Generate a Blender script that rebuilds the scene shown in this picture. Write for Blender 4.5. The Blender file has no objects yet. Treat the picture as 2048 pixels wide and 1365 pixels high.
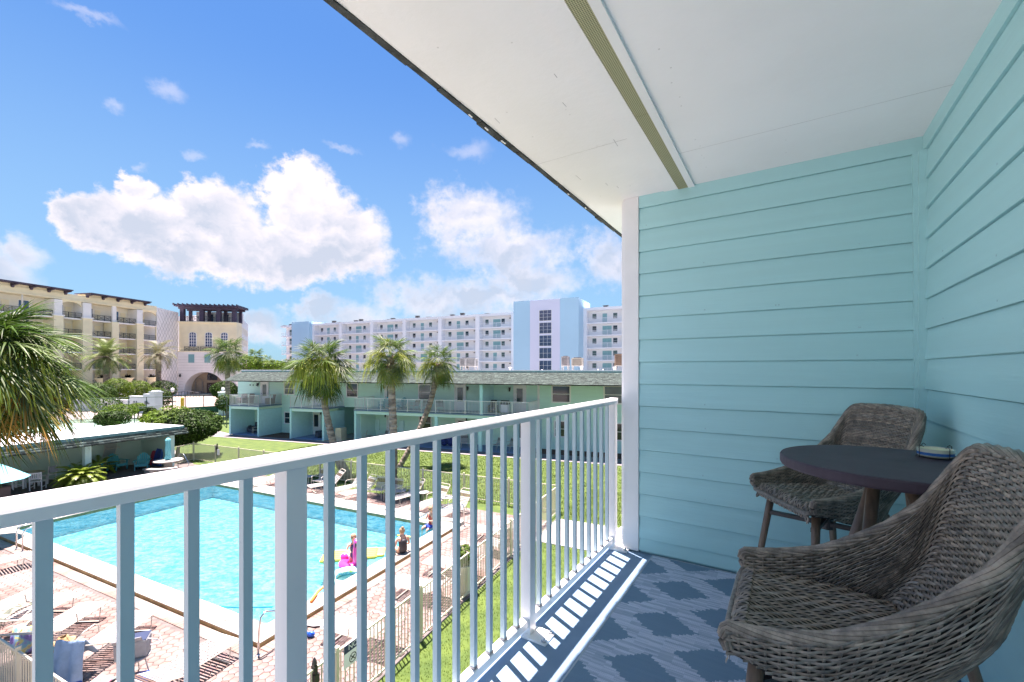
import bpy, bmesh, math, random
import numpy as np
from mathutils import Vector, Matrix, Euler
R = math.radians
rnd = random.Random(7)
SC = bpy.context.scene
COL = SC.collection

# ------------------------------------------------------------------ camera
EYE = 6.2
DECK = 4.93
cd = bpy.data.cameras.new('camera'); cam = bpy.data.objects.new('camera', cd); COL.objects.link(cam)
cam.location = (0, 0, EYE); cam.rotation_euler = (R(90), 0, 0)
cd.sensor_width = 36; cd.lens = 15.29; cd.shift_y = 0.0276; cd.clip_start = 0.05; cd.clip_end = 3000
SC.camera = cam

# ------------------------------------------------------------------ exposure
SC.view_settings.view_transform = 'Standard'; SC.view_settings.look = 'None'
SC.view_settings.exposure = 2.88; SC.view_settings.gamma = 1; SC.view_settings.use_white_balance = True; SC.view_settings.white_balance_temperature = 6700; SC.view_settings.white_balance_tint = 27; SC.view_settings.use_curve_mapping = False
SC.cycles.use_denoising = True
SC.cycles.max_bounces = 10; SC.cycles.diffuse_bounces = 5; SC.cycles.transparent_max_bounces = 12
SC.cycles.caustics_reflective = False; SC.cycles.caustics_refractive = False

# ------------------------------------------------------------------ sun
LDIR = Vector((.113, -.186, -1)).normalized()
sd = bpy.data.lights.new('sun', 'SUN'); sd.energy = 2.8; sd.angle = R(.55); sd.color = (1, .955, .88)
sun = bpy.data.objects.new('sun', sd); COL.objects.link(sun)
sun.rotation_euler = LDIR.to_track_quat('-Z', 'Y').to_euler(); sun.location = (0, 0, 60)

# ------------------------------------------------------------------ world: sky and clouds
W = bpy.data.worlds.new('World'); SC.world = W; W.use_nodes = True
nt = W.node_tree; N = nt.nodes; LK = nt.links; N.clear()
def nn(tree, typ, **kw):
    n = tree.nodes.new(typ)
    for k, v in kw.items(): setattr(n, k, v)
    return n
def mth(tree, op, a, b=None, c=None, clamp=False):
    n = tree.nodes.new('ShaderNodeMath'); n.operation = op; n.use_clamp = clamp
    for i, s in enumerate((a, b, c)):
        if s is None: continue
        if isinstance(s, (int, float)): n.inputs[i].default_value = s
        else: tree.links.new(s, n.inputs[i])
    return n.outputs[0]
def vmth(tree, op, a, b=None):
    n = tree.nodes.new('ShaderNodeVectorMath'); n.operation = op
    for i, s in enumerate((a, b)):
        if s is None: continue
        if isinstance(s, (tuple, list)): n.inputs[i].default_value = s
        else: tree.links.new(s, n.inputs[i])
    return n.outputs['Value'] if op == 'LENGTH' else n.outputs[0]
def mixc(tree, f, a, b, blend='MIX'):
    n = tree.nodes.new('ShaderNodeMix'); n.data_type = 'RGBA'; n.blend_type = blend
    for s, i in ((f, 0), (a, 6), (b, 7)):
        if isinstance(s, (int, float)): n.inputs[i].default_value = s
        elif isinstance(s, (tuple, list)): n.inputs[i].default_value = (*s[:3], 1)
        else: tree.links.new(s, n.inputs[i])
    return n.outputs[2]
def smooth(tree, v, lo, hi, a=0.0, b=1.0):
    n = tree.nodes.new('ShaderNodeMapRange'); n.interpolation_type = 'SMOOTHSTEP'
    tree.links.new(v, n.inputs[0])
    for i, x in ((1, lo), (2, hi), (3, a), (4, b)): n.inputs[i].default_value = x
    return n.outputs[0]
def noise(tree, vec, scale, detail=4, rough=.55, dist=0, typ='ShaderNodeTexNoise'):
    n = tree.nodes.new(typ); n.inputs['Scale'].default_value = scale
    if 'Detail' in n.inputs: n.inputs['Detail'].default_value = detail
    if 'Roughness' in n.inputs: n.inputs['Roughness'].default_value = rough
    if 'Distortion' in n.inputs: n.inputs['Distortion'].default_value = dist
    if vec is not None: tree.links.new(vec, n.inputs['Vector'])
    return n
sky = nn(nt, 'ShaderNodeTexSky', sky_type='NISHITA', sun_disc=False)
sky.sun_elevation = R(77.7); sky.sun_rotation = R(-31.3); sky.ozone_density = 1.6; sky.air_density = 1.0; sky.dust_density = .6
tc = nn(nt, 'ShaderNodeTexCoord')
sep = nn(nt, 'ShaderNodeSeparateXYZ'); LK.new(tc.outputs['Generated'], sep.inputs[0])
X, Y, Z = sep.outputs
az = mth(nt, 'ARCTAN2', X, Y)
hor = mth(nt, 'SQRT', mth(nt, 'ADD', mth(nt, 'MULTIPLY', X, X), mth(nt, 'MULTIPLY', Y, Y)))
el = mth(nt, 'DIVIDE', Z, mth(nt, 'MAXIMUM', hor, .05))
cmb = nn(nt, 'ShaderNodeCombineXYZ'); LK.new(az, cmb.inputs[0]); LK.new(el, cmb.inputs[1])
UV = cmb.outputs[0]
def dirv(px, py):       # picture bearing of a cloud as azimuth and slope
    k = (px-1024)/870
    return math.atan(k), (739-py)/870*math.cos(math.atan(k))
nA = noise(nt, UV, 7.0, 8, .6); nB = noise(nt, UV, 30, 6, .6)
wob = vmth(nt, 'ADD', UV, vmth(nt, 'MULTIPLY', vmth(nt, 'SUBTRACT', nA.outputs['Color'], (.5, .5, .5)), (.13, .12, 0)))
wob = vmth(nt, 'ADD', wob, vmth(nt, 'MULTIPLY', vmth(nt, 'SUBTRACT', nB.outputs['Color'], (.5, .5, .5)), (.030, .030, 0)))
def blobs(lst):
    out = None
    for px, py, rx, ry in lst:
        u, v = dirv(px, py); c2 = math.cos(u)
        ru = rx/870*c2*c2; rv = ry/870*c2
        l = vmth(nt, 'LENGTH', vmth(nt, 'MULTIPLY', vmth(nt, 'SUBTRACT', wob, (u, v, 0)), (1/ru, 1/rv, 0)))
        d = mth(nt, 'SUBTRACT', 1.0, l)
        out = d if out is None else mth(nt, 'SMOOTH_MAX', out, d, .25)
    return out
big = blobs([(255, 352, 62, 34), (190, 440, 105, 66), (300, 440, 150, 80), (430, 440, 120, 95), (610, 420, 130, 100), (600, 500, 230, 75), (450, 510, 270, 62), (705, 470, 80, 85), (395, 395, 60, 45), (590, 360, 55, 40)])
side = blobs([(-20, 545, 130, 80), (35, 500, 60, 45), (950, 440, 120, 95), (1010, 500, 180, 70), (930, 600, 240, 52), (1060, 560, 140, 48), (1205, 520, 90, 75), (700, 640, 140, 45), (640, 610, 60, 30), (520, 660, 70, 50)])
wisp = blobs([(345, 165, 55, 26), (215, 190, 38, 18), (940, 298, 62, 24), (395, 300, 38, 14), (520, 292, 30, 10), (680, 292, 50, 10), (815, 270, 30, 22), (175, 20, 90, 14), (270, 310, 30, 10)])
# cumulus scattered all round the sky, low over the horizon
gen = noise(nt, UV, 2.6, 9, .58); gsc = mth(nt, 'SUBTRACT', gen.outputs['Fac'], smooth(nt, el, .25, 1.4, .49, .72))
front = mth(nt, 'MULTIPLY', smooth(nt, mth(nt, 'ABSOLUTE', az), .9, 1.15), 1.0)
rag = mth(nt, 'ADD', mth(nt, 'MULTIPLY', mth(nt, 'SUBTRACT', nA.outputs['Fac'], .5), 1.3), mth(nt, 'MULTIPLY', mth(nt, 'SUBTRACT', nB.outputs['Fac'], .5), 1.1))
big = mth(nt, 'ADD', big, mth(nt, 'MULTIPLY', rag, .75)); side = mth(nt, 'ADD', side, rag)
mB = smooth(nt, big, .0, .34)
mS = mth(nt, 'MULTIPLY', smooth(nt, side, -.02, .75), mth(nt, 'ADD', .40, mth(nt, 'MULTIPLY', nA.outputs['Fac'], .85)))
mW = mth(nt, 'MULTIPLY', smooth(nt, mth(nt, 'ADD', wisp, mth(nt, 'MULTIPLY', rag, .6)), .0, 1.0), .34)
mG = mth(nt, 'MULTIPLY', smooth(nt, gsc, .0, .12), mth(nt, 'MULTIPLY', front, .9))
lowhaze = smooth(nt, el, .0, .75, .72, .0)
mask = mth(nt, 'MAXIMUM', mth(nt, 'MAXIMUM', mB, mS), mth(nt, 'MAXIMUM', mW, mG))
# light and dark inside the clouds: billows lit from above, thick low parts grey
nA1 = noise(nt, vmth(nt, 'MULTIPLY', wob, (10, 13, 1)), 1.0, 5, .50); nA2 = noise(nt, vmth(nt, 'MULTIPLY', vmth(nt, 'ADD', wob, (-.012, .022, 0)), (10, 13, 1)), 1.0, 5, .50)
relief = mth(nt, 'MULTIPLY', mth(nt, 'SUBTRACT', nA2.outputs['Fac'], nA1.outputs['Fac']), 2.6)
core = mth(nt, 'ADD', smooth(nt, big, .08, .85, 0, .80), smooth(nt, side, .1, .9, 0, .75))
low = smooth(nt, el, .19, .37, 1.15, .06)
shade = mth(nt, 'ADD', mth(nt, 'MULTIPLY', core, low), relief)
shade = mth(nt, 'ADD', shade, smooth(nt, nA.outputs['Fac'], .42, .66, 0, .35), clamp=True)
ccol = mixc(nt, shade, (2.35, 2.46, 2.45), (1.35, 1.68, 1.90))
skyc = mixc(nt, 1.0, sky.outputs[0], (.150, .315, .425), 'MULTIPLY')
skyc = mixc(nt, lowhaze, skyc, (.86, 1.58, 1.92))
full = mixc(nt, mask, skyc, ccol)
bg = nn(nt, 'ShaderNodeBackground'); bg.inputs[1].default_value = .06
LK.new(full, bg.inputs[0]); wo = nn(nt, 'ShaderNodeOutputWorld'); LK.new(bg.outputs[0], wo.inputs[0])

# ------------------------------------------------------------------ frames and helpers
def rotv(deg):
    a = R(deg); return (math.cos(a), math.sin(a)), (-math.sin(a), math.cos(a))
class Frame:
    def __init__(s, deg, ox=0, oy=0):
        s.deg = deg; s.rz = R(deg); s.o = (ox, oy); s.x, s.y = rotv(deg)
    def w(s, x, y, z=0): return Vector((s.o[0]+x*s.x[0]+y*s.y[0], s.o[1]+x*s.x[1]+y*s.y[1], z))
    def px(s, px, n):       # local x on the plane local y = n seen at picture column px
        k = (px-1024)/870
        bx = s.o[0]+n*s.y[0]; by = s.o[1]+n*s.y[1]
        return (k*by-bx)/(s.x[0]-k*s.x[1])
    def inv(s, X, Y):
        dx, dy = X-s.o[0], Y-s.o[1]; return (dx*s.x[0]+dy*s.x[1], dx*s.y[0]+dy*s.y[1])
    def z(s, px, py, n):
        p = s.w(s.px(px, n), n); return EYE-(py-739)/870*p.y
BAL = Frame(-32.3); POOL = Frame(-25.5); SHED = Frame(-21.0); GRN = Frame(-19.3)
CRM = Frame(78.5, -82.4, 70.0); TWR = Frame(10, -79.3, 103.4); CON = Frame(-24.0, -2.9, 106.0)
def G(px, py, z=0):
    Y = (EYE-z)*870/(py-739); return Vector(((px-1024)/870*Y, Y, z))

_m = {}
def mat(name, col, rough=.6, var=.10, scale=4.0, bump=0.0, bscale=60.0, metal=0.0, col2=None, stretch=None, spec=.5, trans=0.0, detail=5, attr=None, coat=0.0):
    if name in _m: return _m[name]
    m = bpy.data.materials.new(name); m.use_nodes = True; t = m.node_tree; b = t.nodes['Principled BSDF']
    tcn = t.nodes.new('ShaderNodeTexCoord'); vec = tcn.outputs['Object']
    if stretch: vec = vmth(t, 'MULTIPLY', vec, stretch)
    nz = noise(t, vec, scale, detail)
    if col2 is None:
        lo = tuple(max(0, c*(1-var)) for c in col); hi = tuple(min(1, c*(1+var)) for c in col)
    else: lo, hi = col, col2
    c = mixc(t, smooth(t, nz.outputs['Fac'], .32, .68), lo, hi)
    if attr:
        a = t.nodes.new('ShaderNodeAttribute'); a.attribute_name = attr
        c = mixc(t, 1.0, c, a.outputs['Color'], 'MULTIPLY')
    t.links.new(c, b.inputs['Base Color'])
    b.inputs['Roughness'].default_value = rough; b.inputs['Metallic'].default_value = metal
    b.inputs['Specular IOR Level'].default_value = spec; b.inputs['Coat Weight'].default_value = coat
    if bump:
        bn = noise(t, vec, bscale, 4); bp = t.nodes.new('ShaderNodeBump')
        bp.inputs['Strength'].default_value = bump; bp.inputs['Distance'].default_value = .01
        t.links.new(bn.outputs['Fac'], bp.inputs['Height']); t.links.new(bp.outputs[0], b.inputs['Normal'])
    if trans:
        tr = t.nodes.new('ShaderNodeBsdfTranslucent'); t.links.new(c, tr.inputs[0])
        mx = t.nodes.new('ShaderNodeMixShader'); mx.inputs[0].default_value = trans
        t.links.new(b.outputs[0], mx.inputs[1]); t.links.new(tr.outputs[0], mx.inputs[2])
        t.links.new(mx.outputs[0], t.nodes['Material Output'].inputs[0])
    _m[name] = m; return m

class MB:
    def __init__(s, off=(0, 0, 0)):
        s.v = []; s.f = []; s.mi = []; s.off = off; s.cur = 0
    def add(s, vs, fs):
        b = len(s.v); s.v += [tuple(v) for v in vs]; s.f += [tuple(i+b for i in f) for f in fs]; s.mi += [s.cur]*len(fs); return s
    def box(s, x0, x1, y0, y1, z0, z1):
        return s.add([(x0,y0,z0),(x1,y0,z0),(x1,y1,z0),(x0,y1,z0),(x0,y0,z1),(x1,y0,z1),(x1,y1,z1),(x0,y1,z1)],
                     [(0,3,2,1),(4,5,6,7),(0,1,5,4),(1,2,6,5),(2,3,7,6),(3,0,4,7)])
    def cbox(s, c, d, rz=0, rx=0, ry=0):
        m = Euler((rx, ry, rz)).to_matrix(); c = Vector(c); vs = []
        for k in (-.5, .5):
            for q in ((-.5,-.5),(.5,-.5),(.5,.5),(-.5,.5)):
                vs.append(c + m @ Vector((q[0]*d[0], q[1]*d[1], k*d[2])))
        return s.add(vs, [(0,3,2,1),(4,5,6,7),(0,1,5,4),(1,2,6,5),(2,3,7,6),(3,0,4,7)])
    def tube(s, pts, r, n=6, cap=True):
        pts = [Vector(p) for p in pts]; k = len(pts); rs = r if isinstance(r, (list, tuple)) else [r]*k
        vs = []; up = Vector((0, 0, 1)); a = None
        for i, p in enumerate(pts):
            d = (pts[min(i+1, k-1)]-pts[max(i-1, 0)]).normalized()
            if a is None: a = d.cross(up if abs(d.z) < .95 else Vector((1, 0, 0))).normalized()
            else: a = (a - d*a.dot(d)).normalized()
            b = d.cross(a)
            for j in range(n):
                t = 2*math.pi*j/n; vs.append(p+(a*math.cos(t)+b*math.sin(t))*rs[i])
        fs = [(i*n+j, i*n+(j+1) % n, (i+1)*n+(j+1) % n, (i+1)*n+j) for i in range(k-1) for j in range(n)]
        if cap: fs += [tuple(range(n-1, -1, -1)), tuple(range((k-1)*n, k*n))]
        return s.add(vs, fs)
    def lathe(s, prof, n=20, c=(0, 0, 0), a0=0, a1=2*math.pi):
        full = abs(a1-a0-2*math.pi) < 1e-6; m = n if full else n+1; vs = []
        for r_, z in prof:
            for j in range(m):
                t = a0+(a1-a0)*j/n; vs.append((c[0]+r_*math.cos(t), c[1]+r_*math.sin(t), c[2]+z))
        fs = [(i*m+j, i*m+(j+1) % m, (i+1)*m+(j+1) % m, (i+1)*m+j) for i in range(len(prof)-1) for j in range(n)]
        return s.add(vs, fs)
    def sphere(s, c, r, n=10, m=7):
        rr = r if isinstance(r, (tuple, list)) else (r, r, r); vs = []; fs = []
        for i in range(m+1):
            ph = math.pi*i/m
            for j in range(n):
                t = 2*math.pi*j/n
                vs.append((c[0]+rr[0]*math.sin(ph)*math.cos(t), c[1]+rr[1]*math.sin(ph)*math.sin(t), c[2]-rr[2]*math.cos(ph)))
        for i in range(m):
            for j in range(n): fs.append((i*n+j, i*n+(j+1) % n, (i+1)*n+(j+1) % n, (i+1)*n+j))
        return s.add(vs, fs)
    def prism(s, poly, z0, z1):     # poly in xy, vertical extrusion
        n = len(poly); vs = [(x, y, z0) for x, y in poly]+[(x, y, z1) for x, y in poly]
        return s.add(vs, [tuple(range(n-1, -1, -1)), tuple(range(n, 2*n))]+[(i, (i+1) % n, n+(i+1) % n, n+i) for i in range(n)])
    def prismy(s, poly, y0, y1):    # poly in xz, extruded along y
        n = len(poly); vs = [(x, y0, z) for x, z in poly]+[(x, y1, z) for x, z in poly]
        return s.add(vs, [tuple(range(n)), tuple(range(2*n-1, n-1, -1))]+[(i, n+i, n+(i+1) % n, (i+1) % n) for i in range(n)])
    def prismx(s, poly, x0, x1):    # poly in yz, extruded along x
        n = len(poly); vs = [(x0, y, z) for y, z in poly]+[(x1, y, z) for y, z in poly]
        return s.add(vs, [tuple(range(n-1, -1, -1)), tuple(range(n, 2*n))]+[(i, (i+1) % n, n+(i+1) % n, n+i) for i in range(n)])
    def quad(s, a, b, c, d): return s.add([a, b, c, d], [(0, 1, 2, 3)])
    def mesh(s, name, mats, smooth_=False, bevel=0):
        me = bpy.data.meshes.new(name); o = s.off
        me.from_pydata([(x-o[0], y-o[1], z-o[2]) for x, y, z in s.v], [], s.f)
        for m in (mats if isinstance(mats, (list, tuple)) else [mats]): me.materials.append(m)
        if any(s.mi): me.polygons.foreach_set('material_index', s.mi)
        if smooth_: me.polygons.foreach_set('use_smooth', [True]*len(s.f))
        me.update(); return me
    def build(s, name, mats, parent=None, smooth_=False, bevel=0, **kw):
        o = bpy.data.objects.new(name, s.mesh(name, mats, smooth_)); COL.objects.link(o); o.parent = parent
        if bevel:
            b = o.modifiers.new('bevel', 'BEVEL'); b.width = bevel; b.segments = 2; b.limit_method = 'ANGLE'
        for k, v in kw.items(): o[k] = v
        return o
def npmesh(name, V, F, mats, smooth_=False, tint=None, parent=None, link=True):
    me = bpy.data.meshes.new(name); V = np.asarray(V, dtype=np.float32); F = np.asarray(F, dtype=np.int32)
    k = F.shape[1]; me.vertices.add(len(V)); me.vertices.foreach_set('co', V.ravel())
    me.loops.add(F.size); me.loops.foreach_set('vertex_index', F.ravel())
    me.polygons.add(len(F)); me.polygons.foreach_set('loop_start', np.arange(0, F.size, k, dtype=np.int32))
    if smooth_: me.polygons.foreach_set('use_smooth', np.ones(len(F), dtype=bool))
    if tint is not None:
        a = me.attributes.new('tint', 'FLOAT_COLOR', 'POINT'); t = np.asarray(tint, dtype=np.float32)
        if t.ndim == 1: t = np.stack([t, t, t], 1)
        a.data.foreach_set('color', np.concatenate([t, np.ones((len(t), 1), np.float32)], 1).ravel())
    for m in (mats if isinstance(mats, (list, tuple)) else [mats]): me.materials.append(m)
    me.update(calc_edges=True); me.validate()
    if not link: return me
    o = bpy.data.objects.new(name, me); COL.objects.link(o); o.parent = parent; return o
def thing(name, label, cat, loc=(0, 0, 0), rz=0, group=None):
    o = bpy.data.objects.new(name, None); COL.objects.link(o); o.empty_display_size = .2
    o.location = loc; o.rotation_euler = (0, 0, rz); o['label'] = label; o['category'] = cat
    if group: o['group'] = group
    return o
def tag(o, label, cat, group=None):
    o['label'] = label; o['category'] = cat
    if group: o['group'] = group
    return o
def inst(name, me, parent=None, loc=(0, 0, 0), rot=(0, 0, 0), sc=(1, 1, 1)):
    o = bpy.data.objects.new(name, me); COL.objects.link(o); o.parent = parent
    o.location = loc; o.rotation_euler = rot; o.scale = sc; return o
KIDS = {}
def kids(o):
    return [c for c in bpy.data.objects if c.parent == o]
def copy_tree(o, loc, rz, label=None, group=None, sub=None):
    if o.name not in KIDS: KIDS[o.name] = [(c, kids(c)) for c in kids(o)]
    r = o.copy(); COL.objects.link(r); r.location = loc; r.rotation_euler = (0, 0, rz)
    if label: r['label'] = label
    if group: r['group'] = group
    for c, g in KIDS[o.name]:
        d = c.copy(); COL.objects.link(d); d.parent = r
        for e in g:
            h = e.copy(); COL.objects.link(h); h.parent = d
    return r
def struct(o): o['kind'] = 'structure'; return o
def stuff(o): o['kind'] = 'stuff'; return o
def atframe(o, F, x, y, z=0, extra=0):
    o.location = F.w(x, y, z); o.rotation_euler = (0, 0, F.rz+extra); return o

# ------------------------------------------------------------------ materials
M_white = mat('white_paint', (.84, .84, .84), .45, .03, 3)
M_balu = mat('pale_blue_grey_paint', (.46, .60, .64), .4, .03, 2)
M_alu = mat('white_powder_coat', (.80, .80, .80), .32, .02, 2, spec=.5)
M_ceil = mat('ceiling_paint', (.88, .87, .87), .85, .025, 1.5, .15, 25)
M_teal = mat('teal_siding_paint', (.40, .70, .715), .55, .025, 1.0, .10, 9, stretch=(.5, 12, 12))
M_tealb = mat('teal_siding_paint_side', (.40, .70, .715), .55, .025, 1.0, .10, 9, stretch=(12, .5, 12))
M_mint = mat('mint_paint', (.56, .84, .76), .7, .04, .4)
M_mintlt = mat('pale_mint_trim', (.60, .84, .82), .6, .03, 1)
M_deckp = mat('blue_grey_deck_paint', (.17, .27, .38), .5, .06, 6, .12, 90)
M_shing = mat('grey_green_shingle', (.105, .140, .118), .9, .25, 9, .5, 60, attr='tint')
M_wicker = mat('wicker_strand', (.225, .188, .148), .38, .35, 30, .2, 120, attr='tint', stretch=(1, 1, 1))
M_wickdk = mat('wicker_dark_core', (.035, .03, .027), .8)  # solid dark brown backing behind the strands
M_legw = mat('grey_brown_wood_look', (.19, .125, .085), .45, .25, 6, .1, 40, stretch=(8, 8, 1))
M_dkmet = mat('dark_bronze_metal', (.05, .04, .038), .4, .1)
M_tabtop = mat('plum_grey_table_top', (.058, .043, .058), .55, .12, 8, .05, 40, spec=.25)
M_lawn = mat('lawn', (.040, .078, .008), .9, 0, 1.6, .6, 60, col2=(.075, .120, .014), detail=8)
M_blade = mat('grass_blade', (.058, .105, .008), .6, .2, 2.0, trans=.35, attr='tint')
M_sand = mat('sandy_ground', (.21, .198, .18), .95, .12, .05, .3, 10)
M_conc = mat('pale_concrete', (.42, .39, .35), .9, .07, 1.2, .3, 70)
M_cop = mat('pool_coping', (.36, .33, .275), .8, .06, 2, .25, 60)
M_copside = mat('pool_coping_side', (.33, .23, .10), .85, .25, 5, .4, 30)
M_paver = mat('pink_paver', (.185, .115, .098), .9, 0, .9, .35, 60, col2=(.26, .228, .21), attr='tint', detail=6)
M_joint = mat('paver_joint_sand', (.13, .11, .10), .95, .2, 6, .4, 60)
M_fence = mat('cream_fence_paint', (.60, .56, .42), .5, .06, 2)
M_strap = mat('white_vinyl_strap', (.36, .355, .34), .45, .03, 4)
M_strapbr = mat('brown_vinyl_strap', (.12, .075, .055), .5, .1, 4)
M_chrome = mat('stainless_tube', (.62, .62, .62), .22, .05, 3, metal=1.0)
M_bark = mat('palm_trunk', (.12, .095, .075), .95, 0, 2.5, 1.0, 14, col2=(.33, .27, .21), stretch=(1, 1, 3))
M_frond = mat('palm_leaf', (.026, .065, .008), .5, 0, 1.5, trans=.3, col2=(.09, .15, .022), attr='tint', spec=.3)
M_frondy = mat('palm_leaf_yellow', (.13, .18, .01), .5, 0, 2.5, trans=.3, col2=(.24, .24, .02), attr='tint')
M_frondo = mat('palm_leaf_orange', (.45, .20, .03), .6, 0, 2.5, trans=.25, col2=(.10, .17, .03), attr='tint')
M_frondp = mat('palm_leaf_pale', (.07, .11, .03), .5, 0, 2.5, trans=.25, col2=(.20, .23, .11), attr='tint', spec=.3)
M_leaf = mat('shrub_leaf', (.016, .042, .006), .6, 0, 1.2, trans=.25, col2=(.045, .09, .012), attr='tint', spec=.2)
M_leafb = mat('bright_shrub_leaf', (.055, .105, .008), .6, 0, 1.2, trans=.3, col2=(.10, .16, .014), attr='tint', spec=.2)
M_twig = mat('twig_bark', (.10, .075, .05), .9, .3, 10)
M_stem = mat('frond_stalk', (.20, .22, .07), .6, .3, 5)
M_cream = mat('cream_stucco', (.86, .76, .53), .85, .05, .5)
M_creamw = mat('white_stucco', (.87, .84, .82), .85, .04, .5)
M_creamd = mat('balcony_back_wall', (.82, .77, .66), .85, .04, .5)
M_purp = mat('dark_plum_timber', (.055, .04, .075), .6, .15, 1)
M_iron = mat('black_iron', (.03, .032, .035), .5, .1)
M_glass = mat('dark_window_glass', (.018, .03, .045), .06, .3, .8, spec=.8)
M_glassb = mat('blue_window_glass', (.035, .07, .16), .08, .3, .8, spec=.9)
M_glassg = mat('screened_window_glass', (.06, .11, .11), .15, .3, .8, spec=.7)
M_conw = mat('condo_white_paint', (.80, .83, .88), .8, .03, .2)
M_conwall = mat('condo_corridor_wall', (.80, .81, .82), .85, .03, .2)
M_conb = mat('condo_sky_blue_paint', (.40, .64, .80), .8, .03, .1)
M_conl = mat('condo_lavender_paint', (.66, .69, .84), .8, .02, .1)
M_tdoor = mat('teal_door_paint', (.20, .42, .46), .5, .05, 1)
M_turq = mat('turquoise_paint', (.06, .42, .47), .5, .08, 3)
M_turqf = mat('turquoise_canvas', (.20, .62, .66), .8, .08, 3, trans=.2)
M_black = mat('black_plastic', (.02, .02, .022), .5)
M_tennis = mat('green_tennis_court', (.09, .15, .105), .9, .08, .3)
M_hwall = mat('blue_white_stucco', (.62, .66, .67), .85, .05, .5)
M_drive = mat('pink_brick_drive', (.30, .235, .20), .9, .15, .8, .3, 20)
M_screen = mat('green_windscreen', (.03, .12, .085), .8, .15, 2, .3, 20)
M_mulch = mat('brown_mulch', (.11, .06, .04), 1, .35, 12, .8, 40)
M_asph = mat('dark_walkway', (.17, .15, .16), .9, .1, 1, .2, 30)
# ================================================================== GROUND AND POOL
Q0, Q1, P0_, P1_ = -24.9, -9.2, 6.28, 14.6       # outer coping in the pool frame
def ring(F, o, i, z):     # rectangle o with a rectangular hole i, both (x0,x1,y0,y1)
    xs = [o[0], i[0], i[1], o[1]]; ys = [o[2], i[2], i[3], o[3]]; vs = []; fs = []
    for a in range(3):
        for b in range(3):
            if a == 1 and b == 1: continue
            k = len(vs); vs += [F.w(xs[a], ys[b], z), F.w(xs[a+1], ys[b], z), F.w(xs[a+1], ys[b+1], z), F.w(xs[a], ys[b+1], z)]
            fs.append((k, k+1, k+2, k+3))
    return vs, fs
hole = (Q0+.15, Q1-.15, P0_+.15, P1_-.15)
gnd = struct(MB().add(*ring(POOL, (-900, 900, -60, 1500), hole, -.004)).build('ground', M_sand))
DK = (-40, -6.15, 3.25, 16.7)
base = struct(MB().add(*ring(POOL, DK, hole, .004)).build('pool_deck', M_joint))
# hexagonal pavers, real geometry; the nearest 300 are objects
hexr = .115
def hexes():
    out = []; dx = hexr*math.sqrt(3); dy = hexr*1.5; row = 0; p = 3.35
    while p < 16.6:
        q = -27.0 + (dx/2 if row % 2 else 0)
        while q < -6.22:
            inp = (Q0-.38 < q < Q1+.38) and (P0_-.38 < p < P1_+.38)
            if not inp:
                w = POOL.w(q, p)
                if w.y > 3 and abs(w.x) < 1.22*w.y+.3: out.append((w.length, q, p, w))
            q += dx
        p += dy; row += 1
    out.sort(key=lambda t: t[0]); return out
HX = [h for h in hexes() if h[1] > -26.5]
def hexv(r, z0, z1, b=.006):
    ang = [R(60*i+30) for i in range(6)]
    v = [(r*math.cos(a), r*math.sin(a), z0) for a in ang]+[(r*math.cos(a), r*math.sin(a), z1-b) for a in ang]+[((r-b)*math.cos(a), (r-b)*math.sin(a), z1) for a in ang]
    return v
hf = [(i, (i+1) % 6, 6+(i+1) % 6, 6+i) for i in range(6)]+[(6+i, 6+(i+1) % 6, 12+(i+1) % 6, 12+i) for i in range(6)]
hmesh = []
pr = random.Random(3)
for k in range(10):
    t = pr.uniform(.82, 1.15); tt = (t, t*pr.uniform(.93, 1.0), t*pr.uniform(.90, 1.0))
    V = hexv(hexr-.006, 0, .03); me = bpy.data.meshes.new('paver')
    me.from_pydata(V, [], hf+[(12, 13, 14, 15, 16, 17)]); me.materials.append(M_paver)
    a = me.attributes.new('tint', 'FLOAT_COLOR', 'POINT'); a.data.foreach_set('color', [x for _ in V for x in (*tt, 1)]); hmesh.append(me)
vis = [h for h in HX if abs(h[3].x/h[3].y*870) < 1010 and 1024 and (739+6.2*870/h[3].y) < 1385]
for d, q, p, w in vis[:300]:
    o = inst('paver', hmesh[pr.randrange(10)], base, (w.x, w.y, pr.uniform(-.002, .003)), (0, 0, POOL.rz))
near = set(id(h) for h in vis[:300])
V = []; F = []; T = []
for h in HX:
    if id(h) in near or h[0] > 30: continue
    t = pr.uniform(.82, 1.15); dz = pr.uniform(-.002, .003); b0 = len(V)
    for x, y, z in hexv(hexr-.006, 0, .03): V.append(tuple(POOL.w(h[1]+x, h[2]+y, z+dz))); T.append((t, t*.97, t*.94))
    for f in hf: F.append(tuple(i+b0 for i in f))
    F += [(b0+12, b0+13, b0+14, b0+15), (b0+12, b0+15, b0+16, b0+17)]
stuff(npmesh('pavers', V, F, M_paver, tint=T, parent=base))
# soldier course of pale bricks round the coping
bm_ = MB(); V = []; F = []; T = []
def brick(q0, q1, p0, p1):
    b0 = len(V); t = pr.uniform(1.05, 1.3)
    for z, e in ((0, 0), (.026, 0), (.031, .005)):
        for q, p in ((q0+e, p0+e), (q1-e, p0+e), (q1-e, p1-e), (q0+e, p1-e)): V.append(tuple(POOL.w(q, p, z))); T.append((t, t*.99, t*.93))
    for k in (0, 4): F.extend([(b0+k+i, b0+k+(i+1) % 4, b0+k+4+(i+1) % 4, b0+k+4+i) for i in range(4)])
    F.append((b0+8, b0+9, b0+10, b0+11))
q = Q0-.3
while q < Q1+.3:
    brick(q+.003, q+.103, P0_-.31, P0_-.02); brick(q+.003, q+.103, P1_+.02, P1_+.31); q += .106
p = P0_
while p < P1_:
    brick(Q1+.02, Q1+.31, p+.003, p+.103); p += .106
stuff(npmesh('edge_bricks', V, F, M_paver, tint=T, parent=base))
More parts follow.
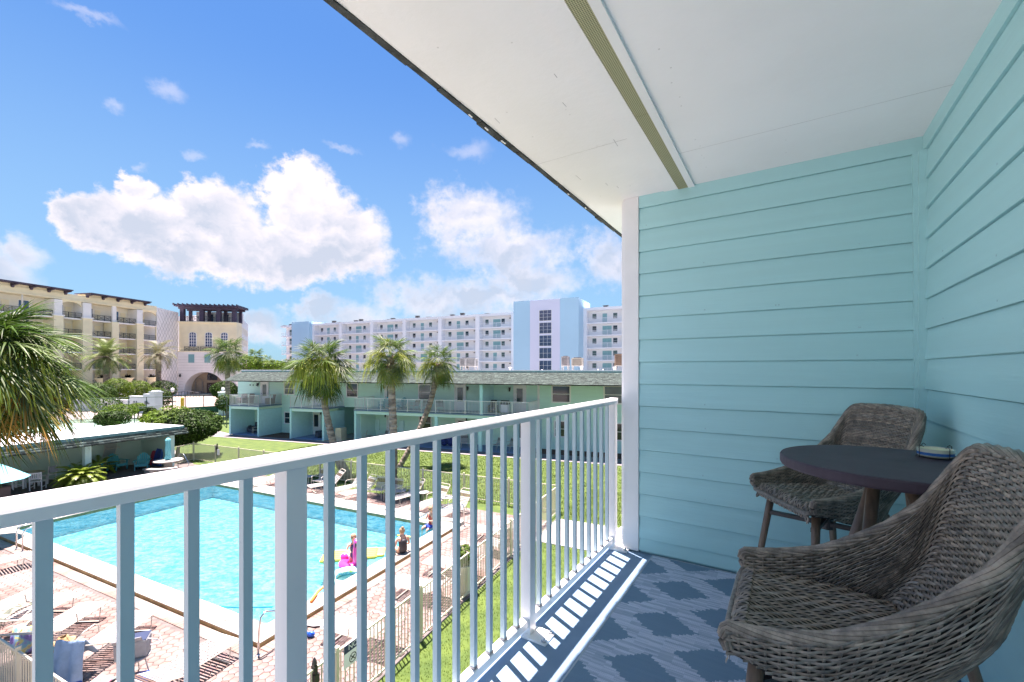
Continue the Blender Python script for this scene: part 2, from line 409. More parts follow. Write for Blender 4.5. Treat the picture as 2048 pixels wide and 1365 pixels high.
# basin, coping, water
M_basin = mat('pool_basin', (.13, .47, .56), .8, .03, .3)
def water_mat():
    m = bpy.data.materials.new('pool_water'); m.use_nodes = True; t = m.node_tree; t.nodes.clear()
    tcn = t.nodes.new('ShaderNodeTexCoord'); v = tcn.outputs['Object']
    d = noise(t, v, 1.6, 3); vv = vmth(t, 'ADD', v, vmth(t, 'MULTIPLY', vmth(t, 'SUBTRACT', d.outputs['Color'], (.5, .5, .5)), (.5, .5, 0)))
    vv = vmth(t, 'MULTIPLY', vv, (1.0, 1.5, 1))
    n1 = noise(t, vv, 4.2, 4, .62, .8); n2 = noise(t, vv, 10, 3, .6, .6)
    vo = t.nodes.new('ShaderNodeTexVoronoi'); vo.feature = 'SMOOTH_F1'; vo.inputs['Scale'].default_value = 3.0; t.links.new(vv, vo.inputs['Vector'])
    n0 = noise(t, vv, 1.1, 2, .5, 1.2); h = mth(t, 'ADD', mth(t, 'ADD', mth(t, 'MULTIPLY', n1.outputs['Fac'], .8), mth(t, 'MULTIPLY', n2.outputs['Fac'], .25)), mth(t, 'MULTIPLY', n0.outputs['Fac'], .30))
    bp = t.nodes.new('ShaderNodeBump'); bp.inputs['Strength'].default_value = .9; bp.inputs['Distance'].default_value = .05
    t.links.new(h, bp.inputs['Height'])
    # noise tints the surface to paint caustic-like light dapples on water and basin
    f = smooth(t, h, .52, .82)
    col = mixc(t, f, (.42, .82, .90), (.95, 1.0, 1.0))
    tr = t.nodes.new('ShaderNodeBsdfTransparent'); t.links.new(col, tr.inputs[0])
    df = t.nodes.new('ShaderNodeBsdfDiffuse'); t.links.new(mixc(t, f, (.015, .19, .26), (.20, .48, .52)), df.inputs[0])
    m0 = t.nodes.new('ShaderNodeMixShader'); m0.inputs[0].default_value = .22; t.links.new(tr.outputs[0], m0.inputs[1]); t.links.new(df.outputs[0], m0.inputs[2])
    gl = t.nodes.new('ShaderNodeBsdfGlossy'); gl.inputs['Roughness'].default_value = .04; t.links.new(bp.outputs[0], gl.inputs['Normal'])
    fr = t.nodes.new('ShaderNodeFresnel'); fr.inputs[0].default_value = 1.33; t.links.new(bp.outputs[0], fr.inputs['Normal'])
    mx = t.nodes.new('ShaderNodeMixShader'); t.links.new(fr.outputs[0], mx.inputs[0]); t.links.new(m0.outputs[0], mx.inputs[1]); t.links.new(gl.outputs[0], mx.inputs[2])
    o = t.nodes.new('ShaderNodeOutputMaterial'); t.links.new(mx.outputs[0], o.inputs[0]); return m
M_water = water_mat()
pool = thing('swimming_pool', 'large rectangular pool with raised cream coping in the brick pool deck', 'swimming pool', POOL.w(-17, 10.4), POOL.rz)
pool['kind'] = 'structure'
off = (-17, 10.4, 0)
I0, I1, J0, J1 = Q0+.55, Q1-.55, P0_+.55, P1_-.55
b = MB(off)
b.box(I0-.3, I1+.3, J0-.3, J1+.3, -.8, -.62)
b.box(I0-.2, I0, J0-.2, J1+.2, -.62, .0); b.box(I1, I1+.2, J0-.2, J1+.2, -.62, .0)
b.box(I0, I1, J0-.2, J0, -.62, .0); b.box(I0, I1, J1, J1+.2, -.62, .0)
b.build('basin', M_basin, pool)
b = MB(off)      # coping: top slab proud of its tan side
for x0, x1, y0, y1 in ((Q0, Q1, P0_, J0), (Q0, Q1, J1, P1_-.02), (Q0, I0, J0, J1), (I1, Q1, J0, J1)):
    b.cur = 1; b.box(x0+.012, x1-.012, y0+.012, y1-.012, .0, .105)
    b.cur = 0
    n = 1 if (x1-x0) < 1 else int((x1-x0)/1.8)
    m_ = 1 if (y1-y0) < 1 else int((y1-y0)/1.8)
    for i in range(n):
        for j in range(m_):
            b.box(x0+(x1-x0)*i/n+.002, x0+(x1-x0)*(i+1)/n-.002, y0+(y1-y0)*j/m_+.002, y0+(y1-y0)*(j+1)/m_-.002, .1055, .13)
b.build('coping', [M_cop, M_copside], pool)
b = MB(off); b.box(Q0, Q1, P1_-.018, P1_+.28, .0, .16); b.build('grey_curb', mat('grey_curb_concrete', (.36, .38, .34), .9, .2, 3, .3, 30), pool)  # raised grey band along the coping's far edge
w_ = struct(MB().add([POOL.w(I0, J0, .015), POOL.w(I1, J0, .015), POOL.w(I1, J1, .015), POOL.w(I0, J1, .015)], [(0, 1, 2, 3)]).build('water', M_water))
# depth markings: flat print on the coping
M_ink = mat('black_print', (.03, .03, .03), .6)
def tomesh(o):
    bpy.context.view_layer.update(); me = bpy.data.meshes.new_from_object(o.evaluated_get(bpy.context.evaluated_depsgraph_get())); me.name = o.name
    n = bpy.data.objects.new(o.name+'_', me); nm = o.name; n.parent = o.parent; n.location = o.location; n.rotation_euler = o.rotation_euler; bpy.data.objects.remove(o); COL.objects.link(n); n.name = nm; return n
def text(s, size, parent, loc, rot, m, name='lettering', ext=0.0008, align='CENTER'):
    c = bpy.data.curves.new(name, 'FONT'); c.body = s; c.size = size; c.extrude = ext; c.align_x = align; c.align_y = 'CENTER'; c.resolution_u = 3
    c.materials.append(m); o = bpy.data.objects.new(name, c); COL.objects.link(o); o.parent = parent; o.location = loc; o.rotation_euler = rot; o = tomesh(o); return o
for (px, py), s in (((308+0, 1141), '4 FT'), ((188, 1141), '4 FT'), ((449, 1247), '5 FT')):
    g = G(px, py, .13); q, p = POOL.inv(g.x, g.y); text(s, .17, pool, (q+17, P0_+.27-10.4, .132), (0, 0, math.pi), M_ink, 'depth_marking')
for px, py in ((637, 1004), (505, 978)):
    g = G(px, py, .16); q, p = POOL.inv(g.x, g.y); text('4 FT', .17, pool, (q+17, J1+.30-10.4, .132), (0, 0, 0), M_ink, 'depth_marking')
# walkways
def sheet(name, pts, z, m, th=0):
    b = MB(); n = len(pts)
    if th: b.prism([(p[0], p[1]) for p in pts], z-th, z)
    else: b.add([(p[0], p[1], z) for p in pts], [tuple(range(n))])
    return struct(b.build(name, m))
sheet('gate_path', [POOL.w(-6.08, 14.5), POOL.w(6, 14.5), POOL.w(6, 17.05), POOL.w(-6.08, 17.05)], .03, M_conc, .03)
gx0 = GRN.px(330, 29.2)
GE0 = GRN.px(458, 30.05)         # left end of the green building
sheet('walkway', [GRN.w(GE0-9, 28.75), GRN.w(22, 28.75), GRN.w(22, 29.75), GRN.w(GE0-9, 29.75)], .02, M_asph, .02)
sheet('kerb_line', [GRN.w(GE0-9, 28.65), GRN.w(22, 28.65), GRN.w(22, 28.745), GRN.w(GE0-9, 28.745)], .035, M_conc, .03)
sheet('lawn', [POOL.w(-6.13, 3.0), POOL.w(7, 3.0), POOL.w(7, 16.72), POOL.w(-6.13, 16.72)], .0, M_lawn)
sheet('lawn', [POOL.w(-31, 16.71), POOL.w(12, 16.71), GRN.w(24, 28.64), GRN.w(GE0-8.8, 28.64)], -.001, M_lawn)
sheet('lawn', [G(372, 846), (*GRN.w(GE0-.3, 30.5)[:2], 0), (*GRN.w(GE0-.3, 41)[:2], 0), G(395, 826)], .018, M_lawn)
# tennis court, drive and beds beyond the shed
sheet('tennis_court', [G(-400, 870), G(448, 838), (*GRN.w(GE0-1.5, 45)[:2], 0), (*G(452, 826)[:2], 0), G(280, 837), G(-400, 848)], .006, M_tennis)
sheet('court_apron', [G(-600, 905), G(300, 868), G(452, 845), G(450, 838.5), G(280, 844), G(-600, 871)], .012, mat('pale_green_court', (.30, .45, .38), .9, .1, .3))
sheet('drive', [G(180, 830), G(310, 826), G(460, 812), G(470, 789), G(330, 789), G(338, 805), G(250, 815), G(180, 823)], .02, M_drive)
sheet('forecourt', [G(-300, 790), G(520, 790), G(560, 775), G(-300, 775)], .012, M_drive)
# grass blades where the lawn is near enough to show them
def blades(name, poly_fn, n, hgt, wid, seed, box):
    r = np.random.RandomState(seed); q = r.uniform(box[0], box[1], n); p = box[2]+(box[3]-box[2])*r.uniform(0, 1, n)**1.4
    x = POOL.x[0]*q+POOL.y[0]*p; y = POOL.x[1]*q+POOL.y[1]*p
    k = poly_fn(q, p, x, y); x, y = x[k], y[k]; n = len(x)
    a = r.uniform(0, 2*np.pi, n); h = hgt*r.uniform(.5, 1.2, n); l = r.uniform(0, .6, n)*h; b_ = r.uniform(0, 2*np.pi, n); sc = wid*(.6+y/22)
    dx, dy = np.cos(a)*sc, np.sin(a)*sc
    V = np.empty((n, 3, 3)); V[:, 0] = np.stack([x-dx, y-dy, 0*x-.003], 1); V[:, 1] = np.stack([x+dx, y+dy, 0*x-.003], 1)
    V[:, 2] = np.stack([x+np.cos(b_)*l, y+np.sin(b_)*l, h], 1)
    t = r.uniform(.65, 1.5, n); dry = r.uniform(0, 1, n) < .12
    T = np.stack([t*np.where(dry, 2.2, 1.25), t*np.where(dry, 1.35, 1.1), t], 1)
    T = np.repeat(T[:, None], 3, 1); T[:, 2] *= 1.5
    stuff(npmesh(name, V.reshape(-1, 3), np.arange(3*n).reshape(-1, 3), M_blade, tint=T.reshape(-1, 3)))
    o = bpy.data.objects[name] if name in bpy.data.objects else None
    return o
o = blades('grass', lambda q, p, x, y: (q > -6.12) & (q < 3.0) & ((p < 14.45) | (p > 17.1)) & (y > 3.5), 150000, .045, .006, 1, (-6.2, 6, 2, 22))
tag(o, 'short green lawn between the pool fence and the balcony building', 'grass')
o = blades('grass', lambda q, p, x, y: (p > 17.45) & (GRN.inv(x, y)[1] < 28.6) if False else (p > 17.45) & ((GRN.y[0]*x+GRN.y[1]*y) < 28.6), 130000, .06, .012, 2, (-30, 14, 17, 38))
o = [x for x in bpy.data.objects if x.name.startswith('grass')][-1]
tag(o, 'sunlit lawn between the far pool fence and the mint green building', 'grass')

# ================================================================== BALCONY (local x = b, y = a)
B0, B1 = -1.10, .61; AW = 3.04; AN = -1.6
ZC = EYE+1.20
def BB(*a): return MB().box(*a)
def bobj(b, name, m, parent=None, **k):
    o = b.build(name, m, parent, **k)
    if parent is None: o.rotation_euler = (0, 0, BAL.rz)
    return o
fl = struct(bobj(BB(B0-.02, B1, AN, 3.75, DECK-.22, DECK), 'balcony_floor', M_deckp))
b = MB(); b.box(B0-.035, B0-.0201, AN, 3.75, DECK-.24, DECK-.004); struct(bobj(b, 'floor_edge', M_white))
# ceiling with vent strip and its trims
ceil = struct(bobj(BB(-1.24, B1+.2, AN, 4.6, ZC, ZC+.10), 'ceiling', M_ceil))
b = MB(); b.box(-.70, -.61, AN, AW+.01, ZC-.006, ZC-.0005); b.build('trim_strip', M_ceil, ceil)
b = MB(); b.box(-.544, -.507, AN, AW+.01, ZC-.013, ZC-.0005); b.build('trim_strip', M_white, ceil)
M_mesh = bpy.data.materials.new('olive_vent_mesh'); M_mesh.use_nodes = True
t = M_mesh.node_tree; bs = t.nodes['Principled BSDF']; tcn = t.nodes.new('ShaderNodeTexCoord')
sp = t.nodes.new('ShaderNodeSeparateXYZ'); t.links.new(tcn.outputs['Object'], sp.inputs[0])
gx = mth(t, 'ABSOLUTE', mth(t, 'SINE', mth(t, 'MULTIPLY', sp.outputs[0], math.pi/.0075)))
gy = mth(t, 'ABSOLUTE', mth(t, 'SINE', mth(t, 'MULTIPLY', sp.outputs[1], math.pi/.0075)))
g_ = smooth(t, mth(t, 'MULTIPLY', gx, gy), .30, .62)
t.links.new(mixc(t, g_, (.50, .49, .30), (.15, .16, .08)), bs.inputs['Base Color']); bs.inputs['Roughness'].default_value = .7
bp = t.nodes.new('ShaderNodeBump'); bp.invert = True; bp.inputs['Distance'].default_value = .002; t.links.new(g_, bp.inputs['Height']); t.links.new(bp.outputs[0], bs.inputs['Normal'])
ys = [AN, -.9, .12, 1.11, 2.05, AW+.01]
for y0, y1 in zip(ys, ys[1:]):
    b = MB(); b.box(-.607, -.547, y0+.0015, y1-.0015, ZC-.009, ZC-.0008); b.build('vent_mesh', M_mesh, ceil)
for y0 in (-.2, 2.23):
    b = MB(); b.box(-1.238, -.702, y0, y0+.0025, ZC-.0009, ZC-.0003); b.box(-.505, B1, y0+.31, y0+.3125, ZC-.0009, ZC-.0003); b.build('panel_seam', mat('seam_caulk', (.62, .61, .60), .9), ceil)  # thin grey caulk strips along the panel seams
e = random.Random(4); b = MB()
for k in range(46): x, y = e.choice((-1.1, -.86, -.40, 0.0, .42))+e.uniform(-.01, .01), e.uniform(.2, 3.0); b.lathe([(0, -.0006), (.0035, -.0005), (.0042, 0)], 6, (x, y, ZC-.0004))
stuff(b.build('nail_heads', mat('filled_nail', (.70, .69, .68), .8), ceil))
b = MB()
for k in range(7): x, y = e.uniform(-1.2, -.75), e.uniform(1.0, 2.9); b.cbox((x, y, ZC-.0007), (.002, e.uniform(.02, .09), .0006), rz=e.uniform(-.1, .1))
b.build('scratches', mat('grey_scuff', (.45, .45, .46), .9), ceil)
# drip edge and roof over the ceiling: one balcony roof
M_drip = mat('weathered_black_shingle', (.045, .05, .05), .85, .5, 12, .8, 40)
rf = thing('balcony_roof', 'overhanging roof edge of dark weathered shingles above the balcony', 'roof', BAL.w(-1.2, 1, ZC), BAL.rz); struct(rf)
b = MB((-1.2, 1, ZC)); b.box(-1.262, B1+.2, AN, 4.7, ZC+.115, ZC+.19); b.build('roof_board', M_drip, rf)
e = random.Random(5); y = AN
while y < 4.7:        # ragged lower course of shingles hanging past the ceiling edge
    l = e.uniform(.14, .30); b = MB((-1.2, 1, ZC)); o_ = e.uniform(-.006, .006)
    b.box(-1.272+o_, -1.2405, y+.002, y+l, ZC-.004+e.uniform(-.006, .004), ZC+.114)
    b.build('shingle', M_drip, rf); y += l
e = random.Random(11); b = MB((-1.2, 1, ZC))
for k in range(5):
    y = [1.62, 1.9, 1.75, 2.7, 3.0, 3.35, 3.5, 2.2, 1.0][k]; b.cbox((-1.2545, y, ZC-.0115), (.008, e.uniform(.015, .04), .003), rz=e.uniform(-.4, .4))
b.build('paint_flake', M_white, rf)
# walls of lap siding: every board a plank
def siding(F, name, label_side, x0, x1, y, z0, z1, first, h, m, axis='x', inward=-1, parent=None, pname='plank'):
    zs = [z0]; z = first
    while z > z0+.02: z -= h
    z += h
    while z < z1-.02: zs.append(z); z += h
    zs.append(z1); n = 0
    for a, c in zip(zs, zs[1:]):
        b = MB(); t0, t1 = .017, .006
        prof = [(0, a+.0045), (-t0, a+.0032), (-t0-.0005, a+.0055), (-t1, c-.0012), (0, c-.0005)]
        if axis == 'x': b.prismx([(y+d, z) for d, z in prof], x0, x1)
        else: b.prismy([(y+d, z) for d, z in prof], x0, x1)
        b.build(pname, m, parent); n += 1
    return n
back = struct(bobj(BB(-.865, B1+.2, AW+.0005, AW+.16, DECK-.2, ZC), 'wall', M_teal))
siding(BAL, '', '', -.868, B1-.035, AW, DECK+.012, ZC-.085, EYE+.049, .1524, M_teal, 'x', parent=back)
b = MB(); b.box(-.868, B1-.0, AW-.018, AW-.0005, ZC-.082, ZC); b.build('frieze_board', M_teal, back)
right = struct(bobj(BB(B1+.0005, B1+.2, AN, AW, DECK-.2, ZC), 'wall', M_tealb))
siding(BAL, '', '', AN, AW-.035, B1, DECK+.012, ZC-.085, EYE+.049, .1524, M_tealb, 'y', parent=right)
b = MB(); b.box(B1-.018, B1-.0005, AN, AW-.0, ZC-.082, ZC); b.build('frieze_board', M_tealb, right)
b = MB(); b.prismy([(B1-.044, DECK), (B1-.0, DECK), (B1-.0, ZC-.083), (B1-.060, ZC-.083)], AW-.03, AW-.0)
b.prismx([(AW-.044, DECK), (AW-.0305, DECK), (AW-.0305, ZC-.083), (AW-.056, ZC-.083)], B1-.040, B1-.001)
o = b.build('corner_trim', M_teal, back)
# white corner board at the wall's end
e = random.Random(6); b = MB(); c = MB()
for k in range(34):
    row = e.randrange(0, 15); z = EYE+.049-.1524*6+row*.1524+.028
    if e.random() < .5: x = e.choice((-.82, -.45, -.05, .33))+e.uniform(-.01, .01); b.tube([(x, AW-.0165, z), (x, AW-.0132, z)], .0042, 7)
    else: y = e.choice((.9, 1.5, 2.1, 2.7))+e.uniform(-.01, .01); b.tube([(B1-.0165, y, z), (B1-.0132, y, z)], .0042, 7)
stuff(b.build('nail_heads', mat('painted_nail', (.34, .57, .60), .5), back))
for row in (12,):
    z = EYE+.049-.1524*6+row*.1524; y = -.6; c.box(B1-.0165, B1-.0045, y, y+.003, z+.004, z+.150)
c.build('butt_joint', mat('joint_caulk', (.22, .40, .42), .8), right)
cb = thing('corner_post', 'tall white corner board closing the end of the teal wall', 'corner board', BAL.w(-.93, AW, DECK), BAL.rz); struct(cb)
b = MB((-.93, AW, DECK)); b.box(-.978, -.870, AW-.022, AW+.18, DECK+.006, ZC); b.build('board', M_white, cb, bevel=.003)
b = MB((-.93, AW, DECK)); b.box(-.9955, -.979, AW-.002, AW+.185, DECK+.006, ZC-.01); b.build('side_board', M_white, cb, bevel=.002)
# outer body of our own building, seen only from elsewhere
body = struct(bobj(BB(B1+.21, B1+6, AN, 9, 0, ZC+.1), 'building_body', M_teal))
b = MB(); b.box(B1-.4, B1+.2, AN, 9, 0, DECK-.25); b.build('lower_wall', M_white, body)

# ------------------------------------------------------------------ railing of the balcony
RB = -1.055
rail = thing('balcony_railing', 'white metal balcony railing with flat cap rail and square balusters in front of the pool', 'railing', BAL.w(RB, 1.8, DECK), BAL.rz)
ro = (RB, 1.8, DECK); RT = DECK+1.058
b = MB(ro)
prof = [(-.034, -.034), (.034, -.034), (.034, -.012), (.031, -.003), (.020, .004), (0, .007), (-.020, .004), (-.031, -.003), (-.034, -.012)]
b.prismy([(RB+x, RT+z) for x, z in prof], AN, 3.035)
b.cbox((RB, 3.038, RT-.015), (.066, .006, .042)); b.build('top_rail', M_alu, rail, smooth_=False, bevel=.0025)
b = MB(ro); b.box(RB-.0195, RB+.0195, AN, 3.07, DECK+.045, DECK+.082); b.build('bottom_rail', M_alu, rail, bevel=.002)
posts = [3.01, 1.815, .628, -.56]
bal = MB(); bal.box(-.0105, .0105, -.0105, .0105, 0, RT-.034-DECK-.082); balm = bal.mesh('baluster', M_balu)
foot = MB(); foot.box(-.0125, .0125, -.0125, .0125, 0, .008); footm = foot.mesh('baluster_foot', mat('grey_gasket', (.28, .28, .29), .5))
pm = MB(); pm.box(-.0265, .0265, -.0265, .0265, 0, RT-.034-DECK); pmm = pm.mesh('post', M_alu)
pl = MB(); pl.cbox((.055, 0, .005), (.13, .105, .010)); plm = pl.mesh('base_plate', M_alu)
bo = MB(); bo.lathe([(0, 0), (.014, 0), (.014, .003), (.008, .003), (.008, .010), (.005, .016), (0, .017)], 8); bom = bo.mesh('bolt', M_chrome)
cuff = MB(); cuff.box(-.0325, .0325, -.0325, .0325, 0, .006); cuffm = cuff.mesh('weld_collar', M_alu)
for a in posts:
    p = inst('post', pmm, rail, (0, a-1.8, .0))
    pp = inst('base_plate', plm, rail, (0, a-1.8, .0005))
    for dx, dy in ((.105, .035), (.105, -.035)): inst('bolt', bom, pp, (dx, dy, .0105))
for a0, a1 in zip(posts[1:], posts):
    for i in range(10):
        a = a0+(a1-a0)*(i+1)/11
        bb = inst('baluster', balm, rail, (0, a-1.8, .082)); inst('baluster_foot', footm, bb, (0, 0, .0005))
for i in range(8):
    a = -.56-(i+1)*.108
    inst('baluster', balm, rail, (0, a-1.8, .082))
# neighbour's rail end beyond the wall
nr = thing('neighbour_railing', 'white rail post of the next balcony just past the white corner board', 'railing', BAL.w(-1.02, 3.28, DECK), BAL.rz)
b = MB((-1.02, 3.28, DECK)); b.box(-1.062, -1.012, 3.24, 3.30, DECK, DECK+1.07); b.build('post', M_alu, nr)
b = MB((-1.02, 3.28, DECK)); b.box(-1.065, -.99, 3.10, 3.75, DECK-.0, DECK+.012); b.build('base_plate', M_alu, nr)
for y in (3.17, 3.36): 
    q = inst('bolt', bom, nr, (-.025, y-3.28, .0125))

# rug
def rug_mat():
    m = bpy.data.materials.new('ikat_rug'); m.use_nodes = True; t = m.node_tree; bs = t.nodes['Principled BSDF']
    tcn = t.nodes.new('ShaderNodeTexCoord'); sp = t.nodes.new('ShaderNodeSeparateXYZ'); t.links.new(tcn.outputs['Object'], sp.inputs[0])
    x, y = sp.outputs[0], sp.outputs[1]
    yq = mth(t, 'SNAP', y, .0115)
    cx = t.nodes.new('ShaderNodeCombineXYZ'); t.links.new(yq, cx.inputs[0]); nj = noise(t, cx.outputs[0], 43, 2)
    xj = mth(t, 'ADD', x, mth(t, 'MULTIPLY', mth(t, 'SUBTRACT', nj.outputs['Fac'], .5), .13))
    def dia(ox, oy):
        a = mth(t, 'ABSOLUTE', mth(t, 'SUBTRACT', mth(t, 'FRACT', mth(t, 'ADD', mth(t, 'DIVIDE', xj, .50), ox)), .5))
        b_ = mth(t, 'ABSOLUTE', mth(t, 'SUBTRACT', mth(t, 'FRACT', mth(t, 'ADD', mth(t, 'DIVIDE', yq, .39), oy)), .5))
        return mth(t, 'ADD', mth(t, 'MULTIPLY', a, 1.0), mth(t, 'MULTIPLY', b_, 1.0))
    # centres at x=-.52+.25k, y=2.607+.195k
    d1 = dia(.5-(-.52)/.50 % 1, .5-(2.607/.39) % 1); d2 = dia(1.0-(-.52)/.50 % 1, 1.0-(2.607/.39) % 1)
    d = mth(t, 'MINIMUM', d1, d2)       # 0 centre .. .5 edge
    band = mth(t, 'GREATER_THAN', d, .315)
    # weave texture: thin courses across, dots in the light yarn
    cour = mth(t, 'ABSOLUTE', mth(t, 'SINE', mth(t, 'MULTIPLY', y, math.pi/.0058)))
    dots = mth(t, 'ABSOLUTE', mth(t, 'SINE', mth(t, 'MULTIPLY', x, math.pi/.0075)))
    wv = mth(t, 'MULTIPLY', smooth(t, cour, .1, .7), smooth(t, dots, .0, .5, .55, 1))
    nz = noise(t, tcn.outputs['Object'], 60, 3); streak = noise(t, vmth(t, 'MULTIPLY', tcn.outputs['Object'], (3, 90, 1)), 1, 3)
    base_ = mixc(t, streak.outputs['Fac'], (.19, .30, .40), (.26, .375, .48))
    lightc = mixc(t, wv, (.20, .28, .42), (.74, .77, .86))
    mid = mixc(t, smooth(t, noise(t, vmth(t, 'MULTIPLY', tcn.outputs['Object'], (6, 87, 1)), 1, 1).outputs['Fac'], .42, .55), lightc, (.70, .73, .82))
    dark = mixc(t, mth(t, 'MULTIPLY', mth(t, 'SUBTRACT', 1.0, cour), .5), base_, (.085, .16, .24))
    cy = t.nodes.new('ShaderNodeCombineXYZ'); t.links.new(mth(t, 'SNAP', y, .0058), cy.inputs[0]); t.links.new(mth(t, 'SNAP', x, .06), cy.inputs[1]); rw = noise(t, vmth(t, 'MULTIPLY', cy.outputs[0], (61, 5, 1)), 1.0, 1)
    strp = smooth(t, rw.outputs['Fac'], .40, .56)
    t.links.new(mixc(t, band, dark, mixc(t, strp, mixc(t, .45, dark, mid), mixc(t, .5, mid, lightc))), bs.inputs['Base Color']); bs.inputs['Roughness'].default_value = .95
    bs.inputs['Specular IOR Level'].default_value = .15
    bp = t.nodes.new('ShaderNodeBump'); bp.inputs['Strength'].default_value = .8; bp.inputs['Distance'].default_value = .002
    t.links.new(wv, bp.inputs['Height']); t.links.new(bp.outputs[0], bs.inputs['Normal']); return m
rug = MB().box(-.765, .57, -1.5, 3.0, DECK+.0005, DECK+.008).build('rug', rug_mat()); rug.rotation_euler = (0, 0, BAL.rz)
tag(rug, 'flat blue outdoor rug with pale jagged diamond bands on the balcony floor', 'rug')
rb = MB(); 
for x0, x1, y0, y1 in ((-.772, -.7652, -1.5, 3.006), (-.765, .57, 3.0002, 3.006)): rb.box(x0, x1, y0, y1, DECK+.0005, DECK+.0095)
rb.build('binding', mat('pale_rug_binding', (.42, .48, .52), .9), rug)
# ================================================================== shared building pieces
_pm = {}
def boxmesh(key, name, dims, m, centre=True):
    if key in _pm: return _pm[key]
    w, d, h = dims; _pm[key] = MB().box(-w/2, w/2, -d/2, d/2, 0, h).mesh(name, m); return _pm[key]
def window(par, x, y, z, w, h, fm, gm, name='window', fw=.09, cols=1, rows=2, depth=.05, sub=True, rz=0, arch=0):
    key = ('win', round(w, 2), round(h, 2), fm.name, gm.name, fw, cols, rows, arch)
    if key not in _pm:
        b = MB(); b.box(-w/2, -w/2+fw, -depth, .0, 0, h); b.box(w/2-fw, w/2, -depth, 0, 0, h)
        b.box(-w/2+fw, w/2-fw, -depth, 0, 0, fw); b.box(-w/2+fw, w/2-fw, -depth, 0, h-fw, h)
        mw = fw*.38
        for i in range(1, rows): zz = fw+(h-2*fw)*i/rows; b.box(-w/2+fw, w/2-fw, -depth*.8, 0, zz-mw/2, zz+mw/2)
        for i in range(1, cols): xx = -w/2+fw+(w-2*fw)*i/cols; b.box(xx-mw/2, xx+mw/2, -depth*.78, 0, fw, h-fw)
        g = MB(); g.box(-w/2+fw-.005, w/2-fw+.005, -depth*.35, -.001, fw-.005, h-fw+.005)
        _pm[key] = (b.mesh(name, fm), g.mesh('pane', gm))
    a, g = _pm[key]
    o = inst(name, a, par, (x, y, z), (0, 0, rz))
    if sub: inst('pane', g, o)
    return o
def door(par, x, y, z, w, h, fm, gm, glass=True, leaf=None):
    key = ('door', w, h, fm.name, gm.name, glass)
    if key not in _pm:
        b = MB(); b.box(-w/2-.10, -w/2, -.06, 0, 0, h+.1); b.box(w/2, w/2+.10, -.06, 0, 0, h+.1); b.box(-w/2, w/2, -.06, 0, h, h+.1)
        b.box(-w/2+.004, w/2-.004, -.035, 0, .01, h-.004)
        g = MB(); g.box(-w/2+.18, w/2-.18, -.05, -.036, .75, h-.17)
        f = MB()
        for x0, x1, z0, z1 in ((-w/2+.14, -w/2+.18, .71, h-.13), (w/2-.18, w/2-.14, .71, h-.13), (-w/2+.18, w/2-.18, .71, .75), (-w/2+.18, w/2-.18, h-.17, h-.13)): f.box(x0, x1, -.058, -.0355, z0, z1)
        k = MB(); k.sphere((-w/2+.07, -.07, 1.0), .03, 6, 4); k.tube([(-w/2+.07, -.034, 1.0), (-w/2+.07, -.07, 1.0)], .012, 5)
        _pm[key] = (b.mesh('door', fm), g.mesh('pane', gm), f.mesh('glazing_frame', fm), k.mesh('handle', M_black))
    a, g, f, k = _pm[key]
    o = inst('door', a, par, (x, y, z))
    if glass: inst('pane', g, o); inst('glazing_frame', f, o)
    inst('handle', k, o); return o
def railing_run(par, pts, z, h, m, sp=.11, post=1.35, br=.010, pr_=.022, name='railing', cross=False):
    """straight runs between pts (local xy); posts, rails and balusters of one railing"""
    b = MB(); c = MB()
    for (x0, y0), (x1, y1) in zip(pts, pts[1:]):
        L = math.hypot(x1-x0, y1-y0); rz = math.atan2(y1-y0, x1-x0); mx, my = (x0+x1)/2, (y0+y1)/2
        b.cbox((mx, my, z+h), (L+.05, .055, .04), rz); b.cbox((mx, my, z+.09), (L-.02, .035, .03), rz)
        n = max(1, round(L/post))
        for i in range(n+1): b.cbox((x0+(x1-x0)*i/n, y0+(y1-y0)*i/n, z+h/2-.012), (pr_*2, pr_*2, h-.02), rz)
        k = max(1, round(L/sp))
        for i in range(1, k):
            c.cbox((x0+(x1-x0)*i/k, y0+(y1-y0)*i/k, z+.105+(h-.13)/2), (br*2, br*2, h-.13), rz)
    o = b.build(name, m, par); k = c.build('balusters', m, o); k['kind'] = 'stuff'; return o
def sconce(par, x, y, z):
    if 'sc' not in _pm:
        b = MB(); b.box(-.05, .05, -.03, 0, 0, .16); b.box(-.07, .07, -.16, -.03, .14, .20); b.lathe([(.05, -.12), (.07, .13), (0, .14)], 8, (0, -.10, 0)); _pm['sc'] = b.mesh('wall_lamp', M_black)
        g = MB(); g.lathe([(0, -.13), (.045, -.12), (.055, .0), (0, .0)], 8, (0, -.10, 0)); _pm['scg'] = g.mesh('lamp_glass', M_white)
    o = inst('wall_lamp', _pm['sc'], par, (x, y, z)); inst('lamp_glass', _pm['scg'], o, (0, 0, 0)); return o
M_siding = mat('mint_lap_siding', (.58, .85, .76), .7, .03, .5, .12, 8, stretch=(1, 8, 8))
M_sidin2 = mat('aqua_lap_siding', (.50, .80, .82), .7, .03, .5, .12, 8, stretch=(1, 8, 8))
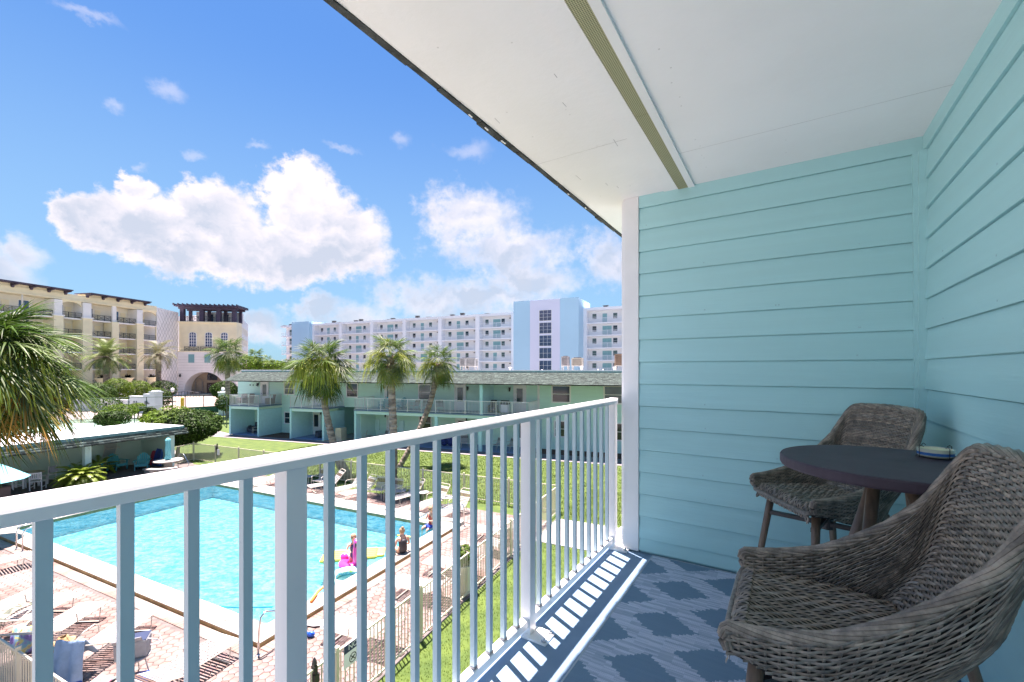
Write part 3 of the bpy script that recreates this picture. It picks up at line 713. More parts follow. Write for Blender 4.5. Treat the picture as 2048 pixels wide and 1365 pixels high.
def lapwall(b, x0, x1, y, z0, z1, h=.165):
    """saw-tooth lap siding facing -y"""
    n = max(1, int((z1-z0)/h))
    vs = []; fs = []
    for i in range(n+1):
        z = z0+(z1-z0)*i/n; k = len(vs)
        if i < n:
            za = z0+(z1-z0)*(i+1)/n
            vs += [(x0, y-.02, z), (x1, y-.02, z), (x1, y-.004, za), (x0, y-.004, za)]; fs.append((k, k+1, k+2, k+3))
            fs.append((k+1, k, k+3, k+2)) if False else None
            k2 = len(vs); vs += [(x0, y-.004, z), (x1, y-.004, z), (x1, y-.02, z), (x0, y-.02, z)]; fs.append((k2, k2+1, k2+2, k2+3))
    b.add(vs, [f for f in fs if f])

# ================================================================== MINT GREEN TWO-STOREY BUILDING
gb = thing('motel_building', 'long two storey mint green building with shingled mansard roof and white balcony railings', 'building', GRN.w(GE0, 30), GRN.rz)
go = (GE0, 30, 0)
def gx(px, n=30.05): return GRN.px(px, n)
NF, NW, NB = 30.05, 32.6, 42.0
EL, ER = GE0, 26.0
D2 = 2.78
# main wall (two heights) with the open passage between
pe0, pe1 = gx(676, NW), gx(711, NF)+.05
b = MB(go); b.box(gx(551, NW)-3.6, pe0, NW, NB, 0, 5.25); b.box(pe1, ER, NW, NB, 0, 5.25); b.box(pe0, pe1, NW, NB, 2.75, 5.25)
b.build('wall', M_mint, gb)
b = MB(go)
wl = gx(476, NW)
lapwall(b, wl, ER, NW, 2.75, 5.24); lapwall(b, wl, pe0, NW, 0.05, 2.745); lapwall(b, pe1, ER, NW, .05, 2.745)
b.build('lap_siding', M_siding, gb)
b = MB(go); b.box(pe0+.02, pe1-.02, NW+6, NW+6.1, 0, 2.74); b.build('passage_wall', M_mint, gb); b = MB(go); b.box(pe1-.01, pe1+.05, NW-2.0, NW-.025, 0.0, 2.6)
b.build('passage_wall', M_mint, gb)
# mansard roof: boards, shingles, cap
e0, e1 = gx(446, 29.75), ER+.6
prof = [(29.75, 5.12), (29.78, 5.06), (32.5, 5.06), (32.5, 5.24), (31.35, 5.95), (31.0, 5.98)]
rfb = MB(go); rfb.prismx(prof, e0+.9, e1)
# hipped left end
rfb.add([(e0, 29.75, 5.10), (e0+.9, 29.75, 5.10), (e0+.9, 31.0, 5.96), (e0, 38, 5.10), (e0+.9, 38, 5.96), (e0+1.0, 31.0, 5.96)],
        [(0, 1, 2), (0, 2, 4, 3)])
roof = rfb.build('roof', M_shing, gb)
def shingles(par, off, x0, x1, ya, za, yb, zb, seed, ch=.135, w=(.2, .42), m=M_shing, hip=0.0):
    r = random.Random(seed); L = math.hypot(yb-ya, zb-za); n = round(L/ch); V = []; F = []; T = []
    nx, nz = -(zb-za)/L, (yb-ya)/L
    for i in range(n):
        t0, t1 = i/n, min(1, (i+1.15)/n); x = x0+r.uniform(0, .2)+hip*i/n
        while x < x1:
            wd = r.uniform(.16, .34); d0 = r.uniform(.018, .035); dz = r.uniform(-.012, .012)/L; tt = r.uniform(.72, 1.3) if r.random() < .9 else r.uniform(.6, 1.45)
            xa, xb = x+.004, min(x1, x+wd-.004); k = len(V)
            for xx in (xa, xb):
                for t, d in ((t0+dz, .004), (t0+dz, d0), (t1, .009)):
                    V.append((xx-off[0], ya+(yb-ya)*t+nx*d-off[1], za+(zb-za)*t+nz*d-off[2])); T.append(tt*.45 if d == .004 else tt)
            F += [(k, k+3, k+4, k+1), (k+1, k+4, k+5, k+2)]
            x += wd
    return stuff(npmesh('shingles', V, F, m, tint=T, parent=par))
shingles(roof, go, e0, e1, 29.75, 5.11, 31.0, 5.975, 4, hip=.9)
b = MB(go); b.box(e0+.85, e1, 30.98, 31.06, 5.955, 6.06); b.build('flashing', mat('teal_flashing', (.16, .36, .36), .6), gb)
b = MB(go); b.box(e0+.80, e1, 30.96, 31.5, 6.062, 6.145); b.box(e0+.85, e1, 31.3, NB, 5.9, 6.06); b.build('roof_cap', M_white, gb)
# ground floor bays and decks
def podside(b, x, th=.16): b.box(x, x+th, NF, NW-.022, .02, D2-.32)
bays = [(459, 518), (580, 648), (709, 1059)]
xs = [(gx(a, NF), gx(c, NF)) for a, c in bays]
b = MB(go)
for x0, x1 in xs[:2]:
    for xa in (x0, x1-.17): b = MB(go); b.box(xa, xa+.17, NF, NW-.022, .04, D2-.3); b.build('bay_wall', M_sidin2, gb)
b = MB(go); b.box(xs[2][0], xs[2][0]+.17, NF, NW-.022, .04, D2-.3); b.build('bay_wall', M_sidin2, gb)
for x0, x1 in xs[:2]:
    b = MB(go); b.box(x0+.17, x1-.17, NF+.0, NF+.17, D2-.30, D2-.075); b.build('beam', M_mintlt, gb)
b = MB(go); b.box(xs[2][0]+.17, xs[2][1], NF, NF+.17, D2-.30, D2-.075); b.build('beam', M_mintlt, gb)
for x0, x1 in xs:
    b = MB(go); b.box(x0-.03, x1+.03, NF-.06, NW-.022, D2-.07, D2+.02); b.build('balcony_deck', M_deckp, gb)
    b = MB(go); b.box(x0+.18, x1-.18, NF+.17, NW-.03, .0, .055); b.build('patio_slab', mat('blue_patio_slab', (.17, .26, .42), .7, .08, 2), gb)
# pale edge boards on the front of every bay wall, posts of the long balcony
M_edge = mat('pale_aqua_edge', (.45, .78, .80), .6, .03, 1)
ed = []
for x0, x1 in xs[:2]: ed += [x0, x1-.17]
ed.append(xs[2][0])
for x in ed:
    b = MB(go); b.box(x-.012, x+.182, NF-.03, NF-.0005, .02, D2-.075); b.build('corner_board', M_edge, gb)
for px in (872, 960, 1054):
    x = gx(px, NF); b = MB(go); b.box(x-.13, x+.13, NF-.01, NF+.14, .02, D2-.301); b.build('post', M_edge, gb)
x = gx(962, NF); b = MB(go); b.box(x-.12, x+.12, NF-.0, NF+.16, D2+.02, 5.06); b.build('post', M_edge, gb)
b = MB(go); b.box(x-.04, x+.04, NF+.16, NW-.022, D2+.02, 5.06); b.build('party_wall', M_sidin2, gb)
xq = gx(1054, NF); b = MB(go); b.box(gx(1078, NW)-.12, gx(1078, NW)+.06, NW-.06, NW-.021, .1, 5.06); b.build('corner_board', M_white, gb)
# railings
for i, (x0, x1) in enumerate(xs):
    railing_run(gb, [(x0+.05-go[0], NW-.05-30), (x0+.05-go[0], NF-30), (x1-.05-go[0], NF-30), (x1-.05-go[0], NW-.05-30)], D2+.02, 1.0, M_alu, sp=.12, post=1.25)
# doors and windows
def gwin(px0, px1, z, h, n=NW, **k):
    x0, x1 = gx(px0, n), gx(px1, n); window(gb, (x0+x1)/2-go[0], n-30-.021, z, x1-x0, h, M_white, k.pop('g', M_glass), fw=.10, **k)
def gdoor(px0, px1, z, **k):
    x0, x1 = gx(px0, NW), gx(px1, NW); door(gb, (x0+x1)/2-go[0], NW-30-.021, z, .86, 2.05, M_white, k.get('g', M_glassg))
for a, c, z, h, g in ((568.5, 590, 3.72, 1.22, M_glassg), (693, 717, 3.62, 1.35, M_glass), (837, 863, 3.5, 1.45, M_glassg), (1103, 1142, 3.62, 1.38, M_glass), (1207, 1252, 3.62, 1.40, M_glassg), (1290, 1330, 3.62, 1.4, M_glass)):
    gwin(a, c, z, h, g=g)
for a, c, z, h in ((569, 584, .9, 1.2), (838, 864, .95, 1.35), (1108, 1133, 1.0, 1.3), (1228, 1262, .95, 1.35), (1296, 1325, .95, 1.3)): gwin(a, c, z, h)
for a, c in ((524, 536), (627, 640), (771, 789), (911, 931), (1029, 1051)): gdoor(a, c, D2+.02, g=M_glassg if a != 627 else M_glass)
for a, c in ((626, 641), (776, 792), (914, 932), (1031, 1050)): gdoor(a, c, .055, g=M_glass)
for px, z in ((517, 4.72), (651, 4.72), (769, 4.7), (936, 4.68), (1020, 4.66), (643, 2.18), (772, 2.2), (934, 2.2)):
    sconce(gb, gx(px, NW)-go[0], NW-30-.022, z-.1)
for px in (501, 507, 513.5):        # small hooks on the wall by the first door
    b = MB(go); x = gx(px, NW); b.cbox((x, NW-.045, 4.62), (.09, .04, .13)); b.build('wall_ornament', M_glassg, gb)
for px in (679, 676): 
    x = gx(px, NW)-.05; b = MB(go); b.tube([(x, NW-.08, .1), (x, NW-.08, 2.8)], .035, 6); b.build('downpipe', M_mintlt, gb)
b = MB(go); x = gx(672, NF); b.box(x-.25, x+.35, NF+.2, NF+.9, .02, 1.15); b.build('utility_box', mat('cream_utility_box', (.55, .50, .36), .7), gb)
for px in (752, 800): 
    x = gx(px, NW); b = MB(go); b.box(x, x+.45, NW-.16, NW-.03, .8, 1.75); b.build('meter_box', M_mintlt, gb)
sheet('mulch_bed', [GRN.w(xs[0][1]+.05, 30.2), GRN.w(xs[1][0]-.05, 30.2), GRN.w(xs[1][0]-.05, 32.55), GRN.w(xs[0][1]+.05, 32.55)], .05, M_mulch, .05)
sheet('mulch_bed', [GRN.w(xs[2][1]+.15, 30.9), GRN.w(ER, 30.9), GRN.w(ER, 32.55), GRN.w(xs[2][1]+.15, 32.55)], .05, M_mulch, .05)
M_yel = mat('yellow_line_paint', (.62, .36, .03), .8, .15, 6)
sheet('passage_floor', [GRN.w(pe0, 29.8), GRN.w(pe1-.05, 29.8), GRN.w(pe1-.05, 38), GRN.w(pe0, 38)], .024, M_conc, .02)
for n0 in (29.95, 31.6):
    struct(MB().add([GRN.w(pe0+.1, n0, .028), GRN.w(pe1-.2, n0, .028), GRN.w(pe1-.2, n0+.14, .028), GRN.w(pe0+.1, n0+.14, .028)], [(0, 1, 2, 3)]).build('painted_line', M_yel))
# roof equipment: condensers on stands
def condenser(px, py, z0, w, d, h, col, label, n=33.5, group=None):
    x = gx(px, n); p = GRN.w(x, n, 6.06)
    t_ = thing('air_conditioner', label, 'air conditioner', p, GRN.rz)
    mm = mat('condenser_'+label.split()[0], tuple(c*.55 for c in col), .6, .12, 4)
    b = MB(); b.box(-w/2, w/2, -d/2, d/2, .38, .42+0); 
    for sx in (-w/2+.05, w/2-.05):
        for sy in (-d/2+.05, d/2-.05): b.tube([(sx, sy, 0), (sx, sy, .38)], .03, 5)
    b.build('stand', M_conc, t_)
    b = MB()
    k = int(h/.05)
    b.box(-w/2+.06, w/2-.06, -d/2+.06, d/2-.06, .43, .42+h-.02)
    b.build('core', M_iron, t_)
    b = MB()
    for sx in (-w/2, w/2-.05):
        for sy in (-d/2, d/2-.05): b.box(sx, sx+.05, sy, sy+.05, .42, .42+h)
    for i in range(k+1): z = .43+i*h/(k+1); b.box(-w/2+.02, w/2-.02, -d/2+.015, d/2-.015, z, z+.022)
    b.box(-w/2, w/2, -d/2, d/2, .42+h-.03, .42+h+.03)
    b.build('louvred_case', mm, t_)
    b = MB(); b.lathe([(w*.36, 0), (w*.36, .05), (w*.33, .05), (w*.33, 0)], 16, (0, 0, .42+h+.03)); b.cbox((0, 0, .42+h+.06), (w*.7, .03, .01)); b.cbox((0, 0, .42+h+.0605), (.03, w*.7, .01)); b.build('fan_guard', M_iron, t_)
    return t_
condenser(929, 722, 6, .62, .62, .62, (.42, .43, .43), 'grey roof condenser, left one of the pair behind the third palm')
condenser(943, 720, 6, .95, .62, .60, (.55, .56, .56), 'silver slatted roof condenser, right one of the pair behind the third palm')
condenser(1131, 715, 6, .56, .56, .68, (.48, .45, .45), 'mauve grey roof condenser, narrow one left of the boxy beige unit')
condenser(1155, 717, 6, .84, .56, .56, (.62, .56, .46), 'beige boxy roof condenser in front of the blue tower corner')
condenser(1241, 712, 6, .80, .70, .80, (.40, .26, .17), 'rusty brown roof condenser beside the white corner board')
for px, h in ((1020, .3), (1163, .34), (1229, .3), (1084, .12), (1196, .15), (1206, .15)):
    x = gx(px, 32.2); v = thing('roof_vent', {1020: 'white roof vent standing alone above the long balcony', 1163: 'white roof vent at the foot of the beige condenser', 1229: 'white roof vent just left of the rusty condenser', 1084: 'short white pipe below the dark tower windows', 1196: 'left of two thin white pipes on the roof', 1206: 'right of two thin white pipes on the roof'}[px], 'roof vent', GRN.w(x, 32.2, 6.06), GRN.rz)
    b = MB(); b.lathe([(.06, 0), (.05, h*.7), (.09 if h > .2 else .05, h*.72), (.12 if h > .2 else .05, h), (0, h+.01)], 8); b.build('pipe', M_white, v)

# ================================================================== POOL SHED (open cabana)
so = (-29.4, 10, 0); SE = 18.35
sh = thing('pool_cabana', 'open fronted pool cabana with flat white roof and shingled fascia', 'cabana', SHED.w(-29.4, 10), SHED.rz)
M_shedw = mat('sage_green_wall', (.46, .61, .53), .85, .05, .8)
b = MB(so); b.box(-33.4, -33.2, -8, SE-.1, 0, 2.35); b.box(-33.2, -30.35, SE-.3, SE-.1, 0, 2.35); b.build('wall', M_shedw, sh)
b = MB(so); b.box(-33.5, -29.62, -8, SE-.05, 2.36, 2.56); b.build('ceiling', M_shedw, sh)
b = MB(so); b.box(-33.6, -29.42, -8.1, SE+.02, 2.562, 2.62); b.build('roof', M_white, sh)
b = MB(so); b.box(-29.43, -29.40, -8.1, SE+.02, 2.46, 2.60); b.box(-33.5, -29.43, SE+.0205, SE+.05, 2.46, 2.60); b.build('flashing', mat('dark_teal_flashing', (.10, .24, .24), .5), sh)
b = MB(so)
b.prismy([(-29.44, 2.46), (-29.18, 2.13), (-29.22, 2.11), (-29.60, 2.13), (-29.60, 2.46)], -8.1, SE+.02); fas = b.build('fascia', M_shing, sh)
V = []; F = []; T = []; r = random.Random(9)
for i in range(3):
    t0, t1 = i/3, (i+1.2)/3; y = -8.0
    while y < SE:
        wd = r.uniform(.15, .35); k = len(V); d = r.uniform(.012, .03); tt = r.choice([.4, .6, .9, 1.1, 1.6])
        for yy in (y, y+wd-.006):
            for t_, dd in ((t0, .002), (t0, d), (min(1, t1), .006)):
                V.append((-29.18-.26*t_+dd*.78+29.4, yy-10, 2.13+.33*t_+dd*.6)); T.append(tt)
        F += [(k, k+1, k+4, k+3), (k+1, k+2, k+5, k+4)]; y += wd
stuff(npmesh('shingles', V, F, M_shing, tint=T, parent=fas))
for s_ in (18.05, 13.85, 9.6, 5.4):
    b = MB(so); b.box(-30.32, -30.04, s_-.14, s_+.14, 0.03, 2.36); b.build('column', M_mintlt, sh, bevel=.01)
b = MB(so); b.box(-33.16, -33.05, 12.0-1.6, 12.3-1.6, 1.15, 1.5); b.build('breaker_box', mat('grey_metal_box', (.36, .34, .31), .5), sh)
# ================================================================== CREAM RESORT BUILDING (left)
cb_ = thing('resort_building', 'cream five storey resort building with plum roof canopies and black iron balconies', 'building', CRM.w(0, 0), CRM.rz)
def cx(px): return CRM.px(px, 0)
ZS = [3.1, 6.25, 9.4, 12.5, 15.6]; ZT = 18.75; ZR = 19.9
XE = cx(313)
b = MB(); b.box(-22, XE, 2.2, 16, 0, ZR-.1); b.build('wall', M_creamd, cb_)
bay = []           # (x0,x1,kind)
edges = [(-22, -16, 'p'), (-16, -12.6, 'r'), (-12.6, -12.0, 'c'), (-12.0, -8.6, 'r'), (-8.6, -7.2, 'p'), (-7.2, -4.8, 'a'), (-4.8, cx(-12), 'p'), (cx(-12), cx(42), 'r'), (cx(42), cx(49), 'c'), (cx(49), cx(105), 'r'), (cx(105), cx(124), 'p'),
         (cx(124), cx(163), 'a'), (cx(163), cx(182), 'p'), (cx(182), cx(222), 'r'), (cx(222), cx(235.5), 'c'), (cx(235.5), cx(271), 'r'), (cx(271), cx(284.5), 'p'), (cx(284.5), cx(312), 'a'), (cx(312), XE, 'p')]
for x0, x1, k in edges:
    if k == 'p':
        b = MB(); b.box(x0, x1, -.35 if x1-x0 > .3 else 0, 2.2, 0, 15.7); b.build('pier', M_cream, cb_)
        b = MB(); b.box(x0-.12, x1+.12, -.47 if x1-x0 > .3 else 0, 0, 15.7, 15.95); b.box(x0+.1, x1-.1, -.25, 2.2, 15.95, ZT-.1); b.build('capital', M_creamw, cb_)
    elif k == 'c':
        b = MB(); b.box(x0, x1, -.3, 1.8, 0, 15.6); b.build('pier', M_cream, cb_)
        b = MB(); b.box(x0+.25, x1-.25, 0, .35, 15.6, ZT); b.build('column', M_creamw, cb_)
for z in ZS:
    b = MB(); b.box(-22, XE-.05, .02, 2.2, z-.22, z); b.build('floor_slab', M_creamw, cb_)
b = MB(); b.box(-22, XE+.01, -.02, 2.2, ZT, ZR); b.box(-22, XE, -.12, -.0205, ZT, ZT+.25); b.build('parapet', M_cream, cb_)
b = MB(); b.box(-22, XE, .0, 2.3, 0, 2.2); b.build('podium_wall', M_creamw, cb_)
def iron(par, x0, x1, z, y=.02, h=1.05, cross=True, nm='balcony_rail'):
    b = MB(); b.box(x0, x1, y, y+.06, z+h-.06, z+h); b.box(x0, x1, y, y+.05, z+.08, z+.14)
    n = max(2, round((x1-x0)/1.15))
    for i in range(n+1): xx = x0+(x1-x0)*i/n; b.box(xx-.035, xx+.035, y, y+.05, z, z+h)
    if cross:
        for i in range(n):
            a, c = x0+(x1-x0)*i/n, x0+(x1-x0)*(i+1)/n
            for s in (1, -1):
                L = math.hypot(c-a, h-.2); b.cbox(((a+c)/2, y+.025, z+h/2), (L, .03, .035), 0, 0, s*math.atan2(h-.2, c-a))
    else: b.box(x0, x1, y+.02, y+.03, z+h*.55, z+h*.58)
    for i in range(int((x1-x0)/.13)): xx = x0+i*.13; b.box(xx-.008, xx+.008, y+.01, y+.03, z+.1, z+h-.06)
    return b.build(nm, M_iron, par)
wi = 0
for x0, x1, k in edges:
    if k not in 'ra' or x1 < -13: continue
    for z in ZS:
        iron(cb_, x0+.02, x1-.02, z, cross=(k == 'r'))
        w = x1-x0
        window(cb_, x0+w*.30, 2.19, z+.55, min(1.5, w*.45), 1.9, M_creamw, M_glassb, fw=.07, cols=2, rows=2)
        b = MB(); b.box(x0+w*.62, x0+w*.62+.95, 2.14, 2.199, z+.02, z+2.2); b.build('door', M_cream, cb_)
    if k == 'a':    # arched heads at the top floor
        cxm, r_ = (x0+x1)/2, (x1-x0)/2; zs_ = ZT-.95; poly = [(x0, ZT+.01), (x0, zs_)]
        for i in range(13): a = math.pi-math.pi*i/12; poly.append((cxm+r_*math.cos(a), zs_+.72*math.sin(a)))
        poly += [(x1, zs_), (x1, ZT+.01)]
        for i in range(len(poly)-3):        # strip of quads up to the parapet line
            pass
        b = MB(); pts = poly[1:-1]
        for (xa, za), (xb, zb) in zip(pts, pts[1:]):
            b.add([(xa, .03, za), (xb, .03, zb), (xb, .03, ZT+.01), (xa, .03, ZT+.01), (xa, .4, za), (xb, .4, zb)], [(0, 1, 2, 3), (0, 4, 5, 1)])
        b.build('arch_head', M_cream, cb_)
for x0, x1 in ((-16.5, -5.5), (cx(-22), cx(134)), (cx(170), cx(292))):
    b = MB(); b.box(x0, x1, -1.5, 2.6, ZR+.42, ZR+.62); n = max(3, round((x1-x0)/2.7))
    b.build('roof_canopy', M_purp, cb_)
    b = MB()
    for i in range(n+1):
        xx = x0+.3+(x1-x0-.6)*i/n; b.prismx([(-1.35, ZR+.42), (.1, ZR+.42), (.1, ZR-.25), (-.25, ZR-.2), (-.35, ZR+.1), (-1.35, ZR+.22)], xx-.16, xx+.16)
    b.build('brackets', M_purp, cb_)
    b = MB(); b.box(x0+.4, x1-.4, .1, 2.5, ZR+.001, ZR+.42); b.build('attic_wall', M_cream, cb_)
# big urns with plants in front of the piers
for px, lab in ((183, 'cream urn planter left of the feather palm'), (233, 'cream urn planter hidden behind the lamp post'), (283, 'cream urn planter left of the second feather palm')):
    x = cx(px); u = thing('urn_planter', lab, 'planter', CRM.w(x, -2.6, 2.3), CRM.rz)
    b = MB(); b.lathe([(0, 0), (.55, 0), (.6, .4), (.75, 1.6), (.95, 2.0), (1.15, 2.1), (1.15, 2.25), (.9, 2.25), (0, 2.2)], 14); b.build('urn', M_cream, u)
    b = MB(); rr = random.Random(px)
    for i in range(60):
        a, e_ = rr.uniform(0, 6.28), rr.uniform(.1, 1.3); L = rr.uniform(.5, 1.1); d = Vector((math.cos(a)*math.cos(e_), math.sin(a)*math.cos(e_), math.sin(e_)))
        s = Vector((-math.sin(a), math.cos(a), 0))*.05; p = Vector((0, 0, 2.2)); b.add([p-s, p+s, p+d*L*.7+s, p+d*L-Vector((0, 0, .2)), p+d*L*.7-s], [(0, 1, 2, 3, 4)])
    b.build('leaves', M_leaf, u)
    b = MB(); b.box(-1.0, 1.0, -.9, .9, -2.3, -.001); b.build('plinth', M_creamw, u)
# wall with the diamond lattice between facade and tower: one piece of the same building
DW = Frame(math.degrees(math.atan2(103.4-(CRM.w(XE, 0).y), -79.3-CRM.w(XE, 0).x)), CRM.w(XE, 0).x, CRM.w(XE, 0).y)
Ld = math.hypot(103.4-CRM.w(XE, 0).y, -79.3-CRM.w(XE, 0).x)
dw = thing('diamond_wall', 'pale wall with raised diamond lattice between cream facade and gate tower', 'wall', DW.w(0, 0), DW.rz)
b = MB(); b.box(.01, Ld, 0, 6, 0, 19.7); b.build('wall', M_creamw, dw)
b = MB()
s = 1.35; k = -20
M_lat = mat('lattice_groove', (.50, .48, .46), .85)
for i in range(-16, 10):
    for sg in (1, -1):
        # line z = z0 + sg*1.25*x clipped to the wall
        z0 = i*1.5 if sg > 0 else i*1.5+11
        pts = []
        for x in (0.1, Ld-.1):
            pts.append((x, z0+sg*1.25*x))
        (xa, za), (xb, zb) = pts
        def clip(z, xa, za, xb, zb): return xa+(xb-xa)*(z-za)/(zb-za)
        lo, hi = 2.5, 19.3
        if max(za, zb) < lo or min(za, zb) > hi: continue
        if za < lo: xa = clip(lo, xa, za, xb, zb); za = lo
        if za > hi: xa = clip(hi, xa, za, xb, zb); za = hi
        if zb < lo: xb = clip(lo, xa, za, xb, zb); zb = lo
        if zb > hi: xb = clip(hi, xa, za, xb, zb); zb = hi
        L = math.hypot(xb-xa, zb-za); b.cbox(((xa+xb)/2, -.012-.003*(sg > 0), (za+zb)/2), (L, .03, .07), 0, 0, -math.atan2(zb-za, xb-xa))
b.build('lattice', M_lat, dw)

# ================================================================== GATE TOWER
tw = thing('gate_tower', 'cream and white tower with arched entrance and dark pergola on top', 'tower', TWR.w(0, 0), TWR.rz)
def tx(px): return TWR.px(px, 0)
TW0, TW1 = tx(358), tx(473); ZC1, ZC2 = 10.45, 17.6
acx, ar = tx(411), (tx(452)-tx(372))/2; azs = 1.2
def archwall(b, x0, x1, z0, z1, cx_, r_, zs, y, th, n=20):
    b.box(x0, cx_-r_, y, y+th, z0, z1); b.box(cx_+r_, x1, y, y+th, z0, z1)
    for i in range(n):
        a, c = math.pi*i/n, math.pi*(i+1)/n; xa, za, xb, zb = cx_+r_*math.cos(a), zs+r_*math.sin(a), cx_+r_*math.cos(c), zs+r_*math.sin(c)
        b.add([(xa, y, za), (xb, y, zb), (xb, y, z1), (xa, y, z1), (xa, y+th, za), (xb, y+th, zb)], [(0, 3, 2, 1), (0, 1, 5, 4)])
b = MB(); archwall(b, TW0, TW1, 0, ZC1, acx, ar, azs, -.5, 3.3)
b.box(acx-ar, acx+ar, 2.7, 2.8, azs+ar, ZC1-.01); b.box(TW0, TW1, 2.8, 2.9, 0, ZC1-.02); b.build('lower_wall', M_creamw, tw)
b = MB()
for i in range(1, 15): b.box(TW0+.02, acx-ar-.25 if i*.65 < azs+ar else TW1-.1, -.515, -.5005, i*.65, i*.65+.04)
b.build('plaster_joints', M_lat, tw)
b = MB(); b.box(TW0, TW1, 0, 2.9, ZC1, ZC2); b.build('upper_wall', M_cream, tw)
b = MB(); b.box(TW0-.15, TW1+.15, -.6, 0, ZC1-.1, ZC1+.12); b.box(TW0-.2, TW1+.2, -.3, .0, ZC2-.3, ZC2); b.build('cornice', M_cream, tw)
# windows with rounded heads
def archwin(x, z, w, h, cols=3, rows=5):
    b = MB(); n = 10; o = []
    zs_ = z+h-w*.32
    def outline(s): return [(x-w/2*s, z+(1-s)*w/2), (x+w/2*s, z+(1-s)*w/2)]+[(x+w/2*s*math.cos(math.pi*i/n), zs_+w*.32*s*math.sin(math.pi*i/n)) for i in range(n+1)]
    O = outline(1.0); I = outline(.84); k = len(O)
    vs = [(a, -.06, c) for a, c in O]+[(a, -.06, c) for a, c in I]+[(a, 0, c) for a, c in O]
    b.add(vs, [(i, (i+1) % k, k+(i+1) % k, k+i) for i in range(k)]+[(i, 2*k+i, 2*k+(i+1) % k, (i+1) % k) for i in range(k)])
    for i in range(1, cols): xx = x-w*.42+w*.84*i/cols; b.box(xx-.05, xx+.05, -.05, -.01, z+.1, z+h-.12)
    for i in range(1, rows): zz = z+h*i/rows; b.box(x-w*.42, x+w*.42, -.048, -.01, zz-.05, zz+.05)
    f = b.build('arched_window', M_white, tw)
    g = MB(); g.add([(a, -.02, c) for a, c in I], [tuple(range(k))]); g.build('pane', M_glassb, f)
for px in (385.4, 417.4, 448.7):
    x = tx(px); archwin(x, 11.55, 1.65, 3.55)
    iron(tw, x-1.55, x+1.55, ZC1+.12, y=-.55, h=1.05)
for px in (385, 417, 449):
    x = tx(px); b = MB(); b.box(x-.62, x+.62, -.58, -.5, 7.75, 9.75); o = b.build('shutter', M_tdoor, tw)
    b = MB()
    for i in range(14): b.box(x-.58, x-.03, -.6, -.581, 7.85+i*.13, 7.93+i*.13); b.box(x+.03, x+.58, -.6, -.581, 7.85+i*.13, 7.93+i*.13)
    b.build('louvres', M_tdoor, o)
# pergola on the roof terrace
b = MB()
for px in (363, 402, 436, 467):
    x = tx(px); b.box(x-.45, x+.45, 0.1, .9, ZC2, 20.6); b.box(x-.3, x+.3, 3.6, 4.2, ZC2, 20.6)
b.build('pergola_posts', M_purp, tw)
b = MB(); b.box(TW0-.2, TW1+.3, 0, .6, 20.6, 21.1); b.box(TW0-.2, TW1+.3, 3.6, 4.2, 20.6, 21.1); b.box(TW0-.7, TW1+.8, -.9, 4.8, 21.1, 21.3); b.build('pergola_beams', M_purp, tw)
n = 15
for i in range(n):
    x = TW0-.5+(TW1-TW0+1.1)*i/(n-1); b = MB(); b.prismx([(-1.5, 21.32), (4.9, 21.32), (4.9, 21.65), (-1.1, 21.65), (-1.5, 21.75)], x-.13, x+.13); b.build('rafter', M_purp, tw)
iron(tw, TW0+.5, TW1-.5, ZC2, y=.25, h=1.3)
b = MB(); b.box(TW0+1.5, TW1-1.2, 4.5, 7, ZC2, 20.5); b.build('penthouse_wall', M_creamw, tw)
for i, f in enumerate((.38, .52, .66)): window(tw, TW0+(TW1-TW0)*f, 4.49, ZC2+.1, 1.3, 2.3, M_creamw, M_glassb, fw=.06, cols=1, rows=1)
# recessed entrance
b = MB(); b.box(acx-ar, acx+ar, 2.6, 2.69, 0, azs+ar); b.build('entrance_wall', mat('tan_stone', (.34, .28, .21), .85, .1, 1), tw)
b = MB()
x = acx+.3; pts = [(x-1.15, 3.5), (x+1.15, 3.5)]+[(x+1.15*math.cos(math.pi*i/10), 4.55+1.15*math.sin(math.pi*i/10)) for i in range(11)]
b.add([(a, 2.58, c) for a, c in pts], [tuple(range(len(pts)))]); b.build('arched_window', M_glass, tw)
b = MB(); b.box(x-1.2, x+1.2, 2.5, 2.59, .1, 2.9); dd = b.build('door', mat('dark_brown_door', (.06, .03, .025), .4), tw)
b = MB(); 
for k in (-.85, .15): b.box(x+k, x+k+.7, 2.47, 2.499, .8, 2.5)
b.build('pane', M_glass, dd)
for sgn in (-1, 1):
    xx = x+sgn*2.9; b = MB(); b.box(xx-.9, xx-.65, 2.35, 2.6, 0, 3.2); b.box(xx+.65, xx+.9, 2.35, 2.6, 0, 3.2)
    for i in range(10):
        a, c = math.pi*i/10, math.pi*(i+1)/10
        b.add([(xx+r_*math.cos(q), 2.36, 3.2+r_*math.sin(q)) for r_, q in ((.65, a), (.9, a), (.9, c), (.65, c))], [(0, 1, 2, 3)])
    b.box(xx-.6, xx+.6, 2.0, 2.6, 0, .9)
    b.build('niche', mat('grey_stone', (.25, .23, .21), .8, .1, 2), tw)
for px in (363.5, 456): 
    x = tx(px); b = MB(); b.box(x-.1, x+.1, -.75, -.51, 5.0, 5.1); b.lathe([(.04, 0), (.18, .12), (.22, .55), (.05, .75), (0, .9)], 6, (x, -.8, 4.3)); b.build('lantern', M_iron, tw)
b = MB(); b.box(TW0-.3, TW1+.3, -1.4, 2.4, 0, .12); b.box(acx-3.6, acx+3.2, -1.0, 2.3, .1205, .3); b.build('entrance_step', M_conc, tw)
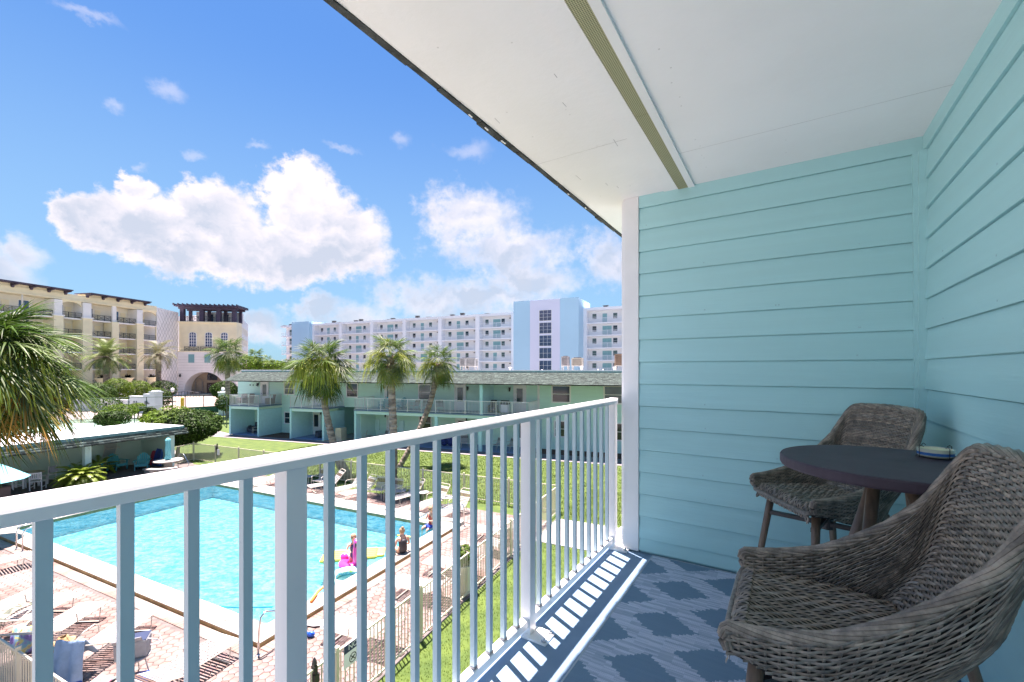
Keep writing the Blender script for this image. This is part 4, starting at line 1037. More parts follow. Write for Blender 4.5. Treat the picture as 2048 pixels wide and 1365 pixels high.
# receding side wing
wo_ = TWR.w(TW1, .1); WG = Frame(math.degrees(math.atan2(133-wo_.y, -80.7-wo_.x)), wo_.x, wo_.y); LW = math.hypot(133-wo_.y, -80.7-wo_.x)
wg = thing('resort_wing', 'receding side wing of the resort with small dark windows behind the tower', 'building', WG.w(0, 0), WG.rz)
wA = WG.inv(*TWR.w(TW1-.05, 2.91)[:2]); wD = WG.inv(*TWR.w(TW0, 2.91)[:2]); wE = WG.inv(*TWR.w(TW1-1.0, 7.2)[:2]); wF = WG.inv(*TWR.w(TW0, 7.2)[:2])
b = MB(); b.prism([(2.9, 0), (LW, 0), (LW, 30), wF, wD, wA], 0, ZC2); b.build('wall', M_creamw, wg)
b = MB(); b.prism([(7.2, .01), (LW, .01), (LW, 29.9), wF], ZC2, 19.9); b.build('attic_wall', M_creamw, wg)
for i in range(8):
    for z in (3.6, 6.6, 9.7, 12.8, 15.9): window(wg, 4.6+i*3.2, -.005, z, 1.4, 1.7, M_cream, M_glass, fw=.1, cols=1, rows=1, sub=False)

# ================================================================== WHITE AND BLUE CONDO
co = thing('condo_building', 'long seven storey white condo with open corridors and pale blue stair towers', 'building', CON.w(0, 0), CON.rz)
def kx(px): return CON.px(px, 0)
FH = 2.78; zr = 19.9; FZ = [zr-.55-FH*(i+1) for i in range(7)]
X0, X1 = kx(563), kx(1330)
b = MB(); b.box(X0, X1, 1.7, 14, 0, zr-.3); b.build('wall', M_conwall, co)
b = MB(); b.box(X0-.2, X1, -.15, 14, zr-.55, zr); b.build('parapet', M_conw, co)
for z in FZ:
    b = MB(); b.box(X0, X1, 0, 1.69, z-.22, z); b.build('corridor_slab', M_conw, co)
for px in (625.5, 681, 743.5, 808.5, 880, 955, 1027, 1169, 1262):
    x = kx(px); b = MB(); b.box(x-.55, x+.55, -.12, 1.69, 0, zr-.551); b.build('pier', M_conw, co)
b_ = MB(); c_ = MB()
for z in FZ[:6]:
    b_ = MB(); b_.box(X0, X1, .02, .07, z+1.0, z+1.06); b_.box(X0, X1, .03, .06, z+.08, z+.11)
    x = X0
    while x < X1: b_.box(x, x+.05, .02, .07, z, z+1.0); x += 1.6
    o = b_.build('corridor_rail', M_conw, co)
    V = []; F = []; x = X0
    while x < X1:
        k = len(V); V += [(x, .045, z+.1), (x+.03, .045, z+.1), (x+.03, .045, z+1.0), (x, .045, z+1.0)]; F.append((k, k+1, k+2, k+3)); x += .13
    stuff(npmesh('balusters', V, F, M_conw, parent=o))
def cunit(x, z, teal=True):
    w_ = x
pr2 = random.Random(21)
bays2 = [(625.5, 681), (681, 743.5), (743.5, 808.5), (808.5, 880), (880, 955), (955, 1027), (1169, 1262), (1262, 1330)]
dm = MB().box(-.5, .5, -.03, 0, 0, 2.1).mesh('door', M_tdoor); dl = MB().box(-.2, .2, -.12, 0, 0, .18).mesh('wall_lamp', M_iron)
for a, c in bays2:
    xa, xb = kx(a)+.6, kx(c)-.6; w = xb-xa
    for z in FZ[:5]:
        for f in (.14, .66): window(co, xa+w*f, 1.695, z+.85, 1.05, 1.35, M_conw, M_glass if pr2.random() < .5 else M_glassg, fw=.07, cols=1, rows=2)
        inst('door', dm, co, (xa+w*.40, 1.69, z+.01)); inst('door', dm, co, (xa+w*.40+1.02, 1.69, z+.01)) if pr2.random() < .6 else None
        inst('wall_lamp', dl, co, (xa+w*.88, 1.69, z+2.1))
for z in FZ[:5]:
    xa, xb = kx(565), kx(589)
    for f in (.3, .75): window(co, xa+(xb-xa)*f, 1.695, z+.2, 1.2, 2.0, M_conw, M_glassg, fw=.07, cols=1, rows=1)
def tower(px0, px1, y0, z1, name, m):
    b = MB(); b.box(kx(px0), kx(px1), y0, 8, 0, z1); return b.build(name, m, co)
tower(590, 625, -1.2, 20.6, 'stair_tower', M_conb)
# lift tower, standing forward
T0, T1 = CON.px(1027, -4.2), CON.px(1157, -4.2)
b = MB(); b.box(T0, T1, -4.2, 6, 0, 21.75); lt = b.build('lift_tower', M_conb, co)
b = MB(); b.box(CON.px(1060, -4.2), CON.px(1120, -4.2), -4.24, -4.2005, 0, 21.72); b.build('lavender_panel', M_conl, lt)
l0, l1 = CON.px(1078, -4.3), CON.px(1103.5, -4.3)
M_glred = mat('reflecting_tower_glass', (.03, .05, .12), .05, .4, .3, spec=1.0)
for i, (ya, yb) in enumerate(((620, 642.5), (645, 668), (670.5, 693), (695.5, 718), (721, 742))):
    Yd = CON.w((l0+l1)/2, -4.3).y; z1 = EYE-(ya-739)/870*Yd; z0 = EYE-(yb-739)/870*Yd
    window(co, (l0+l1)/2, -4.242, z0, l1-l0, z1-z0, M_conw, M_glred, fw=.09, cols=3, rows=3 if i < 3 else 2, depth=.08)
for i, px in enumerate((570, 582, 668, 680, 712, 722, 778, 786, 835, 858, 905, 925, 975, 1212)):     # small roof exhausts
    x = CON.px(px, 2.5); b = MB(); b.box(x-.5, x+.4, 2.2, 3, zr, zr+.35+.25*(i % 3)); b.box(x-.7, x+.6, 2.1, 3.1, zr+.35+.25*(i % 3), zr+.42+.25*(i % 3)); b.build('roof_exhaust', M_iron, co)
b = MB(); b.tube([(0, 0, 0), (0, 0, 9)], .05, 5); an = b.build('antenna', M_iron); g = CRM.w(cx(69), 9, ZR-.1); an.location = g
tag(an, 'thin antenna mast on the cream building roof', 'antenna')
# ================================================================== VEGETATION
def fan_frond(elev, Lp, Ll, seed, n=19, segs=4, wid=.036, droop=.55, spread=115, tone=1.0):
    r = random.Random(seed); V = []; T = []; F = []
    p = Vector((.06, 0, 0)); e = elev; pts = [p.copy()]
    for i in range(6):
        p = p+Vector((math.cos(e), 0, math.sin(e)))*Lp/6; e -= .10+.05*math.cos(elev); pts.append(p.copy())
    d = Vector((math.cos(e), 0, math.sin(e))); s = Vector((0, 1, 0)); up = d.cross(s)*-1
    if up.z < 0: up = -up
    # petiole as two crossed strips
    for off in (Vector((0, .011, 0)), Vector((0, 0, .011))):
        k = len(V)
        for q in pts: V += [tuple(q-off), tuple(q+off)]; T += [(1.4, 1.5, 1.0)]*2
        F += [(k+2*i, k+2*i+1, k+2*i+3, k+2*i+2) for i in range(6)]
    for i in range(-n, n+1):
        a = R(spread)*i/n+r.uniform(-.03, .03); fall = 1-.30*abs(i/n)**2
        L = Ll*fall*r.uniform(.88, 1.08); dr = droop*r.uniform(.6, 1.5)
        dd = (d*math.cos(a)+s*math.sin(a)-up*.22*abs(i/n)+up*r.uniform(-.09, .09)).normalized()
        base = pts[-1]+d*.16*max(0, math.cos(a))
        wd = dd.cross(up).normalized(); t = tone*r.uniform(.6, 1.45); k = len(V)
        for j in range(segs+1):
            u = j/segs; w = wid*(.35+1.3*u if u < .35 else .85*(1-((u-.35)/.65)**1.6)+.03)
            q = base+dd*L*u-Vector((0, 0, 1))*dr*L*u*u*(.45+.55*abs(math.cos(e)))
            tl = wd*w*.5; fold = up*w*.22*(1 if i % 2 else -1)
            V += [tuple(q-tl+fold), tuple(q+tl-fold)]; tt = t*(1.0+.25*u); T += [(tt, tt, tt)]*2
        F += [(k+2*j, k+2*j+1, k+2*j+3, k+2*j+2) for j in range(segs)]
    return V, F, T
def pin_frond(elev, L, seed, n=26, ll=.42, wid=.03, arc=1.5, stiff=0.35, tone=1.0, lift=.35):
    r = random.Random(seed); V = []; T = []; F = []; p = Vector((.08, 0, 0)); e = elev; pts = [p.copy()]; es = [e]; m = 12
    for i in range(m): p = p+Vector((math.cos(e), 0, math.sin(e)))*L/m; e -= arc/m*(.4+1.2*i/m); pts.append(p.copy()); es.append(e)
    for off in (Vector((0, .014, 0)), Vector((0, 0, .014))):
        k = len(V)
        for q in pts: V += [tuple(q-off), tuple(q+off)]; T += [(1.3, 1.3, .9)]*2
        F += [(k+2*i, k+2*i+1, k+2*i+3, k+2*i+2) for i in range(m)]
    for i in range(n):
        u = .12+.87*i/(n-1); f = u*m; j = min(m-1, int(f)); q0 = pts[j].lerp(pts[j+1], f-j); ee = es[j]
        d = Vector((math.cos(ee), 0, math.sin(ee))); up = Vector((-math.sin(ee), 0, math.cos(ee)))
        for sg in (-1, 1):
            l = ll*(.45+.75*math.sin(math.pi*min(1, u*.9+.08)))*r.uniform(.9, 1.1)
            dd = (Vector((0, sg, 0))+d*(.55+.5*u)+up*lift).normalized(); wd = dd.cross(up).normalized(); t = tone*r.uniform(.65, 1.4); k = len(V)
            for jj in range(3):
                uu = jj/2; w = wid*(1, .9, .1)[jj]; q = q0+dd*l*uu-Vector((0, 0, 1))*stiff*l*uu*uu
                V += [tuple(q-wd*w/2), tuple(q+wd*w/2)]; T += [(t, t, t)]*2
            F += [(k, k+1, k+3, k+2), (k+2, k+3, k+5, k+4)]
    return V, F, T
_fr = {}
def fset(key, kind, elevs, m, nvar=2, **kw):
    if key in _fr: return _fr[key]
    out = []
    for i, e in enumerate(elevs):
        vs = []
        for k in range(nvar):
            V, F, T = (fan_frond if kind == 'fan' else pin_frond)(R(e), seed=i*31+k*7+len(key), **kw)
            vs.append(npmesh('frond', V, F, m, tint=T, link=False))
        out.append(vs)
    _fr[key] = out; return out
def trunk(par, pts, r, name='trunk', m=None, off=(0, 0, 0), n=12, ridge=.10, seed=1):
    rr = random.Random(seed); P = [Vector(p)-Vector(off) for p in pts]; Q = []; RR = []
    L = sum((b-a).length for a, b in zip(P, P[1:])); k = max(8, int(L/.11)); acc = 0
    # Catmull-Rom through the points
    PP = [P[0]*2-P[1]]+P+[P[-1]*2-P[-2]]; rs = r
    for i in range(k+1):
        t = i/k*(len(P)-1); j = min(len(P)-2, int(t)); u = t-j; a, b, c, d = PP[j], PP[j+1], PP[j+2], PP[j+3]
        q = .5*((2*b)+(c-a)*u+(2*a-5*b+4*c-d)*u*u+(3*b-a-3*c+d)*u**3); Q.append(q)
        RR.append((rs[j]+(rs[min(j+1, len(rs)-1)]-rs[j])*u)*(1+ridge*(.5 if i % 2 else -.5)+rr.uniform(-.04, .04)))
    b = MB(); b.tube(Q, RR, n)
    return b.build(name, m or M_bark, par, smooth_=False)
def palm(label, base, pts, rad, nf, sc, sets, seed, weights=None, group=None, name='palm_tree', twist=0, boots=True):
    """pts: world trunk points, crown at the last one"""
    o = thing(name, label, 'palm tree', base, 0, group); r = random.Random(seed)
    trunk(o, pts, rad, off=base, seed=seed)
    c = Vector(pts[-1])-Vector(base)
    if boots:
        b = MB()
        for i in range(34):
            a = i*2.4; z = -.9+.9*i/34; rr_ = rad[-1]*1.05; d = Vector((math.cos(a), math.sin(a), 0)); s = Vector((-math.sin(a), math.cos(a), 0))*.05
            p = c+Vector((0, 0, z))+d*rr_*.8; q = p+d*r.uniform(.12, .28)+Vector((0, 0, r.uniform(.08, .3)))
            b.add([p-s, p+s, q+s*.4, q-s*.4, p+d*.03-s-Vector((0, 0, .05)), p+d*.03+s-Vector((0, 0, .05))], [(0, 1, 2, 3), (4, 5, 2, 3)])
        b.build('leaf_boots', mat('dry_leaf_boot', (.20, .13, .08), .9, .4, 8), o)
    for i in range(nf):
        u = (i+.5)/nf; st = sets[r.choices(range(len(sets)), weights[0] if u < .62 else weights[1])[0]] if weights else sets[0]
        ne = len(st); k = min(ne-1, int(u*ne)); me = st[k][r.randrange(len(st[k]))]
        s_ = sc*r.uniform(.82, 1.12)
        inst('frond', me, o, c+Vector((0, 0, .18-.55*u)), (r.uniform(-.12, .12), r.uniform(-.12, .12), i*2.39996+r.uniform(-.25, .25)+twist), (s_, s_, s_))
    return o
EL_ = [82, 66, 50, 34, 18, 2, -16, -38]
fan_g = fset('fan_g', 'fan', EL_, M_frond, Lp=.66, Ll=.66, droop=.26, wid=.028, n=18)
fan_y = fset('fan_y', 'fan', EL_, M_frondy, Lp=.55, Ll=.58, droop=.5, wid=.03, n=17)
fan_p = fset('fan_p', 'fan', EL_, M_frondp, Lp=.66, Ll=.66, droop=.5, wid=.026, n=17)
W1 = ([.84, .02, .14], [.60, .24, .16])
def P(px, py, Y): return Vector(((px-1024)/870*Y, Y, EYE-(py-739)/870*Y))
b1 = P(697, 962, 24.6); b1.z = 0
palm('tall leaning cabbage palm with yellow seed sprays, biggest of the three beside the pool fence', b1, [b1, P(676, 915, 24.9), P(660, 860, 25.1), P(648, 800, 25.2), P(641, 735, 25.2)], [.30, .23, .19, .18, .20], 62, 1.45, [fan_g, fan_y, fan_p], 3, W1)
b2 = P(786, 985, 22.4); b2.z = 0
palm('straight trunked cabbage palm with bare orange collar, middle of the three', b2, [b2, P(787, 880, 22.4), P(784, 800, 22.4), P(781, 715, 22.4)], [.22, .20, .19, .20], 48, 1.06, [fan_g, fan_y, fan_p], 5, W1)
b3 = P(799, 938, 27.6); b3.z = 0
palm('slender cabbage palm leaning right in front of the long balcony, rightmost of the three', b3, [b3, P(835, 868, 28.0), P(862, 800, 28.4), P(877, 728, 28.6)], [.17, .17, .18, .19], 46, 1.08, [fan_g, fan_y, fan_p], 8, W1)
# seed sprays of palm one
def spray(par, c, n, L, m, seed, name='seed_spray'):
    r = random.Random(seed)
    for k in range(n):
        a = r.uniform(0, 6.28); b = MB(); 
        for j in range(80):
            a2 = a+r.uniform(-.6, .6); e0 = r.uniform(-.1, .9); l = L*r.uniform(.5, 1); p = Vector(c); q0 = p+Vector((math.cos(a2)*.3, math.sin(a2)*.3, .1))
            s = Vector((-math.sin(a2), math.cos(a2), 0))*.011; d = Vector((math.cos(a2)*math.cos(e0), math.sin(a2)*math.cos(e0), math.sin(e0)))
            pts = [q0, q0+d*l*.5, q0+d*l*.85-Vector((0, 0, l*.35)), q0+d*l-Vector((0, 0, l*.9))]
            b.add([x for q in pts for x in (q-s, q+s)], [(0, 1, 3, 2), (2, 3, 5, 4), (4, 5, 7, 6)])
        b.build(name, m, par)
M_seed = mat('yellow_green_seed_spray', (.30, .34, .03), .7, .2, 6, trans=.3)
p1o = [o for o in bpy.data.objects if o.name == 'palm_tree'][0]; spray(p1o, P(641, 738, 25.2)-b1, 12, 1.65, M_seed, 1)
p2o = bpy.data.objects['palm_tree.001']; spray(p2o, P(781, 722, 22.4)-b2, 4, 1.4, M_seed, 2)
p3o = bpy.data.objects['palm_tree.002']; spray(p3o, P(877, 735, 28.6)-b3, 3, 1.3, M_seed, 4)
# the big near palm at the left edge
nE = [82, 70, 58, 47, 36, 26, 16, 6, -6]
nf_g = fset('near_g', 'fan', nE, M_frond, nvar=2, Lp=1.0, Ll=.92, n=22, segs=6, wid=.034, droop=.42)
nf_p = fset('near_p', 'fan', nE, M_frondp, nvar=2, Lp=1.0, Ll=.88, n=22, segs=6, wid=.030, droop=.65)
nf_o = fset('near_oo', 'fan', nE, M_frondo, nvar=2, Lp=.9, Ll=.92, n=22, segs=6, wid=.034, droop=.55)
bn = Vector((-10.6, 8.1, 0)); cn = Vector((-10.5, 8.6, EYE-.08))
pn = palm('big cabbage palm at the left edge, nearest palm, with orange tipped lower fronds', bn, [bn, Vector((-10.6, 8.3, 3)), cn], [.26, .2, .21], 112, .88, [nf_g, nf_p, nf_o], 12, ([.72, .28, 0], [.56, .24, .20]))
spray(pn, cn-bn, 8, 1.3, M_seed, 9)
# feather palms by the resort
pinE = [75, 58, 42, 28, 12, -4, -20]
pin_g = fset('pin', 'pin', pinE, mat('feather_palm_leaf', (.08, .13, .035), .5, 0, 1, trans=.3, col2=(.19, .24, .07), attr='tint'), L=3.4, n=30, ll=.75, wid=.06, arc=1.25)
pin_d = fset('pind', 'pin', pinE, mat('dusty_palm_leaf', (.13, .15, .07), .55, 0, 1, trans=.3, col2=(.30, .28, .16), attr='tint'), L=3.3, n=28, ll=.72, wid=.05, arc=1.6)
def farpalm(label, px, pyc, pyb, Y, nf, sc, sets, seed, rad=.38, kind=True, w=None):
    c = P(px, pyc, Y); b = P(px+2, pyb, Y); base = Vector((b.x, b.y, max(0, b.z) if False else 0))
    palm(label, base, [base, Vector((c.x, c.y, c.z*.5)), c], [rad*1.15, rad, rad*1.05], nf, sc, sets, seed, w, boots=False)
farpalm('green feather palm in front of the cream building, left of the two', 213, 712, 780, 78, 44, 1.12, [pin_g], 31, .5)
farpalm('dusty feather palm with thinner fronds in front of the diamond wall', 317, 708, 775, 84, 40, 1.10, [pin_d], 32, .42)
farpalm('fan palm with greyish crown between gate tower and mint building', 455, 707, 790, 56, 44, 1.9, [fan_g, fan_y, fan_p], 33, .28, w=W1)
farpalm('dark distant fan palm standing right of the gate tower wing', 511, 715, 780, 88, 40, 1.6, [fan_g, fan_g, fan_p], 34, .3, w=([1, 0, 0], [.6, 0, .4]))
for i, (px, py, Y, s, lab) in enumerate(((535, 722, 96, 1.2, 'small far palm behind the left end of the shingled roof'), (574, 728, 110, 1.3, 'low far palm against the sky beside the condo corner'), (590, 727, 112, 1.4, 'low far palm touching the condo stair tower'))):
    farpalm(lab, px, py, 775, Y, 26, s, [fan_g, fan_p], 40+i, .25, w=([.6, .4], [.5, .5]))

# leafy crowns
def crown(par, c, rad, n, ls, m, seed, name='crown', squash=1, gap=.35, top=1.0, link=True):
    r = np.random.RandomState(seed); V = np.zeros((n*4, 3)); T = np.zeros((n*4, 3))
    u = r.normal(size=(n, 3)); u /= np.linalg.norm(u, axis=1)[:, None]
    k = r.normal(size=(9, 3)); k /= np.linalg.norm(k, axis=1)[:, None]; ph = r.uniform(0, 6.28, 9)
    lump = sum(np.sin(4.5*(u@k[i])+ph[i]) for i in range(9))/9
    rr = (1+gap*lump)*r.uniform(.55, 1, n)**.45
    pos = u*rr[:, None]*np.array(rad)+np.array(c)
    nrm = u+r.normal(size=(n, 3))*.6+np.array([0, 0, .35]); nrm /= np.linalg.norm(nrm, axis=1)[:, None]
    a = np.cross(nrm, r.normal(size=(n, 3))); a /= np.linalg.norm(a, axis=1)[:, None]; b = np.cross(nrm, a)
    s = ls*r.uniform(.6, 1.3, n)[:, None]
    V[0::4] = pos-a*s; V[1::4] = pos-b*s*.45+nrm*s*.12; V[2::4] = pos+a*s; V[3::4] = pos+b*s*.45+nrm*s*.12
    t = r.uniform(.55, 1.6, n); t = np.where(r.uniform(size=n) < .08, t*1.5, t)
    T = np.repeat(np.stack([t, t, t], 1), 4, 0)
    return npmesh(name, V, np.arange(4*n).reshape(-1, 4), m, tint=T, parent=par, link=link)
def twigs(par, c0, c1, rad, seed, r0=.09, name='trunk', n=7):
    r = random.Random(seed); b = MB(); c0 = Vector(c0); c1 = Vector(c1)
    b.tube([c0, c0.lerp(c1, .35)+Vector((r.uniform(-.1, .1), r.uniform(-.1, .1), 0)), c0.lerp(c1, .7)], [r0, r0*.8, r0*.6], 7)
    for i in range(n):
        a = i*2.4+r.uniform(-.3, .3); e = r.uniform(.1, 1.2); s = c0.lerp(c1, r.uniform(.3, .7)); d = Vector((math.cos(a)*math.cos(e)*rad[0], math.sin(a)*math.cos(e)*rad[1], math.sin(e)*rad[2]))*.75
        b.tube([s, s+d*.5+Vector((0, 0, .1)), s+d], [r0*.5, r0*.35, r0*.15], 5)
    return b.build(name, M_twig, par)
def tree(label, base, c, rad, n, ls, m, seed, cat='tree', name='round_tree', r0=.13):
    o = thing(name, label, cat, base); b = Vector(base); c = Vector(c)-b
    twigs(o, (0, 0, 0), c, rad, seed, r0); crown(o, c, rad, n, ls, m, seed); return o
def bush(label, px, py, Y, rad, m, seed, n=2500, ls=None, name='clipped_shrub', cat='shrub', group=None, gap=.08):
    c = P(px, py, Y); base = Vector((c.x, c.y, max(0, c.z-rad[2]*.95)))
    o = thing(name, label, cat, base, 0, group)
    cc = Vector((0, 0, c.z-base.z)); twigs(o, (0, 0, -max(0, base.z) if base.z < 1 else -.3), cc, rad, seed, .05+.03*rad[0])
    crown(o, cc, rad, n, ls or rad[0]*.055, m, seed, gap=gap); return o
# round tree behind the cabana, with a sandy shadowed trunk
tb = G(353, 917); tree('wide domed leafy tree behind the right end of the pool cabana', tb, P(368, 853, tb.y+.4), (2.45, 2.0, 1.18), 9000, .115, M_leaf, 51)
crown(bpy.data.objects['round_tree'], Vector(P(345, 842, tb.y))-tb, (1.9, 1.6, .9), 2600, .12, M_leafb, 52, name='crown')
# topiary domes along the resort
for i, (px, py, Y, w, h, l) in enumerate(((196, 790, 66, 3.0, 2.1, 'dark wide clipped dome behind the near palm fronds'), (235, 782, 72, 2.9, 2.5, 'rounded clipped shrub at the foot of the left feather palm'), (276, 782, 78, 2.9, 2.2, 'rounded clipped shrub between the two feather palms'), (325, 781, 82, 3.1, 2.3, 'rounded clipped shrub in front of the diamond wall'), (448, 781, 60, 2.2, 1.5, 'low clipped dome on the wall right of the tower entrance'))):
    bush(l, px, py-1, Y, (w*.78, w*.7, h*.82), M_leaf if i in (0,) else M_leafb if i in (1, 2) else M_leaf, 60+i, 3600, .14)
for i, (px, py, Y, w, h, l, m, nm) in enumerate(((213, 812, 52, 2.6, 1.6, 'dark spreading shrub below the white wall, left', M_leaf, 'shrub'), (241, 822, 47, 2.4, 1.0, 'yellow green low shrub between two darker ones', M_leafb, 'shrub'), (211, 838, 43, 1.5, 1.0, 'dark round shrub by the court corner post', M_leaf, 'shrub'), (231, 837, 43, 1.9, 1.1, 'dark round shrub right beside the court corner shrub', M_leaf, 'shrub'),
     (275, 815, 55, 1.5, .8, 'bright low plant under the emblem wall', M_leafb, 'shrub'), (322, 797, 62, 2.0, 2.0, 'shrub behind the green windscreen by the drive', M_leaf, 'shrub'), (312, 786, 68, 1.7, 1.2, 'yellow green shrub just behind the white gate pier', M_leafb, 'shrub'), (452, 806, 50, 1.7, 1.3, 'shrub in front of the right white gate wall', M_leaf, 'shrub'), (300, 829, 44, 1.0, 1.0, 'small dark conifer shrub at the court corner', M_leaf, 'shrub'))):
    bush(l, px, py, Y, (w*.72, w*.5, h*.72), m, 80+i, 1800, .11, name=nm, gap=.2)
for i, (px, py, Y, w, h, l) in enumerate(((-20, 845, 40, 3.0, 1.0, 'dark hedge mass behind the near palm at the left edge'), (105, 796, 66, 5, 2.0, 'dark shrub mass between near palm and resort'))):
    bush(l, px, py, Y, (w, w*.7, h), M_leaf, 95+i, 2600, .18, name='hedge', cat='hedge', gap=.2)
# yellow green foliage rising behind the motel roof
for i, (px, py, Y, w, h, l, m) in enumerate(((492, 728, 62, 2.2, 1.1, 'yellow green shrubbery behind the roof below the grey crowned palm', M_leafb), (540, 732, 64, 2.4, .9, 'bright foliage behind the roof edge right of the dark palm', M_leafb), (570, 736, 70, 3, 1.0, 'dark green foliage low against the sky beside the condo', M_leaf), (520, 735, 75, 3, .9, 'dark foliage just showing above the roof', M_leaf))):
    bush(l, px, py, Y, (w, w*.7, h), m, 110+i, 1500, .16, name='shrub', gap=.3)
tl = struct(MB().box(-140, -60, 190, 200, 0, 0.1).build('far_ground', M_lawn))
o = crown(None, (-75, 175, 3.5), (42, 8, 4.5), 6000, .7, M_leaf, 140, name='treeline', gap=.3); o['kind'] = 'stuff'; tag(o, 'distant line of trees closing the gap left of the condo', 'trees')
# sago palm in front of the cabana
sE = [62, 48, 34, 20, 6, -6]
sag = fset('sago', 'pin', sE, mat('sago_leaf', (.13, .20, .015), .45, 0, 2, trans=.3, col2=(.22, .30, .03), attr='tint'), L=1.05, n=30, ll=.20, wid=.022, arc=1.3, lift=.25)
sb = G(162, 975); so2 = thing('sago_palm', 'bright yellow green sago palm in front of the cabana column', 'sago palm', sb)
b = MB(); b.lathe([(.20, 0), (.26, .25), (.22, .5), (.10, .62), (0, .63)], 12); b.build('trunk', M_bark, so2)
r = random.Random(8)
for i in range(76):
    k = min(5, int(i/76*6)); s_ = r.uniform(.85, 1.15); inst('frond', sag[k][r.randrange(2)], so2, (0, 0, .55-.1*i/76), (0, 0, i*2.4), (s_,)*3)

# ================================================================== walls, fences and poles beyond the pool
def wall_run(pts, z1, th, name, label, cat, m, coping=None):
    o = thing(name, label, cat, pts[0]); b = MB(pts[0]); c = MB(pts[0])
    for a, q in zip(pts, pts[1:]):
        d = (Vector(q)-Vector(a)); L = d.length; mid = (Vector(a)+Vector(q))/2; b.cbox((mid.x, mid.y, z1/2), (L+.1, th, z1), math.atan2(d.y, d.x))
        c.cbox((mid.x, mid.y, z1+.05), (L+.2, th+.15, .10), math.atan2(d.y, d.x))
    b.build('wall', m, o); c.build('coping', m, o); return o
gw = [G(178, 822), G(228, 823), G(258, 824.5)]; 
w1 = wall_run([Vector((*G(150, 822)[:2], 0)), Vector((*G(214, 823)[:2], 0))], 1.55, .3, 'garden_wall', 'low white stucco wall left of the emblem panel', 'wall', M_hwall)
w2 = wall_run([Vector((*G(222, 824)[:2], 0)), Vector((*G(257, 826)[:2], 0))], 1.75, .3, 'garden_wall', 'white stucco wall section just left of the emblem panel', 'wall', M_hwall)
pa, pb_ = G(259, 826), G(304, 828); d = pb_-pa; ew = thing('emblem_wall', 'white entrance wall with black scroll lettering beside the gate pier', 'wall', pa, math.atan2(d.y, d.x))
Le = d.length; b = MB(); b.box(0, Le, 0, .4, 0, 2.3); b.box(Le*.62, Le*1.0, -.05, .45, 2.3, 2.75); b.box(-.05, Le+.05, -.06, .46, 2.3, 2.42); b.build('wall', M_hwall, ew)
b = MB(); b.box(Le, Le+1.0, -.3, .7, 0, 2.95); b.box(Le-.1, Le+1.1, -.4, .8, 2.95, 3.1); b.prism([(Le+.1, -.2), (Le+.9, -.2), (Le+.9, .6), (Le+.1, .6)], 3.1, 3.25); b.build('pier', M_hwall, ew)
def scroll(par, cx_, cz, s, y, m, name='scroll_emblem'):
    b = MB()
    def cur(f, n=16, r_=.03): b.tube([(cx_+s*f(i/n)[0], y, cz+s*f(i/n)[1]) for i in range(n+1)], r_, 4)
    cur(lambda t: (-1.3+1.1*t, -.5+.25*math.sin(t*9)))
    cur(lambda t: (-.9+.25*math.cos(t*6+2), .1+.45*math.sin(t*6+2)))
    cur(lambda t: (-.35+.2*t, -.45+1.0*t)); cur(lambda t: (-.15+.3*math.sin(t*3.1), .55-1.0*t)); cur(lambda t: (.05+.6*t, .0-.5*t+.2*math.sin(t*6)))
    cur(lambda t: (.7+.5*t, -.35+.15*math.sin(t*7)))
    return b.build(name, m, par)
scroll(ew, Le*.33, 1.35, .62, -.03, M_black)
scroll(ew, Le*.80, 1.55, .40, -.07, M_black)
pa, pb_ = G(437, 832), G(476, 830); d = pb_-pa; ww = thing('gate_wall', 'white gate wall with ball topped pier right of the drive', 'wall', pa, math.atan2(d.y, d.x))
b = MB(); b.box(1.0, d.length, 0, .35, 0, 2.5); b.box(0, 1.0, -.3, .7, 0, 3.0); b.box(-.1, 1.1, -.4, .8, 3.0, 3.15); b.box(1.0, d.length, -.05, .4, 2.5, 2.62); b.build('wall', M_hwall, ww)
b = MB(); b.lathe([(.35, 3.15), (.2, 3.3), (.1, 3.35)], 8, (.5, .2, 0)); b.sphere((.5, .2, 3.55), .22, 8, 6); b.build('finial', M_hwall, ww)
b = MB(); b.tube([(.5+.25*math.cos(i*.8), -.33, 2.1+.3*math.sin(i*.8)) for i in range(9)], .03, 4); b.build('iron_scroll', M_black, ww)
def netfence(label, pts, zt, m, posts, name='court_fence', rails=(0,), screen=None):
    o = thing(name, label, 'fence', pts[0]); o0 = pts[0]
    for a, q in zip(pts, pts[1:]):
        b = MB(o0); b.tube([Vector(a)+Vector((0, 0, zt)), Vector(q)+Vector((0, 0, zt))], .035, 5)
        for rz_ in rails:
            if rz_: b.tube([Vector(a)+Vector((0, 0, rz_)), Vector(q)+Vector((0, 0, rz_))], .022, 5)
        b.build('top_rail', m, o)
    for p in posts:
        b = MB(o0); b.tube([Vector(p), Vector(p)+Vector((0, 0, zt+.05))], .045, 6); b.build('post', m, o)
    if screen:
        (a, q, z0, z1) = screen; d = Vector(q)-Vector(a); b = MB(o0); mid = (Vector(a)+Vector(q))/2
        b.cbox((mid.x, mid.y, (z0+z1)/2), (d.length, .05, z1-z0), math.atan2(d.y, d.x)); b.build('windscreen', M_screen, o)
    return o
M_fgreen = mat('dark_green_fence_steel', (.02, .055, .045), .5)
fa = [G(185, 857), G(268.5, 850)]; fb = G(345, 843.5)
netfence('near green steel court fence with posts above the cabana roof', [G(60, 868), G(189.6, 858), G(268.8, 850), G(344, 844)], 1.95, M_fgreen, [G(60, 868), G(189.6, 858), G(268.8, 850), G(344, 844)], rails=(1.0,))
